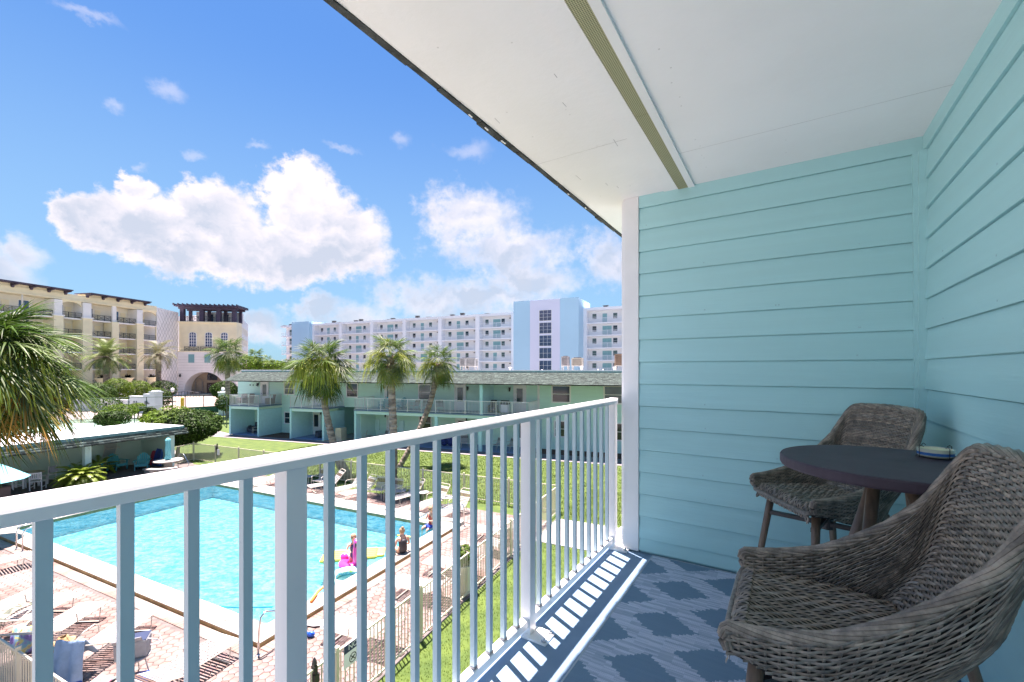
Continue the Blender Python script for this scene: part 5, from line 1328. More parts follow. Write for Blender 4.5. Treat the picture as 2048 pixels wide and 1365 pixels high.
netfence('far black court fence in front of the white emblem wall', [G(162, 846), G(257, 841.5), G(344, 837), G(371, 834), G(446, 829)], 2.75, M_fgreen, [G(162, 846), G(257.5, 841.5), G(293, 839.5), G(344, 837), G(371, 834), G(407, 831.5), G(446, 829)], rails=(1.4,), screen=(G(372, 834.5), G(447, 829.5), .3, 1.25))
netfence('court fence corner ending beside the first blue patio bay', [G(446.5, 846), G(453.5, 855)], 3.2, M_fgreen, [G(446.5, 846), G(453.5, 855)])
bl = thing('bollard', 'yellow bollard at the drive gate below the tower', 'bollard', G(364.5, 822)); b = MB(); b.lathe([(.22, 0), (.22, 1.9), (.15, 2.0), (0, 2.0)], 10); b.build('post', mat('yellow_bollard_paint', (.62, .45, .03), .6), bl)
gt = thing('iron_gate', 'open dark iron gate leaf behind the yellow bollard', 'gate', G(357, 812)); b = MB()
for i in range(9): b.tube([(i*.5-.5, 0, .1), (i*.5-.5, 0, 2.2+.25*math.sin(i/8*math.pi))], .03, 4)
b.tube([(-.5, 0, 2.2), (1.5, 0, 2.5), (3.5, 0, 2.2)], .04, 4); b.build('leaf', M_iron, gt)
for px, pyt, pyb, lab in ((255, 744, 790, 'black street lamp in front of the cream building'), (345, 777, 822, 'white capped lamp post beside the drive gate')):
    g = G(px, pyb); Yd = g.y; h = EYE-(pyt-739)/870*Yd; lp = thing('street_lamp', lab, 'street lamp', g); b = MB(); b.lathe([(.16, 0), (.07, .3), (.05, h-.6)], 8); b.build('post', M_iron, lp)
    b = MB(); b.lathe([(.06, h-.6), (.22, h-.5), (.26, h-.1), (.1, h), (0, h+.1)], 6); b.build('lantern', M_iron if px < 300 else M_white, lp)
cr = MB()
def car(label, px, py, col, rz):
    g = G(px, py); o = thing('parked_car', label, 'car', g, rz); m = mat('car_paint_'+label.split()[0], col, .25, .02, 1, coat=.6)
    b = MB(); b.prismy([(-2.2, .35), (2.2, .35), (2.25, .75), (1.2, .95), (.6, 1.42), (-1.1, 1.45), (-1.9, 1.0), (-2.25, .85)], -.85, .85); b.build('body', m, o, bevel=.06)
    b = MB(); b.prismy([(-1.7, .98), (1.0, .98), (.5, 1.36), (-1.0, 1.39)], -.87, .87); b.build('windows', M_glass, o)
    for x in (-1.4, 1.4):
        for y in (-.86, .86): b = MB(); b.tube([(x, y-.1, .33), (x, y+.1, .33)], .33, 12); b.build('wheel', M_black, o)
    return o
car('white parked car behind the low white wall, front half showing', 245, 803, (.7, .7, .72), R(10))
car('silver parked car behind the right gate wall', 489, 800, (.55, .55, .58), R(-15))
# ================================================================== POOL FENCE
def fence(label, A, B, h=1.22, sp=.105, post=2.35, gate=None, name='pool_fence', first=True, lean=False):
    d = Vector(B)-Vector(A); L = d.length; o = thing(name, label, 'fence', A, math.atan2(d.y, d.x))
    if 'pick' not in _pm:
        _pm['pick'] = MB().box(-.009, .009, -.009, .009, .11, 1.17).mesh('picket', M_fence)
        _pm['fpost'] = MB().box(-.03, .03, -.03, .03, 0, 1.26).mesh('post', M_fence)
        b = MB(); b.box(-.036, .036, -.036, .036, 1.2605, 1.275); _pm['fcap'] = b.mesh('cap', M_fence)
    for z in (.10, 1.165):
        b = MB(); b.box(0, L, -.016, .016, z, z+.035); b.build('rail', M_fence, o)
    n = max(1, round(L/post)); k = round(L/sp)
    for i in range(0 if first else 1, n+1):
        p = inst('post', _pm['fpost'], o, (L*i/n, 0, 0)); inst('cap', _pm['fcap'], p)
    for i in range(1, k): inst('picket', _pm['pick'], o, (L*i/k, 0, 0))
    return o
cor = POOL.w(-6.1, 3.2); farc = Vector((2.0, 18.75, 0)); nwc = Vector((-21.6, 29.5, 0)); shc = Vector((-22.15, 28.95, 0))
nf = fence('cream picket pool fence running along the near lawn, with the blue sign', cor, farc)
fence('cream picket pool fence along the far lawn behind the white loungers', farc, nwc, first=False)
fence('short cream fence piece joining the cabana to the far fence corner', nwc, SHED.w(-30.2, 18.2), first=False)
fence('cream picket fence at the lower left below the baluster gap', POOL.w(-19, 3.2), cor, first=True)
# gate latches
def latch(par, x, z=1.3, s=1.0):
    b = MB(); b.box(x-.03*s, x+.03*s, -.045, .045, .75, z+.12); b.lathe([(.035, 0), (.045, .03), (.03, .09), (.012, .13), (0, .14)], 8, (x, 0, z+.12)); b.box(x-.04, x+.06, -.055, .055, .95, 1.10); return b.build('gate_latch', M_black, par)
latch(nf, 1.95, 1.12)
o = [x for x in bpy.data.objects if x.name.startswith('pool_fence')][1]
g = G(431, 925); Lf = (nwc-farc).length; u = (Vector((g.x, g.y, 0))-farc).dot((nwc-farc).normalized()); latch(o, Lf-2.55, 1.1)
b = MB(); b.box(Lf-2.85, Lf-2.62, .03, .05, .62, .98); b.build('notice_board', M_white, o)
# sign on the near fence
gs = G(739, 1262, 1.0); q, p = POOL.inv(gs.x, gs.y); sgn = thing('pool_sign', 'small white sign with navy NO header and no diving symbol on the near fence', 'sign', POOL.w(-6.1, 5.95+0, .80), R(90)+POOL.rz)
# local x runs along the fence; the sign faces the lawn side (-y)
b = MB(); b.box(-.21, .21, -.026, -.018, 0, .42); b.build('panel', M_white, sgn)
b = MB(); b.box(-.21, .21, -.0285, -.0262, .27, .42); b.build('header', mat('navy_print', (.015, .03, .10), .5), sgn)
text('NO', .14, sgn, (0, -.0290, .345), (R(90), 0, 0), M_white, 'lettering')
b = MB(); b.tube([(.08*math.cos(i*math.pi/12), -.0275, .12+.08*math.sin(i*math.pi/12)) for i in range(25)], .008, 4); b.tube([(-.056, -.0275, .176), (.056, -.0275, .064)], .008, 4); b.tube([(-.05, -.0275, .10), (0, -.0275, .12), (.04, -.0275, .15)], .012, 4); b.build('symbol', M_ink, sgn)

# ================================================================== POOLSIDE FURNITURE
M_tub = mat('cream_furniture_tube', (.62, .58, .48), .4, .05)
def hd(dx, dy): return math.atan2(-dx, dy)
def make_lounger(angle=38, seat_l=1.22, back_l=.72, arms=True, brown=2):
    o = thing('sun_lounger', 'white strap lounger', 'sun lounger'); W_ = .31; ZS_ = .34; ca, sa = math.cos(R(angle)), math.sin(R(angle))
    yb = .30; yf = yb-seat_l; b = MB()
    b.tube([(-W_, yb+back_l*ca, ZS_+back_l*sa), (-W_, yb, ZS_), (-W_, yf+.04, ZS_), (-W_+.05, yf, ZS_), (W_-.05, yf, ZS_), (W_, yf+.04, ZS_), (W_, yb, ZS_), (W_, yb+back_l*ca, ZS_+back_l*sa), (W_-.06, yb+(back_l+.06)*ca, ZS_+(back_l+.06)*sa), (-W_+.06, yb+(back_l+.06)*ca, ZS_+(back_l+.06)*sa), (-W_, yb+back_l*ca, ZS_+back_l*sa)], .014, 6)
    b.build('frame', M_tub, o)
    for y in (yf+.28, yb+.08):
        b = MB(); b.tube([(-W_-.01, y-.05, ZS_-.012), (-W_-.02, y, 0.02), (W_+.02, y, .02), (W_+.01, y-.05, ZS_-.012)], .013, 6); b.build('leg', M_tub, o)
    if arms:
        for s in (-1, 1):
            b = MB(); x = s*(W_+.03); b.tube([(x, yb+.25*ca+.03, ZS_+.25*sa+.02), (x, yb+.02, ZS_+.24), (x, yb-.25, ZS_+.25), (x, yb-.34, ZS_+.20), (x, yb-.38, ZS_-.02)], .013, 6); b.build('arm', M_tub, o)
    if 'strap' not in _pm:
        _pm['strap'] = MB().box(-.312, .312, -.021, .021, .012, .017).mesh('strap', M_strap); _pm['strapb'] = MB().box(-.312, .312, -.021, .021, .012, .017).mesh('strap', M_strapbr)
    n = int(seat_l/0.067)
    for i in range(n): inst('strap', _pm['strap'], o, (0, yf+.05+i*.067, ZS_))
    n = int(back_l/0.067)
    for i in range(n):
        t = .03+i*.067; q = inst('strap', _pm['strapb'] if n-2-brown <= i < n-2 else _pm['strap'], o, (0, yb+t*ca, ZS_+t*sa), (R(angle), 0, 0))
        if n-2-brown <= i < n-2: q['label'] = 'brown strap'
    return o
def make_lowchair():
    o = thing('pool_chair', 'white strap chair', 'chair'); W_ = .29; b = MB()
    b.tube([(-W_, -.25, .40), (-W_, .24, .36), (-W_, .42, .86), (-W_+.05, .44, .91), (W_-.05, .44, .91), (W_, .42, .86), (W_, .24, .36), (W_, -.25, .40), (-W_, -.25, .40)], .013, 6); b.build('frame', M_tub, o)
    for s in (-1, 1):
        b = MB(); b.tube([(s*(W_+.02), -.28, 0), (s*(W_+.02), -.26, .60), (s*(W_+.02), -.2, .63), (s*(W_+.02), .32, .62)], .013, 6); b.build('leg', M_tub, o)
        b = MB(); b.tube([(s*(W_+.0), .36, 0), (s*(W_+.0), .26, .38)], .013, 6); b.build('leg', M_tub, o)
    if 'cst' not in _pm:
        _pm['cst'] = MB().box(-.29, .29, -.022, .022, .01, .015).mesh('strap', M_strap); _pm['cstb'] = MB().box(-.29, .29, -.022, .022, .01, .015).mesh('strap', M_strapbr)
    for i in range(8): inst('strap', _pm['cst'], o, (0, -.22+i*.06, .398-i*.005), (R(-4), 0, 0))
    for i in range(9): q = inst('strap', _pm['cstb'] if 5 <= i <= 7 else _pm['cst'], o, (0, .25+i*.02, .40+i*.056), (R(70), 0, 0))
    return o
def make_sidetable():
    o = thing('side_table', 'round white table', 'table'); b = MB(); b.lathe([(.0, .40), (.27, .40), (.27, .425), (0, .425)], 18); b.build('tabletop', M_strap, o)
    for i in range(4):
        a = i*math.pi/2+.4; b = MB(); b.tube([(.16*math.cos(a), .16*math.sin(a), .40), (.25*math.cos(a), .25*math.sin(a), 0)], .012, 5); b.build('leg', M_tub, o)
    return o
lo_hi = make_lounger(48); lo_lo = make_lounger(27); lo_flat = make_lounger(20, arms=False); lch = make_lowchair(); stb = make_sidetable()
used = set()
def put(proto, x, y, dx, dy, label, group):
    rz = hd(dx, dy); z = .034
    if proto.name in used: return copy_tree(proto, (x, y, z), rz, label, group)
    used.add(proto.name); KIDS[proto.name] = [(c, kids(c)) for c in kids(proto)]
    proto.location = (x, y, z); proto.rotation_euler = (0, 0, rz); proto['label'] = label; proto['group'] = group; return proto
GF = 'white strap loungers along the far pool fence'
def pg(px, py, z=.35): g = G(px, py, z); return g.x, g.y
rowF = [(lo_hi, 655, 968, .75, .66, 'far lounger, leftmost one right of the thick railing post'), (lo_hi, 700, 974, .62, .78, 'far lounger with upright brown topped back, second in the row'),
        (lo_hi, 721, 982, .60, .8, 'far lounger close behind the white strap chair'), (lo_hi, 815, 990, .62, .78, 'far lounger between two round white side tables'),
        (lo_hi, 866, 1003, .55, .83, 'far lounger with steep back between two round side tables, nearer the kid'), (lo_hi, 911, 1015, .55, .83, 'far lounger at the right end of the row by the pool ladder')]
for pr_o, px, py, dx, dy, l in rowF: x, y = pg(px, py); put(pr_o, x, y, dx, dy, l, GF)
x, y = pg(522, 962); put(lo_flat, x, y, .7, .7, 'far flat lounger standing alone at the back left of the pool', GF)
for px, py, l, dx, dy in ((640, 962, 'white strap chair with dark back beside the leftmost far table', .3, .95), (757, 980, 'white strap chair facing the pool, middle of the far row', .25, .97), (786, 985, 'white strap chair half hidden by a baluster in the far row', .35, .93)):
    x, y = pg(px, py, .4); put(lch, x, y, dx, dy, l, 'white strap chairs in the far row')
for px, py, l in ((617, 955, 'round side table at the left end of the far row'), (801, 984, 'round side table left of the fourth far lounger'), (846, 987, 'round side table between the last far loungers, left one'), (893, 997, 'round side table between the last far loungers, right one'), (930, 1255, 'round side table'))[:4]:
    x, y = pg(px, py, .4); put(stb, x, y, 1, 0, l, 'round white side tables in the far row')
GN = 'white strap loungers at the near left of the deck'
for pr_o, px, py, dx, dy, l in ((lo_lo, 226, 1270, .08, -1, 'near lounger with the pale blue towel hung over its back'), (lo_lo, 118, 1250, .05, -1, 'near lounger left of the towel one, partly behind a baluster'),
        (lo_lo, 62, 1228, .0, -1, 'near lounger with a dark patterned towel on its head end'), (lo_lo, 20, 1208, -.05, -1, 'near lounger at the left picture edge above the fence'),
        (lo_flat, 372, 1330, -.35, -.95, 'flat near lounger with a small pink item, bottom of the picture'), (lo_lo, -25, 1130, -.5, -.8, 'lounger whose foot just shows at the far left edge')):
    x, y = pg(px, py); put(pr_o, x, y, dx, dy, l, GN)
GR = 'white loungers between pool and near fence'
for pr_o, qp, l in ((lo_lo, (-7.25, 7.35), 'lounger behind the pool sign, casting a slatted shadow on the fence side'), (lo_lo, (-7.2, 9.55), 'lounger second along the near fence right of the sign'), (lo_lo, (-7.2, 11.0), 'lounger beside the tall white planter'), (lo_lo, (-7.25, 13.9), 'lounger near the fence with a red towel, past the planter'), ):
    w = POOL.w(*qp); put(pr_o, w.x, w.y, .93, -.36, l, GR)
x, y = POOL.w(-7.3, 5.0).x, POOL.w(-7.3, 5.0).y
w = POOL.w(-6.75, 12.9); put(lch, w.x, w.y, .9, -.43, 'strap chair tucked by the fence behind the planter', 'strap chairs')
# a table with towel chair at near left is hidden; small white side table under the bag
w = pg(268, 1318, .4); bt = put(stb, w[0], w[1], 1, 0, 'side table carrying the grey and navy beach bag', 'side tables near left')
# bag
bag = thing('beach_bag', 'grey canvas beach bag with navy inside and rope handle on the table', 'bag', (w[0]-.02, w[1], .46), R(25))
b = MB(); b.prismx([(-.14, 0), (.14, 0), (.19, .36), (-.19, .36)], -.26, .26); o = b.build('body', mat('grey_canvas', (.30, .31, .33), .9, .08, 8, .3, 60), bag, bevel=.03)
b = MB(); b.box(-.25, .25, -.175, .175, .335, .363); b.build('lining', mat('navy_lining', (.02, .035, .08), .9), bag)
b = MB(); b.prismx([(-.17, .364), (-.19, .364), (-.27, .47), (-.26, .475)], -.26, .20); b.build('flap', mat('grey_canvas', (.3, .3, .3)), bag)
for s in (-1, 1): b = MB(); b.tube([(.26, s*.10, .34), (.40, s*.09, .28), (.46, s*.03, .16), (.30, s*.10, .20)], .012, 5); b.build('handle', mat('grey_rope', (.5, .5, .52), .8), bag)
# cloth helper
def cloth(name, label, cat, F, nu, nv, m, loc=(0, 0, 0), group=None, solid=.012):
    V = []; 
    for j in range(nv+1):
        for i in range(nu+1): V.append(F(i/nu, j/nv))
    Fc = [(j*(nu+1)+i, j*(nu+1)+i+1, (j+1)*(nu+1)+i+1, (j+1)*(nu+1)+i) for j in range(nv) for i in range(nu)]
    me = bpy.data.meshes.new(name); me.from_pydata(V, [], Fc); me.materials.append(m); me.polygons.foreach_set('use_smooth', [True]*len(Fc)); me.update()
    o = bpy.data.objects.new(name, me); COL.objects.link(o); o.location = loc; s = o.modifiers.new('s', 'SOLIDIFY'); s.thickness = solid
    return tag(o, label, cat, group)
M_towb = mat('pale_blue_towel', (.30, .45, .62), .95, .1, 5, .6, 80)
M_towd = mat('royal_blue_hem', (.02, .09, .40), .95)
tp = P(160, 1248, 9.0); tw_ = 0
gx_, gy_ = pg(226, 1270); hx, hy = gx_+.07, gy_-.95
def ftow(u, v):
    a = (v-.30)/.7; x = (u-.5)*.54; s = math.sin(u*13+1.2*v)*.03*(.3+abs(v-.3)*1.4)
    if v < .30: return (x*.85, -.22+ (0.30-v)*-.0+ .38*(0.30-v), .86+s*.4-.28*(.30-v)*1.1) if False else (x*.9, .30*(1-v/.30)-.02, .80-.42*(1-v/.30)+s)
    return (x*(1+.05*a), -.05-.10*math.sin(a*1.6)+s, .81-.80*a+.02*math.sin(u*9))
tow = cloth('towel', 'pale blue towel with royal blue hem draped over a lounger back', 'towel', ftow, 40, 30, M_towb, (hx, hy, 0.03)); tow.rotation_euler = (0, 0, R(4))
def fhem(u, v): x, y, z = ftow(u, .955+.045*v); return (x, y-.008, z-.004)
V = [fhem(i/40, j/2) for j in range(3) for i in range(41)]
me = bpy.data.meshes.new('hem'); me.from_pydata(V, [], [(j*41+i, j*41+i+1, (j+1)*41+i+1, (j+1)*41+i) for j in range(2) for i in range(40)]); me.materials.append(M_towd); o = bpy.data.objects.new('hem', me); COL.objects.link(o); o.parent = tow
s_ = o.modifiers.new('s', 'SOLIDIFY'); s_.thickness = .02
def tiedye(name, cols):
    m = mat(name, (.5, .5, .5), .8); t = m.node_tree; bs = t.nodes['Principled BSDF']; tcn = t.nodes.new('ShaderNodeTexCoord'); nz = noise(t, tcn.outputs['Object'], 4.5, 2, .5, 1.0)
    rp = t.nodes.new('ShaderNodeValToRGB'); t.links.new(nz.outputs['Fac'], rp.inputs[0]); e = rp.color_ramp.elements
    e[0].position = .30; e[0].color = (*cols[0], 1); e[1].position = .70; e[1].color = (*cols[-1], 1)
    for i, c in enumerate(cols[1:-1]): k = e.new(.30+.40*(i+1)/(len(cols)-1)); k.color = (*c, 1)
    t.links.new(rp.outputs[0], bs.inputs['Base Color']); return m
M_td1 = tiedye('purple_tie_dye', [(.18, .12, .42), (.30, .25, .60), (.20, .50, .65), (.75, .70, .20), (.35, .20, .55)])
M_td2 = tiedye('rainbow_tie_dye', [(.65, .60, .15), (.80, .25, .40), (.25, .60, .60), (.80, .40, .10), (.70, .70, .60), (.75, .15, .45)])
def ftot(u, v): return ((u-.5)*.42, -.10*math.sin(v*2.2)+.03*math.sin(u*7), .46*(1-v)+.02*math.sin(u*9))
g = pg(56, 1280, .2); o = cloth('tote_bag', 'purple tie dye bag leaning at the foot of a near lounger', 'bag', ftot, 12, 8, M_td1, (g[0], g[1], .05), solid=.14)
g = pg(113, 1325, .3); o = cloth('towel', 'rainbow tie dye towel hanging beside the pale blue towel', 'towel', lambda u, v: ((u-.5)*.4+.15*v, -.05-.05*math.sin(v*2), .62*(1-v)+.02*math.sin(u*9)), 12, 8, M_td2, (g[0], g[1], .05), solid=.02)
g = pg(200, 1362, .1); o = cloth('towel', 'small rainbow bundle on the deck at the bottom edge', 'towel', lambda u, v: ((u-.5)*.4, (v-.5)*.3, .12*math.sin(u*3)*math.sin(v*3.1)+.03), 10, 8, M_td2, (g[0], g[1], .04), solid=.03)
g = pg(18, 1222, .5); o = cloth('towel', 'dark patterned towel over the head of a near lounger', 'towel', lambda u, v: ((u-.5)*.22, (v-.5)*.75, .09*math.sin(v*3)+.02*math.sin(u*6)), 8, 14, tiedye('dark_print', [(.03, .03, .03), (.10, .12, .08), (.35, .30, .25), (.05, .05, .06)]), (g[0]+.25, g[1]-.1, .52), solid=.02)
g = pg(126, 1291, .3); o = cloth('straw_hat', 'tan straw hat lying between two near loungers', 'hat', lambda u, v: ((.06+.14*v)*math.cos(u*6.283), (.06+.14*v)*math.sin(u*6.283), .12*(1-v)**3+.015*math.sin(u*12)), 20, 5, mat('straw', (.42, .28, .13), .9, .3, 20), (g[0], g[1], .37), solid=.008)
# towel lying on the deck, blue goggle bag, flip flops
g = G(632, 1246, .06); cloth('towel', 'crumpled white towel on the deck beside the near pool corner', 'towel', lambda u, v: ((u-.5)*.44+.03*math.sin(v*9), (v-.5)*.30+.02*math.sin(u*8), .03+.05*math.sin(u*3.1)*math.sin(v*3.1)*(1+.5*math.sin(u*11+v*7))), 22, 16, M_strap, (g.x, g.y, .04), solid=.02)
fl_ = thing('swim_bag', 'small bright blue swim bag on the deck behind the thick post', 'bag', G(622, 1270, .08)+Vector((0, 0, -.045))); b = MB(); b.sphere((0, 0, .06), (.09, .06, .06), 12, 8); b.sphere((-.14, .03, .05), (.07, .05, .05), 12, 8); b.build('pouch', mat('royal_blue_vinyl', (.01, .10, .55), .35), fl_, smooth_=True)
b = MB(); b.tube([(-.06, -.05, .08), (0, -.07, .14), (.07, -.03, .09)], .012, 5); b.build('strap', mat('royal_blue_vinyl', (.01, .1, .55)), fl_)
g = pg(291, 1355, .1); bb = thing('swim_bag', 'royal blue floppy bag on the pavers under the side table', 'bag', (g[0], g[1], .034)); b = MB(); b.sphere((0, 0, .09), (.20, .11, .09), 14, 8); b.build('pouch', mat('royal_blue_vinyl', (.01, .1, .55)), bb, smooth_=True)
b = MB(); b.tube([(-.16, 0, .1), (-.22, .03, .03), (-.12, .1, .01)], .015, 5); b.build('strap', M_black, bb)
g = pg(318, 1356, .38); pk = thing('phone_case', 'small pink item on the flat near lounger', 'case', (g[0], g[1], .365), .6); b = MB(); b.box(-.08, .08, -.05, .05, 0, .03); b.build('case', mat('pale_pink', (.62, .25, .28), .5), pk, bevel=.01)

# planter by the near fence
pl_ = thing('tall_planter', 'tall white ribbed planter with leafy plant beside the near fence', 'planter', POOL.w(-6.45, 10.75, .034)); g = G(928, 1186); pl_.location = (g.x, g.y, .034)
b = MB(); n = 24; prof = [(.20, 0), (.24, .1), (.26, .45), (.25, .72), (.27, .74), (.27, .78), (.22, .78), (.20, .70), (0, .70)]
b.lathe(prof, n); pot = b.build('pot', mat('cream_ceramic', (.66, .63, .54), .5, .05, 4), pl_, smooth_=False)
b = MB()
for i in range(24): a = i*2*math.pi/24; b.tube([(.205*math.cos(a), .205*math.sin(a), 0.01), (.262*math.cos(a), .262*math.sin(a), .42), (.255*math.cos(a), .255*math.sin(a), .71)], .009, 4)
b.build('ribs', mat('cream_ceramic', (.6, .6, .5)), pot); crown(pl_, (0, 0, 1.0), (.27, .27, .30), 500, .06, M_leafb, 201, name='foliage', gap=.3)
twigs(pl_, (0, 0, .68), (0, 0, 1.1), (.2, .2, .25), 5, .012, 'stem', 8)

# handrails and ladders
def tubes(label, pts_list, loc, rz, name='pool_handrail', r_=.022, cat='handrail'):
    o = thing(name, label, cat, loc, rz)
    for pts in pts_list:
        b = MB(); b.tube(pts, r_, 8); b.build('tube', M_chrome, o, smooth_=True)
        x, y, z = pts[0]; c = MB(); c.lathe([(.05, 0), (.05, .008), (.025, .02), (.022, .02)], 10, (x, y, z)); c.build('flange', M_chrome, o)
    return o
g = G(516, 1311, .034); q, p = POOL.inv(g.x, g.y)
rot = POOL.rz
tubes('steel grab rail curving over the near pool corner', [[(0, 0, 0), (0, .02, .55), (-.0, .06, .78), (.0, .16, .86), (.02, .75, .62), (.04, 1.05, .30), (.04, 1.12, -.35)]], (g.x, g.y, .034), rot)
g = G(928, 1052, .034); tubes('long steel stair rail at the far right pool corner', [[(0, 0, 0), (0, 0, .62), (-.03, 0, .78), (-.14, .0, .86), (-.34, 0, .84), (-.75, -.05, .76), (-2.1, -.2, .10), (-2.15, -.2, -.3)], [(0, -.65, 0), (0, -.65, .62), (-.03, -.65, .78), (-.14, -.65, .86), (-.34, -.65, .84), (-.75, -.65, .76), (-2.0, -.75, .10), (-2.05, -.75, -.3)]], (g.x, g.y, .034), rot)
g = G(33, 1098, .034)
ld = tubes('steel pool ladder with two steps at the left edge of the pool', [[(0, 0, 0), (0, 0, .6), (.0, .08, .74), (.0, .28, .78), (.0, .48, .70), (.0, .62, .45), (.0, .66, -.6)], [(.5, 0, 0), (.5, 0, .6), (.5, .08, .74), (.5, .28, .78), (.5, .48, .70), (.5, .62, .45), (.5, .66, -.6)]], (g.x, g.y, .034), rot, 'pool_ladder', cat='ladder')
for z in (-.1, .12): b = MB(); b.box(.02, .48, .60, .70, z, z+.03); b.build('step', M_chrome, ld)
g = G(378, 940, .034); tubes('bent steel pool ladder frame lying beside the round concrete table', [[(0, 0, 0), (-.02, 0, .78), (.12, 0, .95), (.35, 0, .9), (.75, -.1, .3), (.7, -.2, .08), (-.0, -.2, .05)]], (g.x-.9, g.y+.3, .034), 0)
# floats
def ring_(name, label, c, R0, r0, m, parts=None, seg=28, sub=10, sq=1.0):
    o = thing(name, label, 'pool float', c); b = MB(); vs = []
    for i in range(seg):
        a = 2*math.pi*i/seg
        for j in range(sub):
            t = 2*math.pi*j/sub; rr_ = R0+r0*math.cos(t)*(1+.03*(i % 2)); vs.append((rr_*math.cos(a), rr_*math.sin(a)*sq, r0*.8+r0*.8*math.sin(t)))
    b.add(vs, [(i*sub+j, ((i+1) % seg)*sub+j, ((i+1) % seg)*sub+(j+1) % sub, i*sub+(j+1) % sub) for i in range(seg) for j in range(sub)])
    b.build('ring', m, o, smooth_=True); return o
M_pink = mat('hot_pink_vinyl', (.78, .06, .38), .25, .05, 2, coat=.3)
fc = G(706, 1128, .05)
fm = ring_('flamingo_float', 'hot pink flamingo swim ring around a child in the pool', (fc.x, fc.y, -.03), .30, .14, M_pink)
b = MB(); b.tube([(.16, -.22, .18), (.20, -.32, .36), (.17, -.30, .56), (.15, -.22, .74), (.17, -.24, .88), (.22, -.33, .93), (.24, -.42, .86)], [.10, .085, .065, .06, .065, .075, .04], 10); b.build('neck', M_pink, fm, smooth_=True)
b = MB(); b.tube([(.24, -.42, .87), (.25, -.49, .78)], [.035, .012], 8); b.build('beak', M_black, fm)
b = MB(); b.sphere((-.32, .12, .24), (.14, .10, .12), 10, 6); b.build('tail', M_pink, fm, smooth_=True)
mt = G(700, 1112, .04); mat_f = thing('air_mattress', 'long yellow air mattress floating behind the flamingo', 'pool float', (mt.x, mt.y, .0), R(12))
b = MB()
for i in range(5): b.tube([(-.88, -.30+i*.15, .05), (-.82, -.30+i*.15, .06), (.82, -.30+i*.15, .06), (.88, -.30+i*.15, .05)], [.03, .078, .078, .03], 8)
b.build('tubes', mat('yellow_vinyl', (.80, .75, .12), .3, .05, 2), mat_f, smooth_=True)
b = MB(); b.cbox((.98, 0, .07), (.26, .62, .11)); b.build('pillow', mat('yellow_vinyl', (.8, .8, .1)), mat_f, bevel=.04)
tc_ = G(694, 1157, .05); M_lime = tiedye('aqua_lime_print', [(.45, .70, .10), (.65, .80, .65), (.08, .50, .62), (.70, .85, .75), (.55, .75, .12)])
ring_('swim_ring', 'aqua and lime printed swim ring nearest the coping', (tc_.x, tc_.y, -.02), .44, .13, M_lime)
nd = thing('pool_noodle', 'orange foam noodle curving up onto the coping', 'pool noodle', G(640, 1185, .1)); o0 = nd.location.copy()
b = MB(); b.tube([G(622, 1204, .17)-o0, G(627, 1196, .19)-o0, G(637, 1183, .16)-o0, G(650, 1172, .10)-o0, G(668, 1163, .05)-o0], .035, 10); b.build('foam', mat('orange_foam', (.80, .22, .04), .8), nd, smooth_=True)
n2 = thing('pool_noodle', 'thin aqua pool noodle floating near the left side coping', 'pool noodle', G(480, 1214, .03)); o0 = n2.location.copy()
b = MB(); b.tube([G(430, 1213, .03)-o0, G(480, 1215, .03)-o0, G(545, 1214, .03)-o0], .022, 8); b.build('foam', mat('aqua_foam', (.02, .42, .55), .8), n2, smooth_=True)
n3 = thing('pool_noodle', 'yellow noodle floating past the sitting woman', 'pool noodle', G(815, 1073, .03)); o0 = n3.location.copy()
b = MB(); b.tube([G(795, 1071, .03)-o0, G(815, 1073, .03)-o0, G(836, 1079, .03)-o0], .03, 8); b.build('foam', mat('yellow_vinyl', (.8, .8, .1)), n3, smooth_=True)

# ================================================================== CABANA CONTENTS
def make_adirondack():
    o = thing('adirondack_chair', 'turquoise adirondack chair', 'chair'); m = M_turq
    # front is -y
    for i in range(5): b = MB(); b.cbox((0, -.26+i*.10, .36-i*.028), (.52, .085, .02), 0, R(-15)); b.build('seat_slat', m, o)
    for i in range(6):
        x = -.235+i*.094; h = .74-.05*abs(i-2.5)**1.5; b = MB(); b.cbox((x*1.1, .27+.5*h*.36, .26+h*.5), (.084, .02, h), 0, R(-22)); b.build('back_slat', m, o)
    for s in (-1, 1):
        b = MB(); b.box(s*.30-.02, s*.30+.02, -.34, -.25, 0, .55); b.build('leg', m, o)
        b = MB(); b.cbox((s*.27, .08, .20), (.03, .95, .13), 0, R(-19)); b.build('leg', m, o)
        b = MB(); b.box(s*.33-.07, s*.33+.07, -.40, .38, .555, .58); b.build('armrest', m, o)
    b = MB(); b.box(-.28, .28, -.33, -.31, .24, .38); b.build('apron', m, o)
    b = MB(); b.box(-.36, .36, .36, .385, .50, .56); b.build('back_rail', m, o)
    return o
ad = make_adirondack()
GA = 'turquoise adirondack chairs inside the cabana'
adl = [(236, 940, 'turquoise adirondack chair facing out, right of the sago palm', 1.0, -.25), (284, 940, 'turquoise adirondack chair turned sideways beside the leaning white lounger', .55, -.9), (197, 946, 'turquoise adirondack chair mostly behind the cabana column', .9, .3), (170, 940, 'turquoise adirondack chair back above the sago palm leaves', .9, -.3), (150, 948, 'turquoise adirondack chair left behind the sago palm', .8, -.5)]
KIDS[ad.name] = [(c, kids(c)) for c in kids(ad)]
for i, (px, py, l, fx, fy) in enumerate(adl):
    g = G(px, py); rz = hd(-fx, -fy)
    if i == 0: ad.location = (g.x, g.y, .02); ad.rotation_euler = (0, 0, rz); ad['label'] = l; ad['group'] = GA
    else: copy_tree(ad, (g.x, g.y, .02), rz, l, GA)
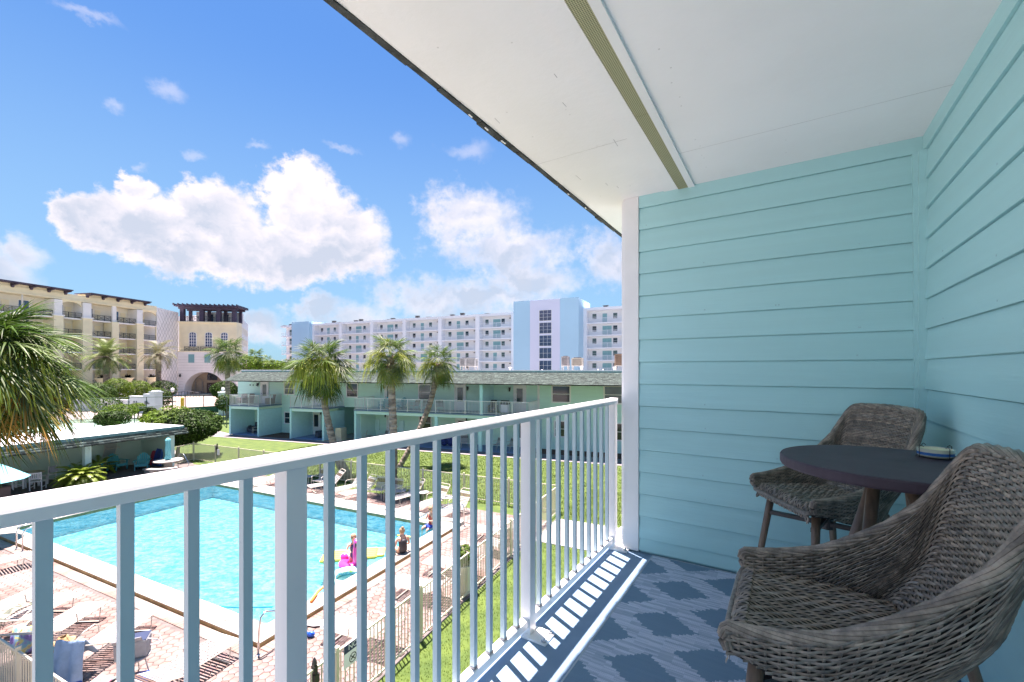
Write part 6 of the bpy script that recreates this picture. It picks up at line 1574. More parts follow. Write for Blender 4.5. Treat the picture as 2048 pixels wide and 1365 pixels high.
def make_dchair():
    o = thing('dining_chair', 'white slatted chair', 'chair'); m = M_white
    b = MB(); b.box(-.24, .24, -.24, .24, .42, .45); b.build('seat', m, o)
    for sx in (-.22, .22):
        b = MB(); b.box(sx-.02, sx+.02, -.24, -.20, 0, .42); b.build('leg', m, o)
        b = MB(); b.cbox((sx, .25, .46), (.04, .04, .94), 0, R(-4)); b.build('leg', m, o)
        b = MB(); b.box(sx-.015, sx+.015, -.2, .22, .14, .18); b.build('stretcher', m, o)
    for z in (.86, .58): b = MB(); b.box(-.22, .22, .245+.03*(z > .7), .275+.03*(z > .7), z, z+.05); b.build('back_rail', m, o)
    for i in range(5): b = MB(); b.cbox((-.14+i*.07, .27, .74), (.035, .014, .25), 0, R(-4)); b.build('back_slat', m, o)
    return o
dc = make_dchair(); KIDS[dc.name] = [(c, kids(c)) for c in kids(dc)]; GD = 'white slatted chairs round the patio table'
tg = G(55, 975)
for i, (px, py, fx, fy, l) in enumerate(((38, 978, .6, .8, 'white slatted chair at the left front of the patio table'), (76, 980, -.45, .9, 'white slatted chair with its slatted back towards the pool'), (94, 967, -1, -.1, 'white slatted chair with a grey towel over its back'), (40, 958, .3, -1, 'white slatted chair behind the patio table'))):
    g = G(px, py); rz = hd(-fx, -fy)
    if i == 0: dc.location = (g.x, g.y, .02); dc.rotation_euler = (0, 0, rz); dc['label'] = l; dc['group'] = GD
    else: copy_tree(dc, (g.x, g.y, .02), rz, l, GD)
tb_ = thing('patio_table', 'round cream patio table among the white slatted chairs', 'table', (tg.x, tg.y, .02)); b = MB(); b.lathe([(0, .70), (.62, .70), (.64, .72), (.64, .735), (.62, .745), (0, .745)], 28); b.build('tabletop', mat('cream_tabletop', (.50, .46, .36), .6, .05), tb_)
for i in range(4): a = i*math.pi/2+.5; b = MB(); b.cbox((.42*math.cos(a), .42*math.sin(a), .35), (.07, .07, .70), a); b.build('leg', M_white, tb_)
g = G(94, 967); cloth('towel', 'grey towel hanging on the back of a white slatted chair', 'towel', lambda u, v: ((.16 if v < .5 else -.02)*(abs(v-.5)*1.2)+.3, (u-.5)*.42, .93-abs(v-.5)*.62+.01*math.sin(u*10)), 14, 14, mat('grey_towel', (.42, .42, .48), .95), (g.x+.02, g.y, .0), solid=.02)
# umbrellas
def canopy(par, c, rx, n, zt, zr, m, closed=False):
    for i in range(n):
        a, q = 2*math.pi*i/n, 2*math.pi*(i+1)/n; b = MB(); V = []
        for j in range(6):
            t = j/5; r_ = rx*t; zz = zt-(zt-zr)*t**1.15
            for k in range(5):
                aa = a+(q-a)*k/4; sag = 1-.06*math.sin(math.pi*k/4)*t; V.append((c[0]+r_*sag*math.cos(aa), c[1]+r_*sag*math.sin(aa), zz-.03*math.sin(math.pi*k/4)*t))
        b.add(V, [(j*5+k, j*5+k+1, (j+1)*5+k+1, (j+1)*5+k) for j in range(5) for k in range(4)]); b.build('canopy_panel', m, par)
ug = P(-26, 945, 15.5); ug0 = Vector((ug.x, ug.y, 0)); um = thing('parasol', 'open turquoise parasol cut by the left edge', 'umbrella', ug0)
b = MB(); b.tube([(0, 0, 0), (0, 0, ug.z+.45)], .025, 8); b.build('pole', M_legw, um); canopy(um, (0, 0), 1.05, 8, ug.z+.42, ug.z-.28, M_turqf)
b = MB(); b.lathe([(0, 0), (.28, 0), (.28, .05), (.05, .1), (.04, .3)], 14); b.build('base', M_iron, um)
g = G(-4, 1002); bn_ = thing('pool_bin', 'brown bin below the open turquoise parasol', 'bin', g, R(-20)); b = MB(); b.box(-.32, .32, -.3, .3, 0, .62); b.build('box', mat('brown_bin', (.16, .11, .09), .8, .1, 3, .2, 30), bn_, bevel=.01); b = MB(); b.box(-.34, .34, -.32, .32, .625, .68); b.build('lid', mat('dark_bin_lid', (.05, .035, .03), .7), bn_, bevel=.01)
g = G(336, 945); ct = thing('concrete_table', 'round pale concrete table under the closed turquoise umbrella', 'table', (g.x, g.y, .0)); b = MB(); b.lathe([(0, .66), (.70, .66), (.74, .69), (.74, .74), (.70, .76), (0, .76)], 28); b.build('tabletop', M_conc, ct); b = MB(); b.lathe([(.30, 0), (.22, .1), (.2, .66)], 12); b.build('pedestal', M_conc, ct)
b = MB()
for k in range(10):
    a0, a1 = -1.9+k*.13, -1.9+(k+1)*.13
    vs = [(r_*math.cos(a), r_*math.sin(a), z) for a in (a0, a1) for r_, z in ((1.0, .38), (1.3, .38), (1.3, .46), (1.0, .46))]
    b.add(vs, [(0, 1, 5, 4), (1, 2, 6, 5), (2, 3, 7, 6), (3, 0, 4, 7)]+([(0, 3, 2, 1)] if k == 0 else [])+([(4, 5, 6, 7)] if k == 9 else []))
cbn = b.build('bench', M_conc, None); tag(cbn, 'curved concrete bench in front of the round concrete table', 'bench'); cbn.location = (g.x+.1, g.y-.0, 0)
b = MB(); b.box(-.10, .10, -.12, .12, 0, .379); b.build('support', M_conc, cbn).location = (.0-.05, -1.15, 0)
cu = thing('closed_umbrella', 'closed turquoise umbrella standing in the concrete table', 'umbrella', (g.x, g.y, 0.761)); zt = EYE-(876-739)/870*g.y-.761
b = MB(); b.tube([(0, 0, 0), (0, 0, zt+.04)], .02, 8); b.build('pole', M_iron, cu)
b = MB(); n = 20; prof = [(.02, zt), (.10, zt-.06), (.13, zt-.14), (.115, zt-.17), (.11, zt-.4), (.13, zt-.75), (.115, zt-1.0), (.16, zt-1.25), (.15, zt-1.35), (.04, zt-1.33)]; vs = []
for i, (r_, z) in enumerate(prof):
    for j in range(n): a = 2*math.pi*j/n; k = r_*(1+.22*(j % 2)*(i > 1)); vs.append((k*math.cos(a), k*math.sin(a), max(.03, z)))
b.add(vs, [(i*n+j, i*n+(j+1) % n, (i+1)*n+(j+1) % n, (i+1)*n+j) for i in range(len(prof)-1) for j in range(n)]); b.build('canopy', M_turqf, cu)
b = MB(); b.tube([(.13*math.cos(i*.7), .13*math.sin(i*.7), zt-1.0) for i in range(10)], .012, 5); b.build('tie_strap', M_turqf, cu)
g = G(297, 947); sb_ = thing('stone_stool', 'small pale concrete stool left of the concrete table', 'stool', (g.x, g.y, 0), R(-10)); b = MB(); b.box(-.28, .28, -.16, .16, .20, .28); b.box(-.18, .18, -.12, .12, 0, .199); b.build('block', M_conc, sb_, bevel=.02)
g = SHED.w(-32.75, 16.3); uw = lo_flat and copy_tree(lo_flat, (g.x, g.y, .95), SHED.rz+R(-90)+R(0), 'white lounger stood on end against the cabana wall', 'lounger stored in the cabana'); uw.rotation_euler = (R(68), 0, SHED.rz-R(90)); uw.location = (g.x, g.y, .95)
for i, (c, dx, s) in enumerate((((.02, .06, .35), 0, 1.12), ((.02, .05, .22), .28, 1.0), ((.55, .04, .10), -.26, .9), ((.03, .12, .45), .5, 1.05))):
    w = SHED.w(-31.5+dx, 17.85); bo_ = thing('bodyboard', ['royal blue bodyboard leaning on the cabana end wall', 'navy bodyboard right of the blue one by the end wall', 'red bodyboard at the left of the leaning boards', 'blue bodyboard nearest the closed umbrella'][i], 'bodyboard', (w.x, w.y, .02), SHED.rz)
    b = MB(); pts = [(-.22, 0), (.22, 0), (.25, .3), (.25, .75), (.18, .98), (0, 1.04), (-.18, .98), (-.25, .75), (-.25, .3)]; b.prismy([(x*.8, z*s) for x, z in pts], -.025, .025); k = b.build('board', mat('board_paint_%d' % i if False else ['royal_board', 'navy_board', 'red_board', 'blue_board'][i], c, .4, .2, 6), bo_); k.rotation_euler = (R(-12), R(6-5*i), 0)
w = SHED.w(-32.3, 15.4); hp = thing('dark_planter', 'dark feathery plant in a white pot against the cabana wall', 'plant', (w.x, w.y, .02)); b = MB(); b.lathe([(0, 0), (.16, 0), (.22, .45), (.20, .45), (0, .4)], 14); b.build('pot', M_creamw, hp)
for i in range(22):
    k = min(5, int(i/22*6)); inst('frond', sag[k][i % 2], hp, (0, 0, .4), (0, 0, i*2.4), (.95,)*3).data
for px, py, l in ((248, 962, 'low pale blue kickboard lying in the cabana shade'),):
    pass
# chairs and things on the motel balconies and patios
sc_ = lch
def mchair(px, n, z, l, cx=0, proto=None, f=(0, -1)):
    e = gx(px, n); w = GRN.w(e, n); o = copy_tree(proto or lch, (w.x, w.y, z), GRN.rz+hd(0, 1)+f[0], l, 'chairs on the motel balconies and patios'); return o
KIDS[lch.name] = [(c, kids(c)) for c in kids(lch)]
for px, n, z, l in ((828, 31.2, D2+.021, 'white strap chair on the long balcony left of the window pair'), (852, 31.2, D2+.021, 'white strap chair on the long balcony under the arched window reflection'), (880, 31.2, D2+.021, 'white strap chair on the long balcony behind the leaning palm trunk'),
                    (662, 31.3, D2+.021, 'white strap chair on the second balcony right of its door'), (723, 31.0, .055, 'white strap chair in the first ground bay of the long balcony'), (765, 31.4, .055, 'white strap chair by the ground floor door behind the palm'), (993, 31.0, .055, 'white strap chair on the right patio, left one of two'), (1019, 31.0, .055, 'white strap chair on the right patio, right one of two'), (512, 31.0, .055, 'white strap chair at the front of the first blue patio'), (930, 31.2, .055, 'white strap chair on the patio below the last balcony door')):
    mchair(px, n, z, l, f=(random.Random(px).uniform(-.6, .6), 0))
for px, n, z, l in ((768, 32.0, D2+.021, 'turquoise adirondack chair left of the third balcony door'), (802, 32.0, D2+.021, 'turquoise adirondack chair right of the third balcony door')):
    w = GRN.w(gx(px, n), n); copy_tree(ad, (w.x, w.y, z), GRN.rz, l, 'adirondack chairs on the long balcony')
def armchair(px, n, z, l, m, rz=0, s=1.0):
    w = GRN.w(gx(px, n), n); o = thing('wicker_armchair', l, 'armchair', (w.x, w.y, z), GRN.rz+rz)
    b = MB(); b.box(-.36*s, .36*s, -.34, .34, .08, .42); b.build('seat', m, o, bevel=.06)
    b = MB(); b.cbox((0, .34, .55), (.74*s, .14, .86), 0, R(-8)); b.build('backrest', m, o, bevel=.06)
    for q in (-1, 1): b = MB(); b.box(q*.38*s-.07, q*.38*s+.07, -.36, .28, .08, .62); b.build('arm', m, o, bevel=.05)
    return o
M_dkw = mat('dark_blue_wicker', (.045, .06, .085), .6, .2, 20, .3, 80); M_brw = mat('brown_balcony_wicker', (.20, .13, .11), .7, .2, 20, .3, 80)
a1 = armchair(492, 31.9, .055, 'dark wicker armchair with pale cushion on the first patio', M_dkw, .5)
b = MB(); b.cbox((-.05, -.02, .66), (.5, .12, .34), .2, R(-35)); b.build('cushion', mat('pale_blue_cushion', (.30, .42, .48), .9), a1, bevel=.04)
armchair(507, 31.6, .055, 'dark wicker armchair by the right wall of the first patio', M_dkw, -.2)
armchair(641, 31.2, .055, 'dark round backed armchair beside the door of the second patio', M_dkw, -.5, .8)
armchair(484, 31.6, D2+.021, 'brown wicker chair on the first balcony, leftmost', M_brw, .3, .8); armchair(497, 31.7, D2+.021, 'brown wicker chair in the middle of the first balcony', M_brw, 0, .8); armchair(540, 31.7, D2+.021, 'brown wicker chair right of the first balcony door', M_brw, -.4, .7)
armchair(986, 31.5, D2+.021, 'dark chair on the right end of the long balcony beyond the white post', M_dkw, .2, .7); 
w = GRN.w(gx(1010, 31.2), 31.2); g_ = thing('gas_grill', 'white and black grill on the right end of the long balcony', 'grill', (w.x, w.y, D2+.021), GRN.rz); b = MB(); b.box(-.3, .3, -.2, .2, .1, .7); b.build('cart', M_white, g_, bevel=.02); b = MB(); b.prismx([(-.22, .71), (.22, .71), (.2, .95), (.05, 1.02), (-.15, .95)], -.33, .33); b.build('lid', M_black, g_, bevel=.02)
w = GRN.w(gx(740, 31.4), 31.4); o = copy_tree(stb, (w.x, w.y, .055), 0, 'round side table between the chairs in the first ground bay', 'side tables on the motel patios')
w = GRN.w(gx(895, 31.2), 31.2); bk = thing('covered_bicycle', 'dark blue covered bundle on the patio under the long balcony', 'bundle', (w.x, w.y, .055), GRN.rz); b = MB(); b.sphere((-.3, 0, .35), (.35, .3, .35), 10, 6); b.sphere((.3, 0, .4), (.35, .3, .4), 10, 6); b.build('cover', mat('navy_print_cover', (.02, .04, .16), .8, .5, 8), bk)
# ================================================================== PEOPLE
M_skin = mat('skin', (.62, .36, .25), .55, .06, 5)
M_hairb = mat('blond_hair', (.30, .20, .11), .7, .25, 30, .4, 80)
def person(label, loc, rz, J, E, rad, hair, cloth_fn, s=1.0, head=None):
    o = thing('person', label, 'person', loc, rz)
    names = list(J); idx = {n: i for i, n in enumerate(names)}; V = [Vector(J[n])*s for n in names]; ed = [(idx[a], idx[b]) for a, b in E]; rr = [rad[n]*s for n in names]
    # five fingers on each hand
    for sd_ in ('l', 'r'):
        w, h = Vector(J['wrist_'+sd_]), Vector(J['hand_'+sd_]); d = (h-w).normalized(); side = d.cross(Vector((0, 0, 1)) if abs(d.z) < .9 else Vector((0, 1, 0))).normalized()
        for k, (off, L) in enumerate(((-.030, .055), (-.010, .070), (.010, .075), (.028, .062))):
            a = len(V); V += [(h+side*off+d*.025)*s, (h+side*off*1.2+d*(.025+L*.55)-Vector((0, 0, .008)))*s, (h+side*off*1.25+d*(.025+L)-Vector((0, 0, .022)))*s]; ed += [(idx['hand_'+sd_], a), (a, a+1), (a+1, a+2)]; rr += [.010*s, .0085*s, .0065*s]
        a = len(V); V += [(w.lerp(h, .5)-side*.035)*s, (w.lerp(h, .9)-side*.055)*s]; ed += [(idx['wrist_'+sd_], a), (a, a+1)]; rr += [.011*s, .008*s]
    me = bpy.data.meshes.new('body'); me.from_pydata([tuple(v) for v in V], ed, []); me.materials.append(M_skin)
    bo = bpy.data.objects.new('body', me); COL.objects.link(bo); bo.parent = o
    sk = bo.modifiers.new('skin', 'SKIN'); sk.use_smooth_shade = True
    for i, v in enumerate(me.skin_vertices[0].data): v.radius = (rr[i], rr[i]); v.use_root = (i == 0)
    sb = bo.modifiers.new('sub', 'SUBSURF'); sb.levels = 2; sb.render_levels = 2
    hc = Vector(J['head'])*s; f = head or Vector((0, -1, 0)); f = f.normalized(); sd_ = f.cross(Vector((0, 0, 1)))
    b = MB(); b.tube([hc+f*.085*s+Vector((0, 0, .02*s)), hc+f*.115*s-Vector((0, 0, .012*s))], [.008*s, .014*s], 6)
    for q in (-1, 1): b.sphere(tuple(hc+sd_*q*.088*s), (.012*s, .02*s, .028*s), 6, 5)
    b.build('face', M_skin, bo, smooth_=True)
    b = MB()
    for q in (-1, 1): b.sphere(tuple(hc+f*.088*s+sd_*q*.032*s+Vector((0, 0, .02*s))), .010*s, 6, 4)
    b.build('eyes', M_black, bo)
    b = MB(); b.cbox(hc+f*.092*s-Vector((0, 0, .045*s)), (.04*s, .012*s, .010*s), math.atan2(f.y, f.x)+math.pi/2); b.build('mouth', mat('lips', (.5, .15, .13), .6), bo)
    hb = MB(); hair(hb, hc, s); hb.build('hair', M_hairb, o, smooth_=True)
    cloth_fn(o, s); return o
RAD = dict(pelvis=.125, spine=.11, chest=.125, neck=.05, head=.088, top=.075, hip_l=.095, hip_r=.095, knee_l=.06, knee_r=.06, ankle_l=.038, ankle_r=.038, toe_l=.03, toe_r=.03, sh_l=.055, sh_r=.055, elbow_l=.038, elbow_r=.038, wrist_l=.026, wrist_r=.026, hand_l=.026, hand_r=.026)
ED = [('pelvis', 'spine'), ('spine', 'chest'), ('chest', 'neck'), ('neck', 'head'), ('head', 'top'), ('pelvis', 'hip_l'), ('pelvis', 'hip_r'), ('hip_l', 'knee_l'), ('hip_r', 'knee_r'), ('knee_l', 'ankle_l'), ('knee_r', 'ankle_r'), ('ankle_l', 'toe_l'), ('ankle_r', 'toe_r'),
      ('chest', 'sh_l'), ('chest', 'sh_r'), ('sh_l', 'elbow_l'), ('sh_r', 'elbow_r'), ('elbow_l', 'wrist_l'), ('elbow_r', 'wrist_r'), ('wrist_l', 'hand_l'), ('wrist_r', 'hand_r')]
def wrap(par, name, pts, rads, m, n=12): b = MB(); b.tube(pts, rads, n); return b.build(name, m, par, smooth_=True)
M_blk = mat('black_swimsuit', (.025, .022, .028), .6)
Jw = dict(pelvis=(0, 0, .11), spine=(0, .03, .28), chest=(0, .0, .44), neck=(0, -.03, .60), head=(0, -.05, .71), top=(0, -.04, .77), hip_l=(-.10, -.05, .09), hip_r=(.10, -.05, .09), knee_l=(-.13, -.46, .09), knee_r=(.13, -.46, .09), ankle_l=(-.13, -.50, -.30), ankle_r=(.13, -.48, -.30), toe_l=(-.14, -.64, -.36), toe_r=(.14, -.62, -.36),
          sh_l=(-.18, 0, .50), sh_r=(.18, 0, .50), elbow_l=(-.25, -.02, .25), elbow_r=(.25, -.04, .26), wrist_l=(-.20, -.22, .18), wrist_r=(.19, -.25, .18), hand_l=(-.17, -.30, .17), hand_r=(.16, -.33, .17))
g = G(805, 1106, .13)
def hair_bun(b, c, s): b.sphere(tuple(c+Vector((0, .018, .022))*s), (.096*s, .098*s, .10*s), 12, 8); b.sphere(tuple(c+Vector((0, .05, .125))*s), (.045*s, .045*s, .04*s), 8, 6)
def swim(o, s):
    k = wrap(o, 'swimsuit', [(0, .0, .02), (0, .01, .13), (0, .03, .26), (0, .015, .40), (0, .0, .43)], [.10, .150, .135, .147, .135], M_blk)
    for q in (-1, 1): wrap(o, 'strap', [(q*.05, .125, .41), (q*.075, .09, .52), (q*.085, .0, .575), (q*.08, -.09, .50)], [.012]*4, M_blk, 6)
person('woman in a black swimsuit, hair in a bun, sitting on the pool coping', (g.x, g.y, .13), hd(.62, -.78), Jw, ED, RAD, hair_bun, swim, 1.0)
# child standing in the flamingo ring
Jc = dict(pelvis=(0, 0, -.05), spine=(0, .01, .12), chest=(0, .0, .28), neck=(0, -.01, .42), head=(0, -.03, .545), top=(0, -.02, .61), hip_l=(-.07, 0, -.10), hip_r=(.07, 0, -.10), knee_l=(-.08, -.03, -.45), knee_r=(.08, -.03, -.45), ankle_l=(-.08, 0, -.80), ankle_r=(.08, 0, -.80), toe_l=(-.09, -.12, -.84), toe_r=(.09, -.12, -.84),
          sh_l=(-.13, 0, .34), sh_r=(.13, 0, .34), elbow_l=(-.21, -.05, .18), elbow_r=(.20, -.05, .18), wrist_l=(-.20, -.20, .20), wrist_r=(.17, -.20, .22), hand_l=(-.18, -.26, .21), hand_r=(.15, -.26, .23))
Rc = {k: v*.78 for k, v in RAD.items()}; Rc['head'] = .085; Rc['top'] = .072
def hair_long(b, c, s): b.sphere(tuple(c+Vector((0, .018, .022))*s), (.093*s, .094*s, .097*s), 12, 8); b.tube([c+Vector((0, .07, .02))*s, c+Vector((0, .10, -.10))*s, c+Vector((0, .09, -.22))*s], [.06*s, .055*s, .02*s], 8)
def csuit(o, s): wrap(o, 'swimsuit', [(0, 0, -.12), (0, 0, -.03), (0, .01, .12), (0, .0, .26), (0, 0, .33)], [.08, .108, .095, .108, .095], M_pink if False else mat('navy_child_suit', (.03, .04, .12), .6))
person('blond child inside the pink flamingo ring', (fc.x, fc.y+.02, .34), hd(-.5, .85), Jc, ED, Rc, hair_long, csuit, 1.0)
# kid by the stair rail at the far corner
g = G(862, 1058, .0)
Jk = dict(pelvis=(0, 0, .10), spine=(0, .02, .25), chest=(0, 0, .40), neck=(0, -.01, .53), head=(0, -.03, .65), top=(0, -.02, .715), hip_l=(-.08, 0, .06), hip_r=(.08, 0, .06), knee_l=(-.10, -.30, .04), knee_r=(.10, -.26, -.02), ankle_l=(-.10, -.34, -.32), ankle_r=(.10, -.28, -.38), toe_l=(-.10, -.46, -.36), toe_r=(.10, -.40, -.42),
          sh_l=(-.14, 0, .46), sh_r=(.14, 0, .46), elbow_l=(-.23, -.05, .27), elbow_r=(.24, -.04, .28), wrist_l=(-.22, -.22, .30), wrist_r=(.26, -.20, .34), hand_l=(-.21, -.29, .31), hand_r=(.25, -.27, .36))
def hair_short(b, c, s): b.sphere(tuple(c+Vector((0, .016, .026))*s), (.094*s, .094*s, .094*s), 12, 8)
def shorts(o, s):
    wrap(o, 'swim_shirt', [(0, 0, .12), (0, .02, .25), (0, 0, .40), (0, 0, .47)], [.115, .108, .122, .10], mat('red_shirt', (.50, .10, .07), .7))
    wrap(o, 'shorts', [(0, 0, .0), (0, 0, .08), (0, .0, .14)], [.12, .135, .118], mat('royal_shorts', (.02, .06, .38), .7))
    for q in (-1, 1): wrap(o, 'shorts_leg', [(q*.07, .02, .07), (q*.09, -.20, .055)], [.085, .078], mat('royal_shorts', (.02, .06, .38), .7))
person('kid in red shirt and blue shorts by the far stair rail', (g.x, g.y, .06), hd(.55, .6), Jk, ED, Rc, hair_short, shorts, 1.08)
# ================================================================== BALCONY FURNITURE: woven bar chairs and table
def weave(par, S, nu, nv, name, m, amp=.0028, spc=5, over=1, phase=None, fill=.90, base=True, seed=1, thick=.0022):
    """woven skin over the surface S(u, v): nv strands run along u, bulging over and under nu stakes"""
    r = np.random.RandomState(seed); V = []; F = []; T = []
    ns = nu*spc
    def frame(u, v):
        e = 1e-3; p = Vector(S(u, v)); pu = Vector(S(min(1, u+e), v))-Vector(S(max(0, u-e), v)); pv = Vector(S(u, min(1, v+e)))-Vector(S(u, max(0, v-e)))
        n = pu.cross(pv); n = -n.normalized() if n.length > 1e-12 else Vector((0, 0, 1)); return p, n
    for j in range(nv):
        v0, v1 = (j+.5-fill/2)/nv, (j+.5+fill/2)/nv; t = r.uniform(.60, 1.35); hue = r.uniform(.92, 1.08)
        ph = phase(j) if phase else (j % 2)*math.pi
        k0 = len(V)
        for i in range(ns+1):
            u = i/ns; w = math.cos(math.pi*u*nu/over+ph); w = math.copysign(abs(w)**.6, w)
            h = amp*w
            pm, n = frame(u, (v0+v1)/2)
            pa, pb = Vector(S(u, v0)), Vector(S(u, v1))
            V += [tuple(pa+n*(h-.0004)), tuple(pm+n*(h+thick)), tuple(pb+n*(h-.0004))]
            tt = t*(.80+.20*r.rand()); T += [(tt*hue, tt, tt/hue)]*3
        for i in range(ns):
            a = k0+3*i; F += [(a, a+3, a+4, a+1), (a+1, a+4, a+5, a+2)]
    # stakes standing between the strands
    V2 = len(V)
    for i in range(nu+1 if over == 1 else 0):
        u = min(1, max(0, (i*over)/nu)); 
        if i*over > nu: break
        k0 = len(V); du = .16/nu
        for jv in range(nv*2+1):
            v = jv/(nv*2); jj = min(nv-1, int(v*nv)); ph = phase(jj) if phase else (jj % 2)*math.pi
            w = -math.cos(math.pi*u*nu/over+ph); p0, n = frame(u, v); pa, pb = Vector(S(max(0, u-du), v)), Vector(S(min(1, u+du), v))
            hh = amp*.75*w; V += [tuple(pa+n*hh), tuple(p0+n*(hh+thick)), tuple(pb+n*hh)]; T += [(.8, .8, .8)]*3
        for q in range(nv*2): a = k0+3*q; F += [(a, a+1, a+4, a+3), (a+1, a+2, a+5, a+4)]
    o = npmesh(name, V, F, m, tint=T, parent=par, smooth_=False); o['kind'] = 'stuff'
    if base:
        Vb = [tuple(Vector(frame(i/24, j/14)[0])-frame(i/24, j/14)[1]*(amp+.0015)) for j in range(15) for i in range(25)]
        Fb = [(j*25+i, j*25+i+1, (j+1)*25+i+1, (j+1)*25+i) for j in range(14) for i in range(24)]
        b = MB(); b.add(Vb, Fb); b.build('core', M_wickdk, o, smooth_=True)
    return o
UP = [(-.222, -.262), (-.228, -.16), (-.228, -.07), (-.225, .01), (-.212, .078), (-.168, .116), (-.085, .131), (0, .135)]
UP = UP+[(-x, y) for x, y in UP[-2::-1]]
def cat(pts, t):
    n = len(pts)-1; f = t*n; i = min(n-1, int(f)); u = f-i; g = lambda k: Vector(pts[max(0, min(n, k))])
    a, b, c, d = g(i-1), g(i), g(i+1), g(i+2); return .5*((2*b)+(c-a)*u+(2*a-5*b+4*c-d)*u*u+(3*b-a-3*c+d)*u**3)
# resample evenly
_L = [0]; _P = [cat([(x, y, 0) for x, y in UP], i/200) for i in range(201)]
for a, b in zip(_P, _P[1:]): _L.append(_L[-1]+(b-a).length)
def upath(s):
    t = s*_L[-1]; import bisect; i = min(199, max(0, bisect.bisect(_L, t)-1)); u = (t-_L[i])/(_L[i+1]-_L[i]); return _P[i].lerp(_P[i+1], u)
ZB, ZSEAT = .600, .673
def sst(x): x = max(0, min(1, x)); return x*x*(3-2*x)
def rim(s):
    k = 1-abs(2*s-1)       # 0 at the front ends, 1 in the middle of the back
    K = (0, .16, .33, .42, .52, .60, .65, .69, .74, 1.01); Hh = (.692, .705, .733, .772, .835, .915, 1.005, 1.058, 1.072, 1.078)
    i = next(q for q in range(9) if k <= K[q+1]); u = (k-K[i])/(K[i+1]-K[i]); g = lambda q: Hh[max(0, min(9, q))]
    return .5*(2*g(i)+(g(i+1)-g(i-1))*u+(2*g(i-1)-5*g(i)+4*g(i+1)-g(i+2))*u*u+(3*g(i)-g(i-1)-3*g(i+1)+g(i+2))*u**3)
def zbot(s):
    k = 1-abs(2*s-1); return .637-.037*sst(k/.30)
def shell(s, v, off=0):
    p = upath(s); z = ZB+(rim(s)-ZB)*v; e = .004; q = upath(min(1, s+e))-upath(max(0, s-e)); n = Vector((-q.y, q.x, 0)).normalized()   # outward? path runs left-back-right
    n = -n if n.y*p.y < 0 and abs(p.y) > .2 else n
    out = Vector((p.x, p.y, 0)); lean = max(0, z-.66)
    back = sst((p.y+.12)/.22)
    x = p.x*(1-.04*sst((.62-z)/.1)) + p.x*.10*sst((lean)/.4)*back; y = p.y+back*(.20*lean+.12*lean*lean)-.065*back*sst((.80-z)/.20)+.02*back
    x += math.copysign(1, p.x)*.02*sst(abs(p.x)/.2)*(1-back)*(z-ZB)/.14
    return Vector((x, y, z)), n
def outn(s):
    e = .004; q = upath(min(1, s+e))-upath(max(0, s-e)); n = Vector((q.y, -q.x, 0)).normalized(); p = upath(s)
    c = Vector((p.x, p.y-.0, 0)); return n if n.dot(c) > 0 else -n
def S_out(u, v): s = u; p, _ = shell(s, v); return p+outn(s)*.014
def S_in(u, v): s = 1-u; vv = .55*0+v; p, _ = shell(s, .72*0+(.55+.45*v) if False else max(0, (ZSEAT-.06-ZB)/(rim(s)-ZB))+(1-max(0, (ZSEAT-.06-ZB)/(rim(s)-ZB)))*v); return p-outn(s)*.014
def S_seat(u, v):
    # v 0 at the back, 1 at the lower front edge
    x = (u-.5)*.402; L = .335; t = v*(.36+.030)
    if t < L-.03: y = .075-t; z = ZSEAT-.012*math.cos(u*math.pi-math.pi/2)*0-.018*math.sin(math.pi*u)*math.sin(math.pi*min(1, t/L))
    else:
        q = (t-(L-.03)); r_ = .035; a = min(math.pi/2, q/r_)
        y = .075-(L-.03)-r_*math.sin(a); z = ZSEAT-r_*(1-math.cos(a))-max(0, q-r_*math.pi/2)
    edge = abs(u-.5)*2
    z -= .018*sst((edge-.86)/.14)
    yb = .205 - .0; 
    if t < .12: x *= (1-.20*sst((.12-t)/.12))
    return Vector((x, y-.0, z))
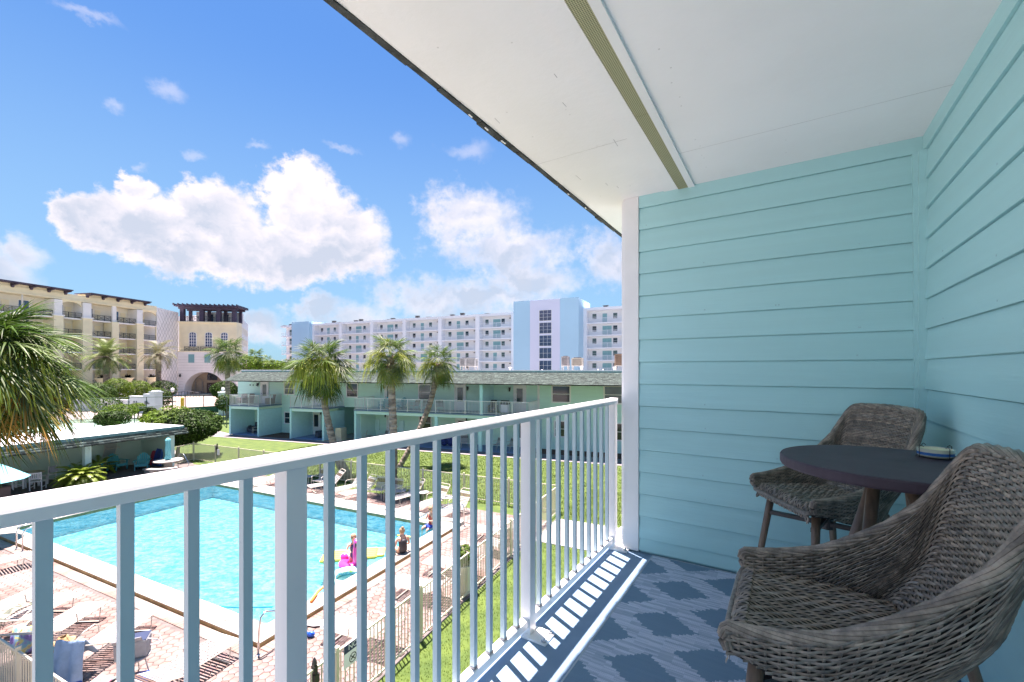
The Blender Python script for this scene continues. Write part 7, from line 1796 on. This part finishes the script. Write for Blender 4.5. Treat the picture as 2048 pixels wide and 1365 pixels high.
def rows(par, name, side, zb, pitch=.0080, nst=46, seed=1, amp=.003, thick=.0022):
    r = np.random.RandomState(seed); V = []; F = []; T = []; spc = 6; ns = nst*spc
    US = [i/ns for i in range(ns+1)]; RM = [rim(u) for u in US]; ON = [outn(u) for u in US]
    def pt(i, z):
        zz = max(ZB-.02, z); p, _ = shell(US[i], (zz-ZB)/(RM[i]-ZB)); return p+ON[i]*side*.014
    j = 0
    while True:
        t = r.uniform(.62, 1.35); hue = r.uniform(.93, 1.07); ok = [RM[i]-(j+1)*pitch >= max(zb, zbot(US[i]))-pitch*.3 for i in range(ns+1)]
        if not any(ok): break
        base = len(V)
        for i in range(ns+1):
            z1 = RM[i]-j*pitch-.0004; z0 = RM[i]-(j+1)*pitch+.0004
            w = math.cos(math.pi*US[i]*nst+(j % 2)*math.pi); w = math.copysign(abs(w)**.6, w); h = amp*w; n = ON[i]*side
            V += [tuple(pt(i, z0)+n*(h-.0004)), tuple(pt(i, (z0+z1)/2)+n*(h+thick)), tuple(pt(i, z1)+n*(h-.0004))]; tt = t*(.78+.22*r.rand()); T += [(tt*hue, tt, tt/hue)]*3
        for i in range(ns):
            if ok[i] and ok[i+1]: a = base+3*i; F += [(a, a+3, a+4, a+1), (a+1, a+4, a+5, a+2)]
        j += 1
    for k in range(nst+1):
        i = k*spc; m_ = max(2, int((RM[i]-max(zb, zbot(US[i])))/pitch)); b0 = len(V); lo, hi = max(0, i-1), min(ns, i+1)
        for q in range(2*m_+1):
            z = RM[i]-(q/2+.0)*pitch; jj = int(q/2); w = -math.cos(math.pi*k+(jj % 2)*math.pi); n = ON[i]*side; hh = amp*.7*w
            c = pt(i, z); d = (pt(hi, z)-pt(lo, z)).normalized()*.0036
            V += [tuple(c-d*.8+n*hh), tuple(c+n*(hh+thick)), tuple(c+d*.8+n*hh)]; T += [(.85,)*3]*3
        for q in range(2*m_): a = b0+3*q; F += [(a, a+1, a+4, a+3), (a+1, a+2, a+5, a+4)]
    o = stuff(npmesh(name, V, F, M_wicker, tint=T, parent=par))
    b = MB(); Vb = []; nb = 60
    for q in range(9):
        for i in range(nb+1):
            ii = int(i*ns/nb); zl = max(zb, zbot(US[ii])); z = zl+(RM[ii]-.002-zl)*q/8; Vb.append(pt(ii, z)-ON[ii]*side*(amp+.002))
    b.add(Vb, [(q*(nb+1)+i, q*(nb+1)+i+1, (q+1)*(nb+1)+i+1, (q+1)*(nb+1)+i) for q in range(8) for i in range(nb)]); b.build('core', M_wickdk, o, smooth_=True)
    return o
def make_barchair():
    o = thing('bar_chair', 'x', 'chair')
    rows(o, 'outer_weave', 1, ZB, seed=2)
    rows(o, 'inner_weave', -1, ZSEAT-.05, seed=3)
    herr = lambda j: (j if (j//6) % 2 == 0 else -j)*math.pi/2
    weave(o, lambda u, v: S_seat(1-v, u), 40, 42, 'seat', M_wicker, amp=.0022, over=2, phase=herr, seed=4, fill=.9)
    # braided rim
    b = MB(); n = 150; pts = [shell(i/n, 1)[0] for i in range(n+1)]
    pts = [Vector(pts[0])-Vector((0, -.006, .042)), Vector(pts[0])-Vector((0, .004, .022))]+pts+[Vector(pts[-1])-Vector((0, .004, .022)), Vector(pts[-1])-Vector((0, -.006, .042))]
    b.tube(pts, .0118, 8); b.build('rim_core', M_wickdk, o, smooth_=True)
    V = []; F = []; T = []; rr = random.Random(5); L = [0]
    for a, c in zip(pts, pts[1:]): L.append(L[-1]+(c-a).length)
    for st_ in range(9):
        k0 = len(V); m_ = 700; tt = rr.uniform(.7, 1.3)
        for i in range(m_+1):
            t = L[-1]*i/m_; j = min(len(pts)-2, max(0, next((q for q in range(len(L)-1) if L[q+1] >= t), len(L)-2))) if False else None
            import bisect
            j = min(len(pts)-2, max(0, bisect.bisect(L, t)-1)); u = (t-L[j])/(L[j+1]-L[j]); p = pts[j].lerp(pts[j+1], u); d = (pts[j+1]-pts[j]).normalized()
            a = Vector((0, 0, 1)).cross(d); a = a.normalized() if a.length > .1 else Vector((1, 0, 0)); c = d.cross(a); ang = t*17+st_*2*math.pi/9; ra = .0135
            q = p+(a*math.cos(ang)+c*math.sin(ang))*ra; tn = (a*-math.sin(ang)+c*math.cos(ang)); w = .0041; nn_ = (a*math.cos(ang)+c*math.sin(ang))
            wd = d*.7-tn*.5; wd = (d*1.0+tn*(.15)).normalized().cross(nn_).normalized()
            V += [tuple(q-wd*w-nn_*.001), tuple(q+nn_*.0034), tuple(q+wd*w-nn_*.001)]; T += [(tt*(.9+.2*rr.random()),)*3]*3
        for i in range(m_): a = k0+3*i; F += [(a, a+3, a+4, a+1), (a+1, a+4, a+5, a+2)]
    stuff(npmesh('rim_braid', V, F, M_wicker, tint=T, parent=o))
    b = MB(); b.prism([(-.208, -.245), (.208, -.245), (.21, .0), (.15, .055), (-.15, .055), (-.21, .0)], ZB+.022, ZB+.036); b.build('seat_base', M_wickdk, o)
    b = MB(); b.tube([(-.215, -.262, .645), (-.20, -.270, .634), (0, -.272, .632), (.20, -.270, .634), (.215, -.262, .645)], .0105, 8); b.build('front_roll', mat('wicker_roll', (.16, .14, .12), .45, .35, 60, .6, 150), o, smooth_=True)
    b = MB(); b.box(-.10, .10, -.14, .06, ZB-.01, ZB+.02); b.tube([(0, -.04, ZB-.01), (0, -.04, ZB-.10)], .026, 14); b.build('swivel', M_dkmet, o)
    top = ZB-.075
    for k, (sx, sy) in enumerate(((-1, -1), (1, -1), (-1, 1), (1, 1))):
        b = MB(); b.tube([(sx*.165, sy*.150-.055, ZB+.02), (sx*.245, sy*.235-.04, .0)], [.0175, .0125], 12); b.build('leg', M_legw, o, smooth_=True)
    b = MB()
    for sg in (1, -1): b.cbox((0, -.05, top-.012*sg+.012), (.46, .026, .018), sg*math.pi/4)
    b.build('cross_brace', M_dkmet, o)
    b = MB(); n = 40; R0 = .225
    b.tube([(R0*math.cos(i*2*math.pi/n), R0*math.sin(i*2*math.pi/n)-.03, .24) for i in range(n+1)], .011, 8, cap=False); b.build('foot_ring', mat('slate_blue_metal', (.05, .08, .12), .4), o, smooth_=True)
    return o
bc = make_barchair()
bc['label'] = 'grey woven bar chair in the foreground with its back to the right wall'; bc['group'] = 'woven swivel bar chairs'
zr_ = DECK+.0085
bc.location = BAL.w(.150, 1.30, zr_); bc.rotation_euler = (0, 0, BAL.rz+R(-90))
KIDS[bc.name] = [(c, kids(c)) for c in kids(bc)]
f2 = copy_tree(bc, BAL.w(.195, 2.585, zr_), BAL.rz+R(-58), 'grey woven bar chair in the corner behind the round table', 'woven swivel bar chairs')
# table
tt_ = thing('bar_table', 'round plum grey bar table on four slanting brown legs', 'table', BAL.w(.290, 1.853, zr_), BAL.rz)
ZT_ = EYE-.298-zr_; b = MB(); b.lathe([(0, ZT_-.036), (.296, ZT_-.036), (.309, ZT_-.033), (.312, ZT_-.027), (.312, ZT_-.006), (.309, ZT_-.001), (.304, ZT_), (0, ZT_)], 72); b.build('tabletop', M_tabtop, tt_)
for k in range(4):
    a = k*math.pi/2+R(30); b = MB(); b.tube([(.055*math.cos(a), .055*math.sin(a), ZT_-.037), (.30*math.cos(a+.5), .30*math.sin(a+.5), 0)], [.019, .013], 12); b.build('leg', M_legw, tt_, smooth_=True)
b = MB(); b.lathe([(0, ZT_-.050), (.13, ZT_-.050), (.13, ZT_-.0365), (0, ZT_-.0365)], 20); b.build('mount', M_dkmet, tt_)
# striped candle dish in a wire rack
cp = P(1871, 916, 1.66); tl_ = zr_+ZT_
g = Vector(((1871-1024)/870*1.0, 1.0, 0)); Yd = (EYE-tl_)*870/(916-739); cw = Vector(((1871-1024)/870*Yd, Yd, tl_+.0005))
cd_ = thing('candle_dish', 'small striped ceramic candle dish in a black wire rack on the round table', 'dish', cw, BAL.rz); cd_.scale = (.74,)*3
b = MB(); b.lathe([(0, .006), (.056, .006), (.062, .012), (.064, .042), (.058, .042), (.056, .036), (0, .034)], 36); b.build('bowl', mat('cream_glaze', (.62, .62, .48), .25, .05, 5, coat=.3), cd_, smooth_=False)
b = MB(); b.lathe([(.0630, .014), (.0642, .027)], 36); b.build('blue_band', mat('blue_glaze', (.05, .16, .42), .25), cd_)
b = MB(); b.lathe([(0, .0345), (.053, .0345), (.053, .038), (0, .0385)], 30); b.build('wax', mat('cream_wax', (.70, .66, .42), .5), cd_)
b = MB(); 
for k in range(4):
    a = k*math.pi/2+.5; c, s = math.cos(a), math.sin(a); b.tube([(c*.03, s*.03, .003), (c*.069, s*.069, .003), (c*.070, s*.070, .05), (c*.062, s*.062, .056), (c*.050, s*.050, .050)], .0015, 5)
b.tube([(.068*math.cos(i*math.pi/16), .068*math.sin(i*math.pi/16), .004) for i in range(33)], .0015, 5); b.build('wire_rack', M_black, cd_)
# prototypes that were never placed
for pr_o in (lo_hi, lo_lo, lo_flat, lch, stb):
    if pr_o.name not in used:
        for c in kids(pr_o):
            for e_ in kids(c): bpy.data.objects.remove(e_)
            bpy.data.objects.remove(c)
        bpy.data.objects.remove(pr_o)
